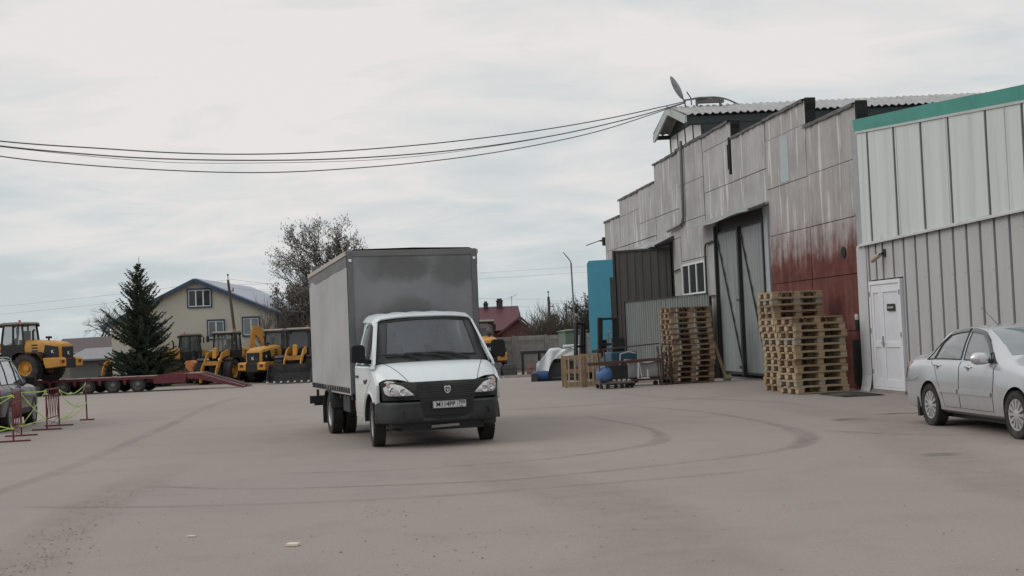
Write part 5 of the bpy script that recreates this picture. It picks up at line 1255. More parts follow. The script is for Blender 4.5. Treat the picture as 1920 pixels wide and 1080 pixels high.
    mb.box(-.5, .64, -.62, .62, 3.06, 3.13); mb.build('cab_pillars', cabm, cab)
    mb = MB(); mb.prism([(-.62, 3.14), (.85, 3.14), (.84, 3.22), (.6, 3.27), (-.45, 3.27), (-.62, 3.22)], 'y', -.70, .70); mb.build('cab_roof', roofm, cab, bevel=.03)
    mb = MB(); mb.box(-.60, .80, -.68, .68, 3.06, 3.139); mb.build('roof_skirt', cabm, cab)
    for s_ in (-1, 1):
        mb = MB(); mb.add([(-.56, s_*.63, 2.05), (.73, s_*.63, 2.05), (.62, s_*.60, 3.06), (-.47, s_*.60, 3.06)], [(0, 1, 2, 3)]); mb.build('side_glass', gl, cab)
    mb = MB(); mb.add([(.765, -.60, 1.9), (.765, .60, 1.9), (.62, .57, 3.06), (.62, -.57, 3.06)], [(0, 1, 2, 3)]); mb.build('front_glass', gl, cab)
    mb = MB(); mb.add([(-.59, -.60, 2.05), (-.59, .60, 2.05), (-.47, .57, 3.06), (-.47, -.57, 3.06)], [(0, 1, 2, 3)]); mb.build('rear_glass', gl, cab)
    mb = MB(); mb.box(-.35, .0, -.22, .22, 1.9, 2.3); mb.box(-.40, -.26, -.22, .22, 2.2, 2.78); mb.bar((.45, 0, 1.9), (.35, 0, 2.4), .08); mb.build('seat', cabm, cab)
    for s_ in (-1, 1):
        mb = MB(); mb.bar((.7, s_*.62, 3.1), (.92, s_*.86, 3.0), .03); mb.box(.87, .95, s_*.92-.09, s_*.92+.09, 2.62, 3.0); mb.build('mirror', cabm, cab, bevel=.02)
        for xq in (-.62, .86): MB().box(xq-.05, xq+.05, s_*.55-.09, s_*.55+.09, 3.0, 3.12).build('work_lamp', cabm, cab, bevel=.01)
    mb = MB(); mb.lathe([(0, .06), (.10, .06), (.13, .0)], (-.2, .4, 3.27), 'z', 10); mb.build('beacon', M('beacon_red', (.5, .06, .05), .3), cab)
    mb = MB(); mb.tube([(-.95, .35, 2.2), (-.95, .35, 2.72), (-1.05, .35, 2.84)], .055, 8); mb.build('exhaust', cabm, t)
    mb = MB(); mb.lathe([(0, .05), (.12, .05), (.13, .16), (.24, .16), (.26, .0)], (-1.5, -.2, 2.2), 'z', 12); mb.build('air_filter', cabm, t)
    # lift arms
    if lift:
        for s_ in (-1, 1):
            mb = MB(); e = boom
            poly = [(.85, 2.02), (1.05, 2.12), (1.9, 1.95), (2.75, 1.15+e), (3.02, .55+e), (3.02, .25+e), (2.80, .25+e), (2.62, .85+e), (1.85, 1.60), (.9, 1.78)]
            mb.prism(poly, 'y', s_*.46, s_*.53); mb.build('lift_arm', yellow, t, bevel=.012)
            mb = MB(); mb.tube([(1.0, s_*.36, 1.1), (2.1, s_*.38, 1.55)], .07, 8); mb.build('lift_cylinder', steel, t)
        mb = MB(); mb.box(2.1, 2.5, -.46, .46, 1.25+e*.6, 1.5+e*.6); mb.build('arm_crossbeam', yellow, t); MB().prism([(1.5, 1.85), (1.75, 2.25), (1.9, 2.2), (2.0, 1.6)], 'y', -.12, .12).build('tilt_lever', yellow, t)
        for s_ in (-1, 1): MB().prism([(.55, 1.2), (1.05, 2.15), (.85, 2.15), (.45, 1.6)], 'y', min(s_*.38, s_*.5), max(s_*.38, s_*.5)).build('arm_tower', yellow, t)
        mb = MB(); mb.tube([(.95, 0, 1.95), (1.75, 0, 2.1)], .07, 8); mb.build('tilt_cylinder', steel, t)
    if bucket:
        bl_ = MB(); w2 = 1.3; prof = [(3.05, 1.05), (3.0, .55), (3.08, .18), (3.35, .02), (4.05, .0), (4.05, .03), (3.4, .07), (3.16, .22), (3.09, .55), (3.12, 1.05)]
        bl_.prism([(x, z+boom*.5) for x, z in prof], 'y', -w2, w2)
        for s_ in (-1, 1): bl_.prism([(x, z+boom*.5) for x, z in [(3.05, 1.05), (3.0, .5), (3.1, .15), (3.4, .02), (4.05, .0), (3.75, .55), (3.3, 1.02)]], 'y', s_*w2, s_*(w2-.04))
        bk = bl_.build('bucket', M('bucket_black', (.022, .023, .024), .55, .2, amt=.35, dirt=(.10, .09, .08), dirtamt=.5), t)
        tm = M('tooth_steel', (.45, .45, .44), .5, .3, amt=.2)
        tb = MB().prism([(0, 0), (.24, .02), (.0, .09)], 'y', -.05, .05).mesh('tooth', tm)
        for k in range(7): share('tooth', tb, bk, (4.02, -w2+.1+k*.4, boom*.5))
    return t
# ---------------------------------------------------------------- machines at the back
gz = G(80)
L1 = make_loader('yellow wheel loader carried on the red low-loader trailer at far left', (-26.75, 69.6, .10), radians(163), bucket=True, boom=.55)
L1.scale = (1.06, 1.0, 1.0)
make_loader('yellow wheel loader facing the camera with bare lift arms beyond the trailer ramps', (-18.15, 81.2, gz), radians(-103), bucket=False, boom=-.12, glass=cglass)
make_loader('yellow wheel loader turned tail-on with round bonnet and white letter on black grille', (-14.75, 80.2, gz), radians(66), bucket=True, boom=.3)
make_loader('wheel loader half hidden by the delivery truck with its toothed black bucket towards the camera', (-13.05, 78.4, gz), radians(-92), bucket=True, boom=.15, glass=cglass_d)
make_loader('yellow wheel loader seen between the delivery truck and the maroon roof', (-1.95, 78.6, gz), radians(100), bucket=True, glass=cglass)
make_loader('dark cab of a wheel loader showing behind the right side of the spruce', (-22.0, 86.5, gz), radians(20), bucket=False, glass=cglass_d)
make_loader('yellow loader arms poking out left of the spruce', (-27.3, 92.5, gz), radians(-115), bucket=False, boom=.3, glass=cglass_d)
# digger arm folded up behind loader with bare arms
da = thing('folded_digger_arm', 'orange folded digger arm rising behind the cab of the middle wheel loader', 'digger', (-17.0, 84.2, gz), radians(20))
mb = MB(); mb.prism([(-.6, .9), (-.3, 3.0), (-.15, 3.55), (.25, 3.6), (.5, 3.2), (.75, 1.6), (.6, 1.5), (.3, 2.6), (0, 3.0), (-.2, .9)], 'y', -.18, .18); mb.build('arm', yellow, da, bevel=.02)
mb = MB(); mb.box(-.9, .9, -.7, .7, .4, 1.0); mb.tube([(.5, .25, 1.5), (.45, .25, 2.8)], .06, 8); mb.tube([(-.6, -.9, .45), (-.6, .9, .45)], .45, 14); mb.tube([(.6, -.9, .45), (.6, .9, .45)], .45, 14); mb.build('carriage', cabm, da)
# orange roller
ro = thing('road_roller', 'small orange road roller with a black steering post right of the spruce', 'roller', (-20.65, 83.5, gz), radians(-60))
om = M('roller_orange', (.45, .17, .05), .5, amt=.2, dirt=(.2, .1, .05), dirtamt=.4)
mb = MB(); mb.prism([(-1.2, .8), (.9, .8), (.9, 1.35), (.3, 1.5), (-1.2, 1.45)], 'y', -.5, .5); mb.build('body', om, ro, bevel=.04)
for x in (-1.0, 1.1):
    mb = MB(); mb.tube([(x, -.6, .5), (x, .6, .5)], .5, 22); mb.build('drum', darksteel, ro)
mb = MB(); mb.prism([(.5, .5), (1.25, .45), (1.25, 1.15), (.6, 1.3)], 'y', -.70, -.62); mb.prism([(.5, .5), (1.25, .45), (1.25, 1.15), (.6, 1.3)], 'y', .62, .70); mb.build('drum_fork', om, ro)
mb = MB(); mb.box(-.4, .1, -.25, .25, 1.45, 1.75); mb.box(-.45, -.3, -.25, .25, 1.6, 2.15); mb.tube([(.5, 0, 1.4), (.35, 0, 2.05)], .04, 8); mb.tube([(.35+.18*cos(a), .18*sin(a), 2.06+.05*cos(a)) for a in [k*pi/6 for k in range(13)]], .025, 6); mb.lathe([(0, .10), (.3, .10), (.3, .16), (.38, .16), (.4, 0)], (.75, .2, 1.35), 'z', 10); mb.build('seat_and_controls', cabm, ro)

# ---------------------------------------------------------------- red low-loader trailer with ramps
tz = G(70)
tl_ = thing('low_loader_trailer', 'long red low-loader trailer with rear ramps lowered to the asphalt', 'trailer', (-26.0, 70.0, tz), radians(1.2))
redt = M('trailer_red', (.125, .024, .030), .6, amt=.3, dirt=(.10, .06, .055), dirtamt=.6, dscale=2); deckw = M('worn_deck', (.24, .20, .185), .85, amt=.3)
# x along +X; deck to x=7.9, ramps to 10.8
mb = MB(); mb.box(-6, 7.9, .30, .42, .52, .80); mb.box(-6, 7.9, 2.1, 2.22, .52, .80); mb.box(-6, 7.9, -.04, .04, .70, .845); mb.box(-6, 7.9, 2.46, 2.54, .70, .845); mb.box(-6, 7.9, .8, .95, .45, .78); mb.box(-6, 7.9, 1.6, 1.75, .45, .78); mb.build('side_beam', redt, tl_)
plk = MB().box(0, .44, .10, 2.40, .795, .84).mesh('deck_plank', deckw)
for k in range(30): share('deck_plank', plk, tl_, (-6+k*.463, 0, random.uniform(-.004, .004)))
for wx in (-1.5, -.12, 1.24, 2.6, 3.96, 5.32):
    for gx in (-.62,):
        mb = MB(); mb.prism([(wx-.70, .0+.78), (wx-.58, .78), (wx-.66, .42), (wx-.72, .42), (wx-.80, .78)], 'y', -.02, .28); mb.build('bracket', redt, tl_)
tw, trw = wheel_meshes('trailer_wheel', .43, .28, .27, 'truck', .3)
trwm = trw.mesh('trailer_rim', M('trailer_rim_grey', (.20, .20, .20), .6, .3, amt=.3, dirt=(.1, .09, .08), dirtamt=.5), 35)
for wx in (-.12, 1.24, 2.6, 3.96, 5.32):
    for y_, r_ in ((.13, radians(90)), (2.37, radians(-90))):
        w_ = share('wheel', tw, tl_, (wx, y_, .43), (0, 0, r_)); share('rim', trwm, w_)
mb = MB()
for wx in (-.12, 1.24, 2.6, 3.96, 5.32): mb.tube([(wx, .3, .43), (wx, 2.2, .43)], .06, 8)
mb.build('axle', darksteel, tl_)
mb = MB(); mb.prism([(6.2, .42), (7.9, .42), (8.0, .84), (7.3, 1.0), (6.2, .84)], 'y', -.03, .09); mb.prism([(6.2, .42), (7.9, .42), (8.0, .84), (7.3, 1.0), (6.2, .84)], 'y', 2.41, 2.53); mb.box(7.6, 8.0, .09, 2.41, .55, .9); mb.build('rear_bolster', redt, tl_)
for y0_, y1_ in ((.0, .85), (1.65, 2.5)):
    mb = MB()
    for yy_ in (y0_, y1_-.07): mb.prism([(8.0, .66), (8.0, .92), (8.6, .90), (11.1, .06), (11.1, .0), (8.7, .56)], 'y', yy_, yy_+.07)
    r_ = mb.build('ramp', redt, tl_)
    slat = MB().box(-.07, .07, y0_+.07, y1_-.07, -.02, .025)
    mb = MB()
    for k in range(18):
        t = k/17; x = 8.1+2.9*t; z = .90-.82*max(0, (x-8.6)/2.5) if x > 8.6 else .90
        mb.box(x-.05, x+.05, y0_+.07, y1_-.07, z-.03, z+.01)
    mb.build('ramp_slats', deckw, r_)
    MB().add([(8.0, y0_, .925), (8.0, y1_, .925), (8.6, y0_, .905), (8.6, y1_, .905)], [(0, 1, 3, 2)]).build('ramp_edge', M('pale_worn_steel', (.36, .33, .31), .6), r_, thick=.01)
mb = MB(); mb.prism([(-6, .58), (-6, 1.5), (-5.5, 1.5), (-4.9, .8), (-4.5, .58)], 'y', .3, 2.2); mb.build('gooseneck', redt, tl_)

# ================================================================ HOUSES
def facing_window(name, parent, x0, x1, z0, z1, y, nm, trimm, bars=1, cur=True):
    o = bpy.data.objects.new(name, None); C.objects.link(o); o.parent = parent
    mb = MB(); f = .09; mb.box(x0-f, x1+f, y-.07, y+.02, z1, z1+f+.03); mb.box(x0-f, x1+f, y-.07, y+.02, z0-f, z0); mb.box(x0-f, x0, y-.07, y+.02, z0, z1); mb.box(x1, x1+f, y-.07, y+.02, z0, z1); mb.build('trim', trimm, o)
    mb = MB(); mb.box(x0, x1, y-.05, y, z0, z0+.06); mb.box(x0, x1, y-.05, y, z1-.06, z1); mb.box(x0, x0+.05, y-.049, y, z0+.06, z1-.06); mb.box(x1-.05, x1, y-.049, y, z0+.06, z1-.06)
    for k in range(bars): xx = x0+(x1-x0)*(k+1)/(bars+1); mb.box(xx-.045, xx+.045, y-.048, y, z0+.06, z1-.06)
    mb.build('frame', wpt, o)
    for k in range(bars+1):
        a = x0+(x1-x0)*k/(bars+1)+.05; b_ = x0+(x1-x0)*(k+1)/(bars+1)-.05
        MB().box(a, b_, y-.03, y-.02, z0+.06, z1-.06).build('pane', nm, o)
    return o
hs = thing('beige_house', 'beige gabled house with blue-edged roof and blue window surrounds', 'house', (-21.75, 88, 0), radians(-1.5))
bew = M('beige_render', (.47, .45, .385), .85, amt=.05, scale=1.5, dirt=(.43, .41, .35), dirtamt=.3, dscale=.5); blt = M('blue_trim', (.035, .065, .11), .5, amt=.1); hroof = M('pale_blue_roof', (.30, .34, .40), .45, .2, amt=.1, stretch=(1, 6, 1))
mb = MB(); mb.prism([(-5.95, -.9), (5.75, -.9), (5.75, 3.70), (0, 6.15), (-5.95, 3.50)], 'y', 0, 15); mb.build('wall', bew, hs)
mb = MB()
mb.add([(-6.5, -.35, 3.34), (0, -.35, 6.32), (0, 15.4, 6.32), (-6.5, 15.4, 3.34)], [(0, 1, 2, 3)]); mb.add([(0, -.35, 6.32), (6.3, -.35, 3.52), (6.3, 15.4, 3.52), (0, 15.4, 6.32)], [(0, 1, 2, 3)]); mb.build('roof', hroof, hs, thick=.10)
mb = MB()
for a, b_ in (((-6.5, 3.22), (0, 6.22)), ((0, 6.22), (6.3, 3.40))): mb.bar((a[0], -.38, a[1]), (b_[0], -.38, b_[1]), .06, .24, (0, 0, 1))
mb.build('bargeboard', blt, hs)
rbm = MB()
for k in range(30): y = -.2+k*.52; rbm.bar((.05, y, 6.345), (6.28, y, 3.55), .05, .03)
rbm.build('roof_seams', hroof, hs)
dgl = M('house_glass_dark', (.05, .055, .06), .1, amt=.3, spec=.4); cgl = M('curtained_glass', (.15, .18, .19), .15, amt=.25, scale=4, stretch=(3, 1, .3), spec=.8)
facing_window('window', hs, -.52, 1.02, 4.40, 5.55, -.01, dgl, blt, 2)
facing_window('window', hs, .80, 1.86, 2.18, 3.36, -.01, cgl, blt, 1)
facing_window('window', hs, 3.22, 4.28, 2.30, 3.46, -.01, cgl, blt, 1)
facing_window('window', hs, -3.6, -2.5, 2.1, 3.3, -.01, cgl, blt, 1)
mb = MB(); mb.tube([(5.60, -.1, 3.6), (5.62, -.08, -.7)], .06, 6); mb.build('downpipe', blt, hs)
mb = MB(); mb.box(5.9, 9.2, 1.5, 9, -.9, 3.2); mb.prism([(5.8, 3.2), (9.5, 3.2), (9.5, 3.35), (5.8, 3.9)], 'y', 1.3, 9.3); mb.build('side_wing', M('dark_timber_wing', (.06, .055, .052), .8, amt=.3), hs)
# brown roofed low building at left
br = thing('low_brown_house', 'low building with a brown sheet roof left of the beige house', 'house', (-36.2, 110, 0), radians(4))
mb = MB(); mb.box(-3.0, 4.5, 0, 6, -1, 1.7); mb.build('wall', M('grey_beige_wall', (.19, .185, .165), .9, amt=.1), br)
mb = MB(); mb.add([(-3.4, -.6, 1.55), (5, -.6, 1.70), (5, 3.2, 3.0), (-3.4, 3.2, 2.85)], [(0, 1, 2, 3)]); mb.add([(-3.4, 3.2, 2.85), (5, 3.2, 3.0), (5, 7, 1.6), (-3.4, 7, 1.5)], [(0, 1, 2, 3)]); mb.build('roof', M('brown_roof', (.075, .056, .058), .6, amt=.12, stretch=(6, 1, 1)), br, thick=.08)
mb = MB(); mb.bar((-3.4, -.62, 1.55), (5, -.62, 1.70), .06, .12); mb.build('fascia', M('pale_fascia2', (.36, .36, .36), .6), br)
sh = thing('grey_shed', 'low grey shed with a pale lean-to roof between the low-loader and the brown roof', 'shed', (-32.2, 100, 0), radians(-4))
mb = MB(); mb.box(-2.6, 3.2, 0, 4, -1, .9); mb.build('wall', M('shed_grey', (.12, .12, .115), .9, amt=.2, stretch=(6, 6, .3)), sh)
mb = MB(); mb.add([(-3.0, -.5, 1.02), (3.6, -.5, 1.12), (3.6, 4.2, 2.0), (-3.0, 4.2, 1.9)], [(0, 1, 2, 3)]); mb.build('roof', M('shed_roof', (.20, .20, .205), .6, amt=.2), sh, thick=.1)
# maroon roofed house
mr = thing('maroon_roof_house', 'house with dark maroon metal roof and two chimneys beyond the concrete fence', 'house', (-2.2, 108, 0), radians(-2))
mroof = M('maroon_roof', (.095, .028, .038), .5, .1, amt=.10, stretch=(7, 1, 1)); mwall = M('red_brick_wall', (.13, .05, .04), .85, amt=.2)
mb = MB(); mb.box(-5, 2.2, 0, 7, -1, 2.0); mb.build('wall', mwall, mr)
mb = MB(); mb.add([(-5.4, -.4, 1.9), (2.9, -.4, 1.9), (2.55, 3.4, 4.05), (-5.4, 3.4, 4.05)], [(0, 1, 2, 3)]); mb.add([(-5.4, 3.4, 4.05), (2.55, 3.4, 4.05), (2.9, 7.4, 1.8), (-5.4, 7.4, 1.8)], [(0, 1, 2, 3)]); mb.build('roof', mroof, mr, thick=.08)
mb = MB(); mb.prism([(1.3, -1), (4.3, -1), (4.3, 1.5), (2.85, 2.75), (1.3, 1.9)], 'y', -2.2, 0); g_ = mb.build('porch_gable', M('red_sheet_gable', (.12, .045, .04), .7, amt=.15, stretch=(4, 1, .5)), mr)
mb = MB(); mb.bar((1.0, -2.5, 1.62), (2.85, -2.5, 2.95), .10, .14); mb.bar((2.85, -2.5, 2.95), (4.7, -2.5, 1.25), .10, .14); mb.add([(2.85, -2.5, 3.0), (4.7, -2.5, 1.3), (4.7, 1, 1.3), (2.85, 1, 3.0)], [(0, 1, 2, 3)]); mb.add([(2.85, -2.5, 3.0), (1.0, -2.5, 1.67), (1.0, 1, 1.67), (2.85, 1, 3.0)], [(0, 1, 2, 3)]); mb.build('porch_roof', mroof, mr, thick=.05)
for x, h_, w_ in ((.95, 4.62, .26), (-.25, 4.42, .18)):
    mb = MB(); mb.box(x-w_, x+w_, 2.9, 3.4, 3.5, h_-.15); mb.box(x-w_-.05, x+w_+.05, 2.85, 3.45, h_-.15, h_-.05); mb.box(x-w_+.05, x+w_-.05, 2.95, 3.35, h_-.05, h_+.12); mb.build('chimney', M('chimney_brick', (.05, .04, .045), .9, amt=.3), mr)
mb = MB(); mb.box(5.2, 5.75, .5, 1.0, -1, 3.0); mb.box(5.1, 5.85, .4, 1.1, 3.0, 3.12); mb.build('chimney', M('chimney_grey', (.10, .10, .095), .9, amt=.3), mr, label='grey chimney stack standing right of the porch gable')
mb = MB(); mb.tube([(2.0, 3.4, 4.0), (2.0, 3.4, 4.9)], .02, 5); mb.tube([(1.7, 3.4, 4.75), (2.5, 3.4, 5.0)], .015, 5)
for k in range(5): mb.tube([(1.8+k*.15, 3.2, 4.78+k*.045), (1.8+k*.15, 3.6, 4.78+k*.045)], .01, 4)
mb.build('aerial', darksteel, mr)

# ---------------------------------------------------------------- concrete panel fence, each panel a part
cf = thing('concrete_fence', 'grey concrete panel fence closing the yard in front of the maroon house', 'fence', (-6.3, 80, G(80)), radians(1.5))
fm = M('fence_concrete', (.23, .225, .21), .9, amt=.18, scale=1.2, bump=.3, dirt=(.10, .10, .09), dirtamt=.6)
pm = MB().box(0, 1.96, 0, .12, 0, 2.18).mesh('fence_panel', fm); rm_ = MB(); 
for z in (.15, 1.0, 1.9): rm_.box(.08, 1.88, -.025, 0, z, z+.10)
for x in (.08, 1.78): rm_.box(x, x+.10, -.025, 0, .25, 1.9)
rmm = rm_.mesh('panel_relief', fm); pst = MB().box(-.02, .04+.04, -.05, .16, -.2, 2.24).mesh('fence_post', fm)
for k in range(7):
    p = share('fence_panel', pm, cf, (k*2.06+.06, 0, random.uniform(-.03, .03))); share('panel_relief', rmm, p); share('fence_post', pst, cf, (k*2.06, 0, 0))
# green cabinet
gc = thing('green_cabinet', 'tall green metal equipment cabinet with white notice beside the blue gate leaf', 'cabinet', (2.80, 70, G(70)), radians(18))
gcm = M('faded_green_metal', (.115, .165, .135), .6, amt=.15, dirt=(.08, .1, .08), dirtamt=.4)
mb = MB(); mb.box(0, 1.25, 0, 1.1, .1, 2.32); mb.build('body', gcm, gc, bevel=.02); mb = MB(); mb.prism([(-.08, 2.32), (1.33, 2.32), (1.33, 2.36), (.62, 2.44), (-.08, 2.36)], 'y', -.08, 1.15); mb.build('roof', gcm, gc)
MB().box(.60, 1.2, -.02, 0, .2, 2.25).build('door', M('dark_green_metal', (.055, .085, .07), .6, amt=.2), gc)
MB().box(.80, .98, -.035, -.02, 1.75, 1.95).build('notice', M('white_scrap', (.6, .58, .55), .8), gc)
# street lamp and poles
sl = thing('street_lamp', 'slim street lamp with a bare upturned arm beyond the concrete fence', 'street lamp', (4.05, 85, G(85)))
pg = M('galvanised_pole', (.18, .18, .18), .5, .4, amt=.15)
mb = MB(); mb.tube([(.05, 0, 0), (.0, 0, 3.1)], .09, 8); mb.tube([(.0, 0, 3.1), (-.06, 0, 6.9)], .055, 8); mb.build('pole', pg, sl)
mb = MB(); mb.tube([(-.06, 0, 6.9), (-.12, 0, 7.05), (-.40, 0, 7.42)], .04, 6); a_ = mb.build('arm', pg, sl); mb = MB(); mb.bar((-.28, 0, 7.27), (-.56, 0, 7.62), .10, .05); mb.build('lamp_head', pg, sl)
wdm = M('weathered_pole_wood', (.085, .075, .066), .9, amt=.3, stretch=(3, 3, .3))
def upole(label, loc, h_, lean, arms=True, r_=.12):
    t = thing('utility_pole', label, 'utility pole', loc)
    mb = MB(); mb.tube([(0, 0, 0), (lean*.5, 0, h_*.5), (lean, 0, h_)], [r_, r_*.85, r_*.7], 8); mb.build('post', wdm, t)
    if arms:
        mb = MB(); mb.tube([(lean, 0, h_-.02), (lean, 0, h_+.30)], .025, 5); mb.box(lean-.05, lean+.35, -.04, .04, h_-.75, h_-.69); mb.box(lean+.28, lean+.34, -.04, .04, h_-.69, h_-.5); mb.lathe([(0, .05), (.1, .06), (.14, .02)], (lean, 0, h_+.28), 'z', 8); mb.build('insulators', darksteel, t)
    return t
upole('leaning wooden utility pole in front of the beige house', (-18.0, 84, gz), 6.65, -.62)
upole('taller dark utility pole with stay wires above the scrub beside the maroon house', (2.62, 92, gz), 4.9, -.03, True, .13)
upole('shorter plain pole between the taller utility pole and the street lamp', (3.80, 91, gz), 4.35, -.02, False, .09)
# thin far wires
def sag(p, q, s_, r_, n=20):
    p, q = Vector(p), Vector(q); P = [p.lerp(q, i/n)-Vector((0, 0, 4*s_*(i/n)*(1-i/n))) for i in range(n+1)]; return P
fwt = thing('far_power_wires', 'faint thin power wires strung between the far poles', 'wire', (0, 0, 0)); fwm = M('wire_grey', (.10, .10, .10), .8)
def fwire(p, q, s_, r_): MB().tube(sag(p, q, s_, 0), r_, 4).build('wire', fwm, fwt)
for z in (6.3, 5.75): fwire((-60, 100, z-1.2), (-18.6, 84, z-.35), .5, .006)
for z in (6.0, 5.45): fwire((-18.6, 84, z), (2.6, 92, z-2.0), .35, .006)
for z in (3.9, 3.7): fwire((2.6, 92, z), (26, 100, z), .4, .006)
for z in (6.6, 5.9): fwire((-40, 150, z+2.2), (40, 150, z+3.8), .6, .009)
fwire((2.6, 92, 4.0), (4.3, 92, .8), .1, .012)

# ================================================================ YARD CABLES from the lantern to the left
ch = thing('overhead_cables', 'four sagging dark cables crossing the sky from the left to the warehouse lantern', 'cable', (0, 0, 0))
cm_ = M('cable_black', (.14, .135, .135), .7)
# rises: end on the lantern ridge
E0 = Vector((6.2, 43.1, 9.25))
def cable(name, pts, r_):
    P = catmull(pts, 10); mb = MB(); mb.tube(P, r_, 6); return mb.build(name, cm_, ch)
cable('cable', [(-19.6, 30.2, 8.4), (-16.4, 31.8, 7.6), (-13.25, 33.38, 7.22), (-10.84, 34.58, 7.09), (-9.31, 35.35, 7.03), (-7.74, 36.13, 7.03), (-6.02, 36.99, 7.11), (-3.96, 38.02, 7.3), (-1.61, 39.19, 7.6), (0.89, 40.44, 8.01), (3.19, 41.6, 8.48), (5.06, 42.53, 8.94), (6.13, 43.06, 9.22)], .019)
cable('cable', [(-19.6, 30.2, 8.3), (-16.4, 31.8, 7.5), (-13.25, 33.37, 7.09), (-10.84, 34.58, 6.9), (-9.31, 35.34, 6.85), (-7.57, 36.21, 6.86), (-5.45, 37.27, 6.94), (-3.2, 38.4, 7.13), (-0.81, 39.6, 7.45), (1.75, 40.87, 7.94), (4.11, 42.05, 8.55), (6.12, 43.06, 9.18)], .020)
cable('cable', [(-19.6, 30.2, 8.2), (-16.4, 31.8, 7.3), (-13.26, 33.37, 6.82), (-11.83, 34.08, 6.67), (-10.22, 34.89, 6.57), (-8.26, 35.87, 6.51), (-6.61, 36.7, 6.54), (-4.88, 37.56, 6.67), (-2.75, 38.63, 6.91), (-0.49, 39.76, 7.27), (1.74, 40.87, 7.75), (3.54, 41.77, 8.25), (6.12, 43.06, 9.17)], .017)
cable('cable', [(-19.6, 30.2, 8.25), (-16.4, 31.8, 7.48), (-13.25, 33.37, 7.07), (-10.21, 34.89, 6.8), (-8.25, 35.87, 6.76), (-4.72, 37.64, 6.91), (-2.42, 38.79, 7.15), (0.02, 40.01, 7.57), (2.28, 41.14, 8.06), (4.48, 42.24, 8.66), (6.12, 43.06, 9.18)], .008)
# bundled end on the lantern with the loop over the roof
mb = MB()
for k in range(5):
    o_ = random.uniform(-.05, .05); mb.tube(catmull([(6.05, 43.0+o_, 9.24), (6.6, 43.1, 9.33+o_*.4), (7.1, 43.2+o_, 9.34), (7.55, 43.3, 9.28), (8.0, 43.45, 9.10)], 6), .018 if k else .03, 5)
mb.box(6.55, 7.45, 43.15, 43.3, 9.16, 9.31); mb.box(6.5, 6.56, 43.1, 43.3, 9.0, 9.3); mb.box(7.3, 7.36, 43.1, 43.3, 9.0, 9.3); mb.build('cable_rack', cm_, ch)
upole('wooden cable pole just outside the left edge carrying the sagging yard cables', (-19.6, 30.2, 0), 8.3, 0., True, .13)
rl = thing('roof_lamp', 'grey street-lamp head tilted up on the ridge end of the warehouse lantern', 'lamp', (6.12, 43.15, 9.2))
mb = MB(); mb.tube([(0.02, 0, -.5), (0, 0, .02), (-.10, -.05, .18)], .025, 6); mb.tube([(.22, 0, -.1), (.22, 0, .12), (.08, 0, .36)], .02, 6); mb.build('bracket', darksteel, rl)
mb = MB(); rows = []
A_, B_ = Vector((-.08, -.03, .14)), Vector((-.47, -.22, .86)); ax = (B_-A_).normalized(); sd_ = Vector((.88, 0, .47)).normalized(); sd_ = (sd_-ax*sd_.dot(ax)).normalized(); nn_ = ax.cross(sd_)
for i in range(9):
    t = i/8; w_ = .10*(sin(pi*min(1, t*.93+.05))**.6)+.01; c_ = A_.lerp(B_, t)
    rows.append([c_+sd_*w_*cos(a)+nn_*w_*.55*sin(a) for a in [2*pi*k/12 for k in range(12)]])
mb.grid(rows, close=True); k_ = len(mb.v)-108; mb.f.append(tuple(k_+i for i in range(12))); mb.sm.append(False); mb.f.append(tuple(k_+96+i for i in range(12))[::-1]); mb.sm.append(False)
mb.build('lamp_head', M('lamp_grey', (.30, .31, .31), .45, .4, amt=.25, scale=6), rl)

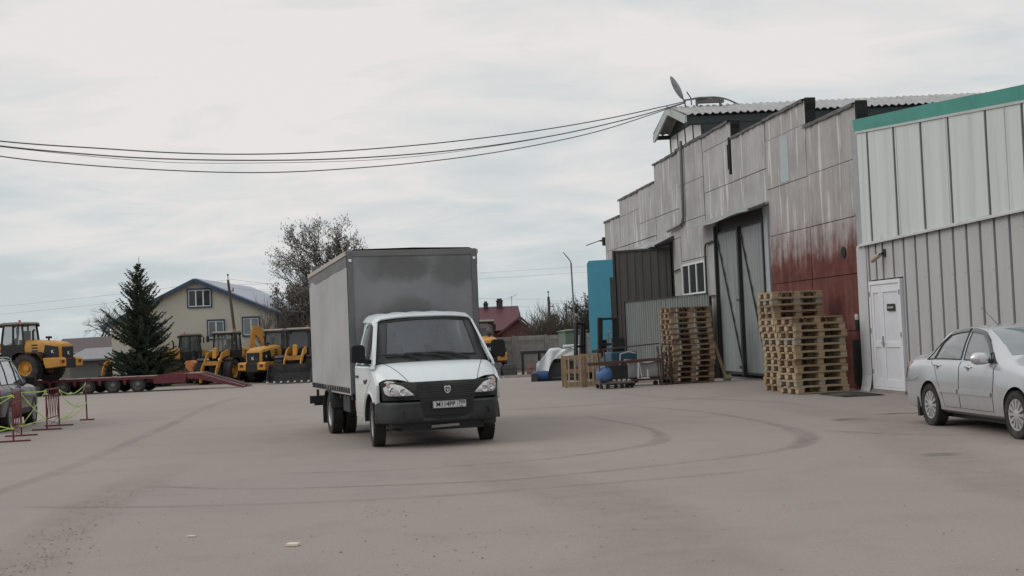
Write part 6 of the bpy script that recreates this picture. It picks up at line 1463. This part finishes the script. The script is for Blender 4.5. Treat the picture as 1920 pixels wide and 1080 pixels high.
# ================================================================ VEGETATION
bark = M('dark_bark', (.060, .050, .044), .9, amt=.3); twigm = M('grey_twigs', (.115, .10, .092), .9, amt=.25)
def tree(name, label, base, h, spread, seed, leaf=None, leafcol=None, nleaf=0, depth=5, thick=.22, lean=0., gnarl=.25, leafsize=.18, up_=.35, trunk_h=.28, nkids=(3, 4), cat='tree'):
    rnd = random.Random(seed); t = thing(name, label, cat, base)
    tr_ = MB(); tw_ = MB(); tips = []
    def br(p, d, l, r, lv):
        n = 4; P = [p]; q = p; dd = d
        for i in range(n):
            dd = (dd+Vector((rnd.gauss(0, gnarl), rnd.gauss(0, gnarl), rnd.gauss(0, gnarl)*.6))*.45+Vector((0, 0, up_*.12))).normalized(); q = q+dd*l/n; P.append(q)
        (tr_ if lv < 3 else tw_).tube(P, [r*(1-.45*i/n) for i in range(n+1)], 6 if lv < 2 else (4 if lv < 3 else 3), caps=False)
        if lv >= depth-2: tips.extend(P[1:])
        if lv >= depth: return
        k = rnd.randint(*nkids)
        for i in range(k):
            s_ = rnd.uniform(.35, 1.) if i else 1.; b_ = P[min(n, max(1, int(round(s_*n))))]
            a = rnd.uniform(0, 2*pi); sp_ = rnd.uniform(.35, .85)*spread
            perp = Vector((cos(a), sin(a), 0)); perp = (perp-dd*perp.dot(dd)).normalized()
            nd = (dd*cos(sp_)+perp*sin(sp_)).normalized()
            br(b_, nd, l*rnd.uniform(.62, .82), r*.55*rnd.uniform(.85, 1.1), lv+1)
    br(Vector((0, 0, 0)), Vector((lean, 0, 1)).normalized(), h*trunk_h, thick, 0)
    # normalise the height
    zs = max(v[2] for v in tw_.v); k = h/zs
    sc_ = lambda m: [tuple(c*k for c in v) for v in m.v]
    tr_.v = sc_(tr_); tw_.v = sc_(tw_); tips = [q*k for q in tips]
    tr_.build('trunk', bark, t); c_ = tw_.build('crown', twigm, t)
    if nleaf:
        lb = MB()
        for i in range(nleaf):
            p = rnd.choice(tips)+Vector((rnd.gauss(0, .12), rnd.gauss(0, .12), rnd.gauss(0, .12)))
            a = Vector((rnd.gauss(0, 1), rnd.gauss(0, 1), rnd.gauss(0, 1.2)+1.1)).normalized()*leafsize*rnd.uniform(.6, 1.5); b_ = Vector((rnd.gauss(0, 1), rnd.gauss(0, 1), rnd.gauss(0, 1))).cross(a).normalized()*leafsize*.20
            lb.add([p-a*.5, p+b_, p+a*.5, p-b_], [(0, 1, 2, 3)])
        lb.build('leaves', leafcol, t, recalc=False)
    return t
gl_ = G(100)
drl = M('dry_dark_leaves', (.125, .112, .098), .8, amt=.4, scale=2)
tree('leafy_tree', 'tall tree with sparse dry leaves rising behind the delivery truck box', (-12.9, 96, gl_), 11.9, 1.0, 12, leafcol=drl, nleaf=12000, depth=6, thick=.26, gnarl=.35, leafsize=.17, up_=.7, trunk_h=.20, nkids=(3, 4))
tree('leafy_tree', 'smaller dry-leaved tree leaning left at the corner of the beige house', (-15.0, 89.5, gl_), 7.0, 1.05, 23, leafcol=drl, nleaf=5200, depth=5, thick=.14, gnarl=.35, leafsize=.22, up_=.5, trunk_h=.2, lean=-.12)
tree('bare_tree', 'bare grey tree above the low brown roof at left', (-38.6, 122, -.8), 7.2, 1.15, 4, depth=6, thick=.20, gnarl=.35, up_=.25, trunk_h=.24, nkids=(3, 4))
tree('bare_tree', 'small bare tree close to the right end of the scrub by the blue gate leaf', (5.1, 92, -.7), 4.6, 1.0, 9, depth=5, thick=.09, gnarl=.4)
tree('bare_tree', 'thin bare tree in the scrub just right of the porch chimney', (2.0, 97, -.7), 3.7, .9, 31, depth=5, thick=.07, gnarl=.4)
# spruce
def spruce(label, base, h, r0_, seed):
    rnd = random.Random(seed); t = thing('spruce_tree', label, 'tree', base)
    mb = MB(); mb.tube([(0, 0, 0), (0, 0, h*.5), (0.03, 0, h)], [.16, .08, .012], 7); mb.build('trunk', bark, t)
    nb = MB(); fb = MB()
    nw = 38
    for wv in range(nw):
        f = wv/(nw-1.); z = .25+f**.92*(h*.945-.35); R_ = r0_*(1-f)**.95*(.97 if f > .04 else .8)*(1+.12*sin(wv*1.7)+rnd.uniform(-.12, .12))+.07
        nbr = int(15*(1-f)+4)
        for b_ in range(nbr):
            a = rnd.uniform(0, 2*pi); L_ = R_*rnd.uniform(.5, 1.18); 
            if rnd.random() < .12: L_ *= 1.18
            tilt = .8*f+.05+rnd.uniform(-.15, .15) if f > .25 else -.10+rnd.uniform(-.15, .25)
            d = Vector((cos(a), sin(a), 0)); n_ = 5; P = []
            for i in range(n_+1):
                s_ = i/n_; P.append(Vector((0, 0, z))+d*L_*s_+Vector((0, 0, L_*(tilt*s_-.35*s_*(1-s_)+.16*s_*s_))))
            nb.tube(P, [.022*(1-.8*i/n_)*(1-f*.5)+.003 for i in range(n_+1)], 3, caps=False)
            ns_ = max(6, int(L_*19))
            side = Vector((-d.y, d.x, 0))
            for i in range(ns_):
                s_ = (i+.7)/ns_; k = min(n_-1, int(s_*n_)); p = P[k].lerp(P[k+1], s_*n_-k)
                for sg in (-1, 1, 0):
                    ll = (.12+.26*(1-s_)*min(1., L_/1.6))*rnd.uniform(.6, 1.3)
                    if sg == 0: ll = .14
                    v = (d*rnd.uniform(.2, .9)+side*sg*rnd.uniform(.4, 1.)+Vector((rnd.gauss(0, .2), rnd.gauss(0, .2), rnd.uniform(-.65, .45)))).normalized()*ll
                    wd_ = v.cross(Vector((rnd.gauss(0, .5), rnd.gauss(0, .5), 1))).normalized()*rnd.uniform(.022, .045)
                    # a needle-clad twig: kinked blade pair
                    m_ = p+v*.55+Vector((0, 0, .012)); e = p+v
                    fb.add([p, m_+wd_, e, m_-wd_], [(0, 1, 2, 3)])
                    up2 = Vector((0, 0, .035)); fb.add([p, m_+up2, e, m_-up2*.8], [(0, 1, 2, 3)])
    nb.build('branches', bark, t); fb.build('needles', M('spruce_needles', (.046, .066, .040), .85, amt=.5, scale=1.6), t, recalc=False)
    return t
spruce('dark green spruce standing behind the red trailer in front of the beige house', (-23.3, 80, G(80)), 8.15, 2.75, 5)
# scrub masses
def scrub(name, label, x0, x1, y0, y1, h0, h1, n, col, seed, leaf=.0):
    rnd = random.Random(seed); mb = MB()
    for i in range(n):
        x = rnd.uniform(x0, x1); y = rnd.uniform(y0, y1); t_ = (x-x0)/(x1-x0); h = (h0+(h1-h0)*t_)*rnd.uniform(.35, 1.1)*(.75+.25*sin(x*2.3+seed)); P = [Vector((x, y, -.75))]
        d = Vector((rnd.gauss(0, .18), rnd.gauss(0, .18), 1)).normalized()
        for k in range(4):
            d = (d+Vector((rnd.gauss(0, .16), rnd.gauss(0, .16), .05))).normalized(); P.append(P[-1]+d*h/4)
        mb.tube(P, [.034, .028, .021, .014, .006], 3, caps=False)
        for k in range(5):
            q = P[rnd.randint(1, 4)]; dd = (d+Vector((rnd.gauss(0, .7), rnd.gauss(0, .7), .2))).normalized(); mb.tube([q, q+dd*h*.12, q+dd*h*.22+Vector((0, 0, h*.04))], [.015, .012, .004], 3, caps=False)
    o = mb.build(name, col, recalc=False); o['kind'] = 'stuff'; tag(o, label, 'bushes'); return o
scr = M('brown_scrub', (.105, .085, .070), .95, amt=.3)
scrub('scrub_thicket', 'brown leafless scrub behind the concrete fence left of the blue gate leaf', 1.6, 9.0, 88, 96, 3.5, 4.6, 2600, scr, 3)
scrub('scrub_low', 'low brown scrub filling the gap behind the concrete fence', .5, 9, 85, 89, 3.1, 3.3, 4200, M('brown_scrub_dense', (.07, .056, .045), .95, amt=.3), 8)
scrub('hedge_dark', 'dark bare bushes between the beige house and the truck box', -16.6, -12.0, 86, 90, 4.8, 4.2, 1500, twigm, 6)
scrub('distant_thicket', 'thin far tree line over the roofs at left', -70, -36, 150, 160, 4.2, 3.8, 500, M('far_twigs', (.16, .15, .15), .95), 11)
scrub('distant_thicket_right', 'far tree line beyond the right scrub', 0, 40, 170, 180, 5, 5, 500, MATS['far_twigs'], 17)
tree('evergreen_shrub', 'dark evergreen bush against the edge of the blue gate leaf', (5.25, 86, -.7), 4.8, .8, 51, leafcol=M('dark_evergreen', (.03, .038, .028), .8, amt=.4), nleaf=4500, depth=5, thick=.08, leafsize=.16, cat='bush')

# ================================================================ PALLETS
pw = [M('pallet_wood_pale', (.37, .285, .185), .85, amt=.2, scale=4, stretch=(.6, 4, 4), bump=.2), M('pallet_wood_tan', (.28, .205, .125), .85, amt=.2, scale=4, bump=.2), M('pallet_wood_old', (.165, .112, .078), .9, amt=.25, scale=4, bump=.2), M('pallet_wood_grey', (.25, .225, .185), .9, amt=.3, scale=4, bump=.2)]
PS = 1.065
def pallet_meshes(mat):
    m = {}
    m['db'] = MB().box(-.6, .6, -.0625, .0625, -.0095, .0095).mesh('deck_board', mat); m['bb'] = MB().box(-.6, .6, -.05, .05, -.0095, .0095).mesh('bottom_board', mat)
    m['cb'] = MB().box(-.0725, .0725, -.4, .4, -.010, .010).mesh('cross_board', mat); m['bl'] = MB().box(-.070, .070, -.065, .065, -.038, .038).mesh('block', mat)
    return m
PM = [pallet_meshes(m) for m in pw]
protos = []
for v in range(4):
    for j in range(2):
        p = bpy.data.objects.new('pallet', None); C.objects.link(p); m = PM[v]; rnd = random.Random(v*10+j)
        alt = PM[(v+1) % 4 if v != 2 else 1]
        mm = lambda k: (alt if rnd.random() < .25 else m)[k]
        for y in (-.335, -.165, 0, .165, .335): share('deck_board', mm('db'), p, (rnd.uniform(-.006, .006), y+rnd.uniform(-.01, .01), .1345), (0, 0, rnd.uniform(-.008, .008)))
        for x in (-.52, 0, .52): share('cross_board', mm('cb'), p, (x+rnd.uniform(-.01, .01), 0, .1145))
        for x in (-.525, 0, .525):
            for y in (-.33, 0, .33): share('block', mm('bl'), p, (x, y, .0620+.0), (0, 0, rnd.uniform(-.05, .05)))
        for y in (-.345, 0, .345): share('bottom_board', mm('bb'), p, (0, y, .0105))
        protos.append(p)
used_proto = set()
def pallet(v, j, loc, rz, label, group):
    k = v*2+j; src = protos[k]
    if k not in used_proto:
        used_proto.add(k); o = src; o.location = loc; o.rotation_euler = (0, 0, rz)
    else: o = dup(src, loc, rz, None)
    o.scale = (PS, PS, PS*1.0); o['label'] = label; o['category'] = 'pallet'; o['group'] = group
    return o
# ordinal wording counts upward from the ground
ORD = ['bottom', 'second', 'third', 'fourth', 'fifth', 'sixth', 'seventh', 'eighth', 'ninth', 'tenth', 'eleventh', 'twelfth', 'thirteenth', 'fourteenth', 'fifteenth', 'sixteenth']
def stack(corner, yaw, n, vs, where, group, leanx=0., jit=.018, topv=None):
    ca, sa = cos(yaw), sin(yaw); z = .012
    for i in range(n):
        dx, dy = .6*PS+random.uniform(-jit, jit)+leanx*i+.035*sin(i*.55+corner[1]), .4*PS+random.uniform(-jit, jit)
        loc = (corner[0]+ca*dx-sa*dy, corner[1]+sa*dx+ca*dy, z); v = random.choice(vs)
        if topv and i == n-1: v = topv-1
        which = 'topmost' if i == n-1 else ORD[i]+(' from the ground' if i else '')
        pallet(v, random.randint(0, 1), loc, yaw+random.uniform(-.035, .035), f'{which} pallet in the {where}', group)
        z += .1455*PS
stack((4.48, 36.45), radians(14), 14, [2, 2, 2, 2, 1], 'dark brown stack left of the tall gate', 'pallets stacked left of the tall gate')
stack((6.18, 29.95), radians(14), 15, [0, 0, 0, 1, 1, 3], 'taller rear stack right of the tall gate', 'pallets in the rear stack right of the gate', leanx=-.007)
stack((6.24, 28.35), radians(17), 11, [0, 0, 0, 1, 0, 1, 3], 'shorter front stack before the red wall', 'pallets in the front stack by the red wall', jit=.03, leanx=-.006)
for i, p in enumerate(protos):
    if i not in used_proto:
        for c_ in list(p.children): bpy.data.objects.remove(c_)
        bpy.data.objects.remove(p)
# board leaning at right side of dark stack
lb_ = thing('leaning_plank', 'pale plank leaning against the right side of the dark brown pallet stack', 'plank', (5.98, 37.1, 0), radians(10))
mb = MB(); mb.bar((-.22, 0, 1.15), (.10, -.05, 0.02), .09, .03, (0, 1, 0)); mb.build('board', pw[1], lb_); mb = MB(); mb.tube([(.02, -.05, .09), (.22, -.05, .09)], .085, 10); mb.build('round_block', M('pale_greenish_block', (.25, .25, .17), .8), lb_)

# ---------------------------------------------------------------- crates on edge, tarp pile, barrels, forklifts, trolleys
def slat_crate(label, loc, rz, w_, h_, n):
    t = thing('slatted_crate', label, 'crate', loc, rz, 'wooden slatted crates stood on edge'); m1, m2 = pw[1], pw[0]
    post = MB().box(-.035, .035, -.035, .035, 0, h_).mesh('post', m1)
    for x in (0, w_):
        for y in (0, .75): share('post', post, t, (x, y, 0))
    rail = MB().box(0, w_, -.012, .012, -.05, .05).mesh('rail', m1)
    for z in (.08, h_*.5, h_-.06):
        for y in (-.048, .798): share('rail', rail, t, (0, y, z))
    sl_ = MB().box(-.024, .024, -.01, .01, -.02, h_-.06).mesh('slat', m2)
    for k in range(n):
        for y in (-.072,): share('slat', sl_, t, (w_*(k+.5)/n, y, .03), (0, random.uniform(-.03, .03), 0))
    return t
slat_crate('slatted wooden crate nearest the white plastic-wrapped heap', (1.44, 37.0, G(37)), radians(4), .50, .92, 3)
slat_crate('slatted wooden crate beside the brown trolley frame', (2.02, 37.1, G(37)), radians(4), .44, .95, 3)
# heap under white plastic
hp = thing('plastic_wrapped_heap', 'heap of goods draped with crumpled white plastic sheet beside the slatted crates', 'heap', (1.38, 48.0, G(48))); hp.scale = (1.25, 1.1, 1.12)
mb = MB(); mb.box(-.25, .85, 0, .9, 0, .62); mb.box(-.15, .55, .05, .8, .62, .85); mb.build('stacked_sacks', M('dark_sacks', (.06, .06, .062), .85, amt=.4, bump=.6, bscale=5), hp, bevel=.06)
def sheetdrape(x0, x1, zt, y0, y1, drop, seed):
    rnd = random.Random(seed); rows = []
    for j in range(25):
        v = j/24; row = []
        for i in range(33):
            u = i/32; x = x0+(x1-x0)*u
            # path: top plane back to front, then falls down front
            s_ = v*1.6
            if s_ < .8: y = y1+(y0-y1)*s_/.8; z = zt(u)
            else: y = y0-.05-.10*(s_-.8)+.05*sin(u*14)*(s_-.8); z = zt(u)-(s_-.8)/.8*drop(u)
            z += .03*sin(u*11+v*5+seed)+.02*sin(u*27+v*13); y += .03*sin(u*19+v*7)
            row.append((x+.03*sin(v*9+u*4)-(.18*(s_-.8) if s_ > .8 else 0), y, z))
        rows.append(row)
    mb = MB(); mb.grid(rows); return mb
zt = lambda u: .62+.42*smooth01(u*2.6)
sheetdrape(-.42, .80, zt, -.02, .9, lambda u: (.30+.78*math.exp(-((u-.22)/.20)**2)), 3).build('plastic_sheet', M('white_plastic_sheet', (.66, .68, .70), .35, amt=.08, bump=.7, bscale=7, spec=.6), hp, thick=.006, recalc=False)
mb = MB(); mb.tube([(.35, -.12, 1.13), (.85, -.08, 1.14)], .05, 8); mb.build('rolled_edge', MATS['white_plastic_sheet'], hp)
bb = thing('blue_barrel', 'blue plastic barrel lying on its side left of the white plastic heap', 'barrel', (.92, 47.6, G(48)))
blm = M('blue_plastic', (.015, .06, .16), .4, amt=.15)
mb = MB(); mb.lathe([(-.30, 0), (-.30, .16), (-.27, .19), (-.1, .2), (-.1, .207), (-.07, .207), (-.07, .2), (.1, .2), (.1, .207), (.13, .207), (.13, .2), (.27, .19), (.3, .16), (.3, 0)], (0, 0, .2), 'x', 20); mb.build('drum', blm, bb); mb = MB(); mb.lathe([(-.315, 0), (-.315, .03), (-.30, .035)], (0, .1, .22), 'x', 8); mb.build('cap', black_plastic, bb)
bx_ = MB(); bx_.box(-.28, -.04, -.15, .2, 0, .32); tag(bx_.build('dark_box', M('dark_grey_box', (.05, .052, .052), .7, amt=.3), None, loc=(.85, 47.5, G(48)), bevel=.01), 'small dark grey box at the left end of the blue barrel', 'box')
# forklift masts
def forklift(label, loc, rz, col, lean):
    t = thing('forklift', label, 'forklift', loc, rz)
    mb = MB()
    for y in (-.28, .28): mb.bar((.55, y, .1), (.55+lean, y, 2.05), .10, .12, (0, 1, 0)); mb.bar((.60, y*.72, .1), (.60+lean, y*.72, 2.0), .05, .07, (0, 1, 0))
    for z in (.3, 1.2, 2.0): mb.bar((.55+lean*z/2, -.3, z), (.55+lean*z/2, .3, z), .07)
    mast = mb.build('mast', black_plastic, t); mb = MB(); mb.tube([(.56, 0, .3), (.56+lean*.8, 0, 1.6)], .04, 8); mb.build('lift_cylinder', steel, mast)
    mb = MB(); mb.prism([(-1.0, .3), (.45, .25), (.45, .75), (-.1, .8), (-.35, .95), (-1.0, .98)], 'y', -.42, .42); mb.build('body', col, t, bevel=.04)
    mb = MB(); 
    mb.box(-.5, -.1, -.2, .2, .95, 1.05); mb.box(-.55, -.45, -.2, .2, 1.05, 1.4); mb.build('seat', darksteel, t)
    for x, r_ in ((.35, .25), (-.7, .22)):
        for y in (-.42, .42): mb = MB(); mb.lathe([(-.08, .0), (-.08, r_*.9), (-.05, r_), (.05, r_), (.08, r_*.9), (.08, 0)], (x, y, r_), 'y', 20); mb.build('wheel', rubber, t)
    for y in (-.2, .2): MB().box(.62, 1.55, y-.05, y+.05, .08, .12).build('fork', darksteel, t)
    return t
forklift('forklift with tall black mast standing behind the slatted crates', (2.75, 45.6, G(45)), radians(148), M('forklift_grey', (.10, .10, .10), .6, amt=.3), -.10)
forklift('blue forklift in front of the blue gate leaf behind the trolleys', (3.05, 39.8, G(40)), radians(105), M('forklift_blue', (.025, .075, .115), .5, amt=.2), -.22)
# brown tube trolley with blue ball
trl = thing('tube_trolley', 'brown steel trolley frame on castors carrying a blue float', 'trolley', (2.30, 35.0, G(35)), radians(7))
brn = M('brown_painted_tube', (.075, .040, .034), .6, amt=.3, dirt=(.12, .08, .06), dirtamt=.5)
mb = MB(); mb.bar((-.32, 0, .68), (1.85, .15, .74), .05, .07); mb.bar((-.32, .6, .68), (1.85, .75, .74), .05, .07); mb.bar((-.3, 0, .68), (-.3, .6, .68), .05)
for x, y in ((.18, 0), (1.72, .14)): mb.tube([(x-.06, y, 1.10), (x, y, .6), (x+.03, y, .02)], .024, 8)
mb.bar((.12, 0, 1.08), (1.72, .14, 1.18), .035); mb.bar((.02, -.0, 1.08), (.02, .6, 1.08), .03); mb.tube([(-.04, .0, 1.1), (.02, 0, .1)], .02, 6); mb.build('frame', brn, trl)
mb = MB(); mb.box(-.02, .95, -.05, .62, .13, .17); mb.build('platform', M('brown_board', (.10, .085, .07), .85, amt=.3), trl)
cm2 = MB(); cm2.lathe([(-.02, 0), (-.02, .055), (.02, .055), (.02, 0)], (0, 0, .058), 'y', 14); cme = cm2.mesh('castor', rubber); cf2 = MB(); cf2.box(-.02, .02, -.03, .03, .07, .135); cfm = cf2.mesh('fork_bracket', darksteel)
for x, y in ((.02, 0), (.2, -.02), (.42, -.02), (.6, .0), (.74, .02), (.88, .05), (.02, .55), (.88, .55)):
    o = share('castor', cme, trl, (x, y, 0), (0, 0, random.uniform(-1, 1))); share('castor_bracket', cfm, o)
bf = MB(); bf.lathe([(-.23, 0), (-.225, .05), (-.17, .155), (-.08, .21), (0, .225), (.08, .21), (.17, .155), (.225, .05), (.23, 0)], (0, 0, .23), 'z', 26)
tag(bf.build('blue_float', M('faded_blue_plastic', (.07, .15, .33), .4, amt=.12), None, loc=(2.42, 35.15, .165)), 'faded blue ball-shaped float sitting on the brown trolley platform', 'float')
mb = MB()
for k in range(4): mb.lathe([(0, 0), (0, .05), (.06, .06), (.08, 0)], (.40+.14*k, .08, .17), 'z', 10)
mb.build('fittings', M('grey_fittings', (.3, .29, .28), .6, amt=.3), trl)
# dark machine behind trolley
dm = thing('winch_machine', 'dark boxy machine standing behind the trolley with the blue float', 'machine', (3.0, 36.3, G(36)), radians(8))
mb = MB(); mb.box(-.45, .35, 0, .6, .05, .62); mb.box(-.3, .2, .1, .5, .62, .72); mb.build('casing', M('machine_black', (.028, .028, .028), .7, amt=.4), dm, bevel=.03)
mb = MB(); mb.tube([(-.05, -.03, .62), (-.02, -.03, .92), (.22, -.03, .97), (.42, -.03, .92)], .02, 6); mb.build('hose', M('pale_hose', (.35, .36, .36), .5), dm)
# cart with wrapped mattress
ct_ = thing('platform_cart', 'low dark platform cart with looped handles holding a wrapped bundle', 'cart', (3.2, 36.2, G(36)), radians(5))
mb = MB(); mb.box(0, 1.2, 0, .6, .14, .20); mb.build('platform', brn, ct_)
mb = MB()
for x in (.98, 1.22): mb.tube([(x, -.02, .15), (x, -.02, .85), (x+.04, -.02, .9), (x+.1, .5, .9), (x+.1, .55, .85), (x+.1, .55, .15)], .018, 6)
mb.tube([(.85, .0, .2), (.83, 0, .80), (.88, 0, .84), (1.2, 0, .84)], .014, 6); mb.build('handle', darksteel, ct_)
for x, y in ((.1, .05), (1.1, .05), (.1, .55), (1.1, .55), (.75, .03)):
    o = share('castor', cme, ct_, (x, y, 0), (0, 0, .3), (1.3, 1.3, 1.2))
bn = MB(); bn.box(-.02, 1.05, .05, .55, .0, .50); tag(bn.build('wrapped_bundle', M('milky_plastic_wrap', (.23, .24, .245), .35, amt=.2, bump=.8, bscale=6, dirt=(.5, .5, .5), dirtamt=.3, spec=.6), None, loc=(3.2, 36.25, G(36)+.21), rot=(0, 0, radians(5)), bevel=.05), 'grey bundle wrapped in milky plastic lying on the platform cart', 'bundle')
mb = MB(); mb.grid([[(x, y, .515+.02*sin(x*9+y*5)+(-.06 if y < .03 else 0)) for y in (-.0, .03, .2, .4, .58)] for x in [-.03+1.1*i/14 for i in range(15)]]); tag(mb.build('white_cover', M('white_foam_cover', (.58, .59, .60), .6, amt=.1, bump=.4), None, loc=(3.2, 36.25, G(36)+.21), rot=(0, 0, radians(5)), thick=.02), 'white cover sheet lying on top of the wrapped bundle', 'sheet')
wb = thing('white_bracket', 'white wire bracket leaning upright against the front of the wrapped bundle', 'bracket', (3.42, 36.05, G(36)), radians(5))
mb = MB(); mb.tube([(.05, 0, .72), (.02, 0, .22), (.20, 0, .22)], .022, 6); mb.tube([(.05, 0, .72), (.13, 0, .24)], .016, 6); mb.tube([(.30, 0, .46), (.30, 0, .24)], .02, 6); mb.tube([(.2, 0, .22), (.34, 0, .22)], .02, 6); mb.build('rod', M('white_rod', (.6, .6, .6), .5), wb)
# hand truck against pallet stack
ht = thing('hand_truck', 'rusty hand truck leaning against the near corner of the dark brown pallet stack', 'hand truck', (4.16, 36.25, G(36)), radians(10))
mb = MB()
for x in (0, .22): mb.tube([(x, 0, .05), (x, .04, 1.0), (x+.02, -.04, 1.18)], .02, 6)
for z in (.3, .55, .8, 1.15): mb.bar((0, .02, z), (.22, .02, z), .025)
mb.box(-.02, .25, -.18, .0, .03, .045); mb.build('frame', brn, ht)
for x in (-.05, .27): o = share('wheel', cme, ht, (x, .05, 0), (0, 0, radians(90)), (1.7, 1.7, 1.7))
# black low trailer frame + clutter by the fence
bt = thing('black_frame_rack', 'long low black steel rack with goods beneath it before the concrete fence', 'rack', (.45, 71.5, G(71)), radians(2))
mb = MB(); mb.box(-.1, 3.0, 0, 1.2, 1.16, 1.34); 
for x in (-.05, .9, 1.9, 2.9): mb.box(x, x+.1, 0, .1, 0, 1.16); mb.box(x, x+.1, 1.1, 1.2, 0, 1.16)
mb.build('frame', darksteel, bt)
cols = [(.10, .10, .10), (.20, .12, .10), (.28, .20, .08), (.24, .25, .25), (.07, .07, .075), (.13, .075, .06)]
cl = [(-1.6, 71.8, .8, .7, .75, 0, 'dark crate of scrap'), (-.7, 71.6, .8, .6, .65, 4, 'black low crate'), (.62, 71.2, .5, .5, .62, 1, 'reddish brown box'), (1.2, 71.2, .6, .5, .7, 5, 'rust brown box'), (1.85, 71.1, .45, .5, .75, 2, 'mustard sack'), (2.4, 71.0, .7, .6, 1.0, 3, 'pale grey sack'), (-2.6, 72.2, .8, .8, .9, 4, 'squat black bin')]
wher = ['at the left end of the row by the fence', 'left of the black rack', 'under the left half of the black rack', 'under the middle of the black rack', 'under the right half of the black rack', 'at the right end of the black rack', 'close to the yellow loader wheel']
for (x, y, w_, d_, h_, c_, nm), wh in zip(cl, wher):
    t = MB(); t.prism([(0, 0), (w_, 0), (w_*.96, h_*.8), (w_*.85, h_), (w_*.15, h_*.97), (.03, h_*.75)], 'y', 0, d_)
    for k in range(2): t.box(.0, w_, -.02, 0, h_*(.25+.35*k), h_*(.32+.35*k))
    tag(t.build('yard_crate', M('clutter%d' % c_, cols[c_], .8, amt=.35, scale=5, bump=.5), None, loc=(x, y, G(y)), rot=(0, 0, random.uniform(-.2, .2)), bevel=.02), nm+' '+wh, 'crate')

# ================================================================ BARRIERS AND TAPE
rb_ = M('barrier_red_paint', (.13, .022, .022), .55, amt=.3, dirt=(.07, .035, .03), dirtamt=.5)
def barrier(label, p, q, h_, vee=True):
    p, q = Vector(p), Vector(q); L_ = (q-p).length; rz = math.atan2(q.y-p.y, q.x-p.x)
    t = thing('barrier_stand', label, 'barrier', tuple(p), rz, 'red steel barrier stands')
    for x in (0, L_): mb = MB(); mb.tube([(x, 0, 0), (x, 0, h_)], .016, 8); mb.build('post', rb_, t); MB().box(x-.02, x+.02, -.30, .30, 0, .03).build('foot', rb_, t)
    mb = MB(); mb.bar((0, 0, h_), (L_, 0, h_), .028); mb.bar((0, 0, h_*.28), (L_, 0, h_*.28), .022); mb.bar((0, 0, h_*.78), (L_, 0, h_*.78), .02); mb.build('rail', rb_, t)
    mb = MB(); n = 5
    for k in range(n):
        a = L_*k/n; b_ = L_*(k+1)/n; m_ = (a+b_)/2
        mb.tube([(a, 0, h_*.97), (m_, 0, h_*.30)], .007, 5); mb.tube([(m_, 0, h_*.30), (b_, 0, h_*.97)], .007, 5)
    mb.build('zigzag_wire', rb_, t)
    mb = MB(); mb.tube([(0, 0, h_*.26), (L_, 0, .04)], .006, 5); mb.tube([(L_, 0, h_*.26), (0, 0, .04)], .006, 5); mb.build('cross_brace', rb_, t)
    return t
b1, b1e = (-9.31, 23.69, 0), (-9.78, 25.3, 0); b2, b2e = (-9.88, 26.95, 0), (-10.1, 28.3, 0); b3, b3e = (-10.12, 30.2, 0), (-10.5, 31.6, 0)
barrier('nearest red barrier stand beside the grey crossover rear wheel', b1, b1e, .90)
barrier('middle red barrier stand with a mesh of thin bars', b2, b2e, .84)
t3 = thing('barrier_post', 'single red barrier post farthest from the camera at the end of the tape', 'barrier', b3, 0); mb = MB(); mb.tube([(0, 0, 0), (-.02, 0, .90)], .018, 8); mb.build('post', rb_, t3); MB().box(-.16, .16, -.05, .05, 0, .03).build('foot', rb_, t3)
tp = thing('warning_tape', 'yellow-green tape strung in crosses between the red barrier stands', 'tape', (0, 0, 0))
tpm = M('lime_tape', (.42, .58, .14), .5, amt=.2, scale=9)
def tape(p, q, s_=.03, r_=.011):
    P = sag(p, q, s_, r_, 14); mb = MB(); rows = []
    for i, a in enumerate(P):
        tw = .5+.5*sin(i*1.3+p[0]*3); rows.append([a+Vector((0, .004, r_*1.6*(.5+.5*tw))), a+Vector((.006*tw, -.004, 0)), a-Vector((0, .004, r_*1.6*(.5+.5*tw)))])
    mb.grid(rows); mb.build('tape_strip', tpm, tp, thick=.002, recalc=False)
def at_(b, z): return (b[0], b[1]-.02, z)
bA = (-10.15, 22.2, 0)
tape(at_(bA, .78), at_(b1, .86)); tape(at_(bA, .2), at_(b1, .84)); tape(at_(bA, .76), at_(b1, .24)); tape(at_(bA, .10), at_(b1, .26), .01)
tape(at_(b1e, .86), at_(b2, .82), .01); tape(at_(b1e, .86), at_(b2, .22)); tape(at_(b1e, .20), at_(b2, .82)); tape(at_(b1e, .20), at_(b2, .26), .02)
tape(at_(b2e, .82), at_(b3, .88), .18); tape(at_(b2e, .82), at_(b3, .42), .22); tape(at_(b2e, .16), at_(b3, .86), .22); tape(at_(b2e, .14), at_(b3, .40), .10)
for b_, z in ((b1, .85), (b1, .25), (b1e, .2), (b2, .8)):
    mb = MB(); c_ = Vector(at_(b_, z))
    for k in range(4): a = random.uniform(0, 6); mb.bar(c_, c_+Vector((cos(a)*.06, -.02, sin(a)*.06)), .03, .004)
    mb.lathe([(-.02, 0), (-.015, .03), (.015, .03), (.02, 0)], c_, 'z', 8); mb.build('knot', tpm, tp)
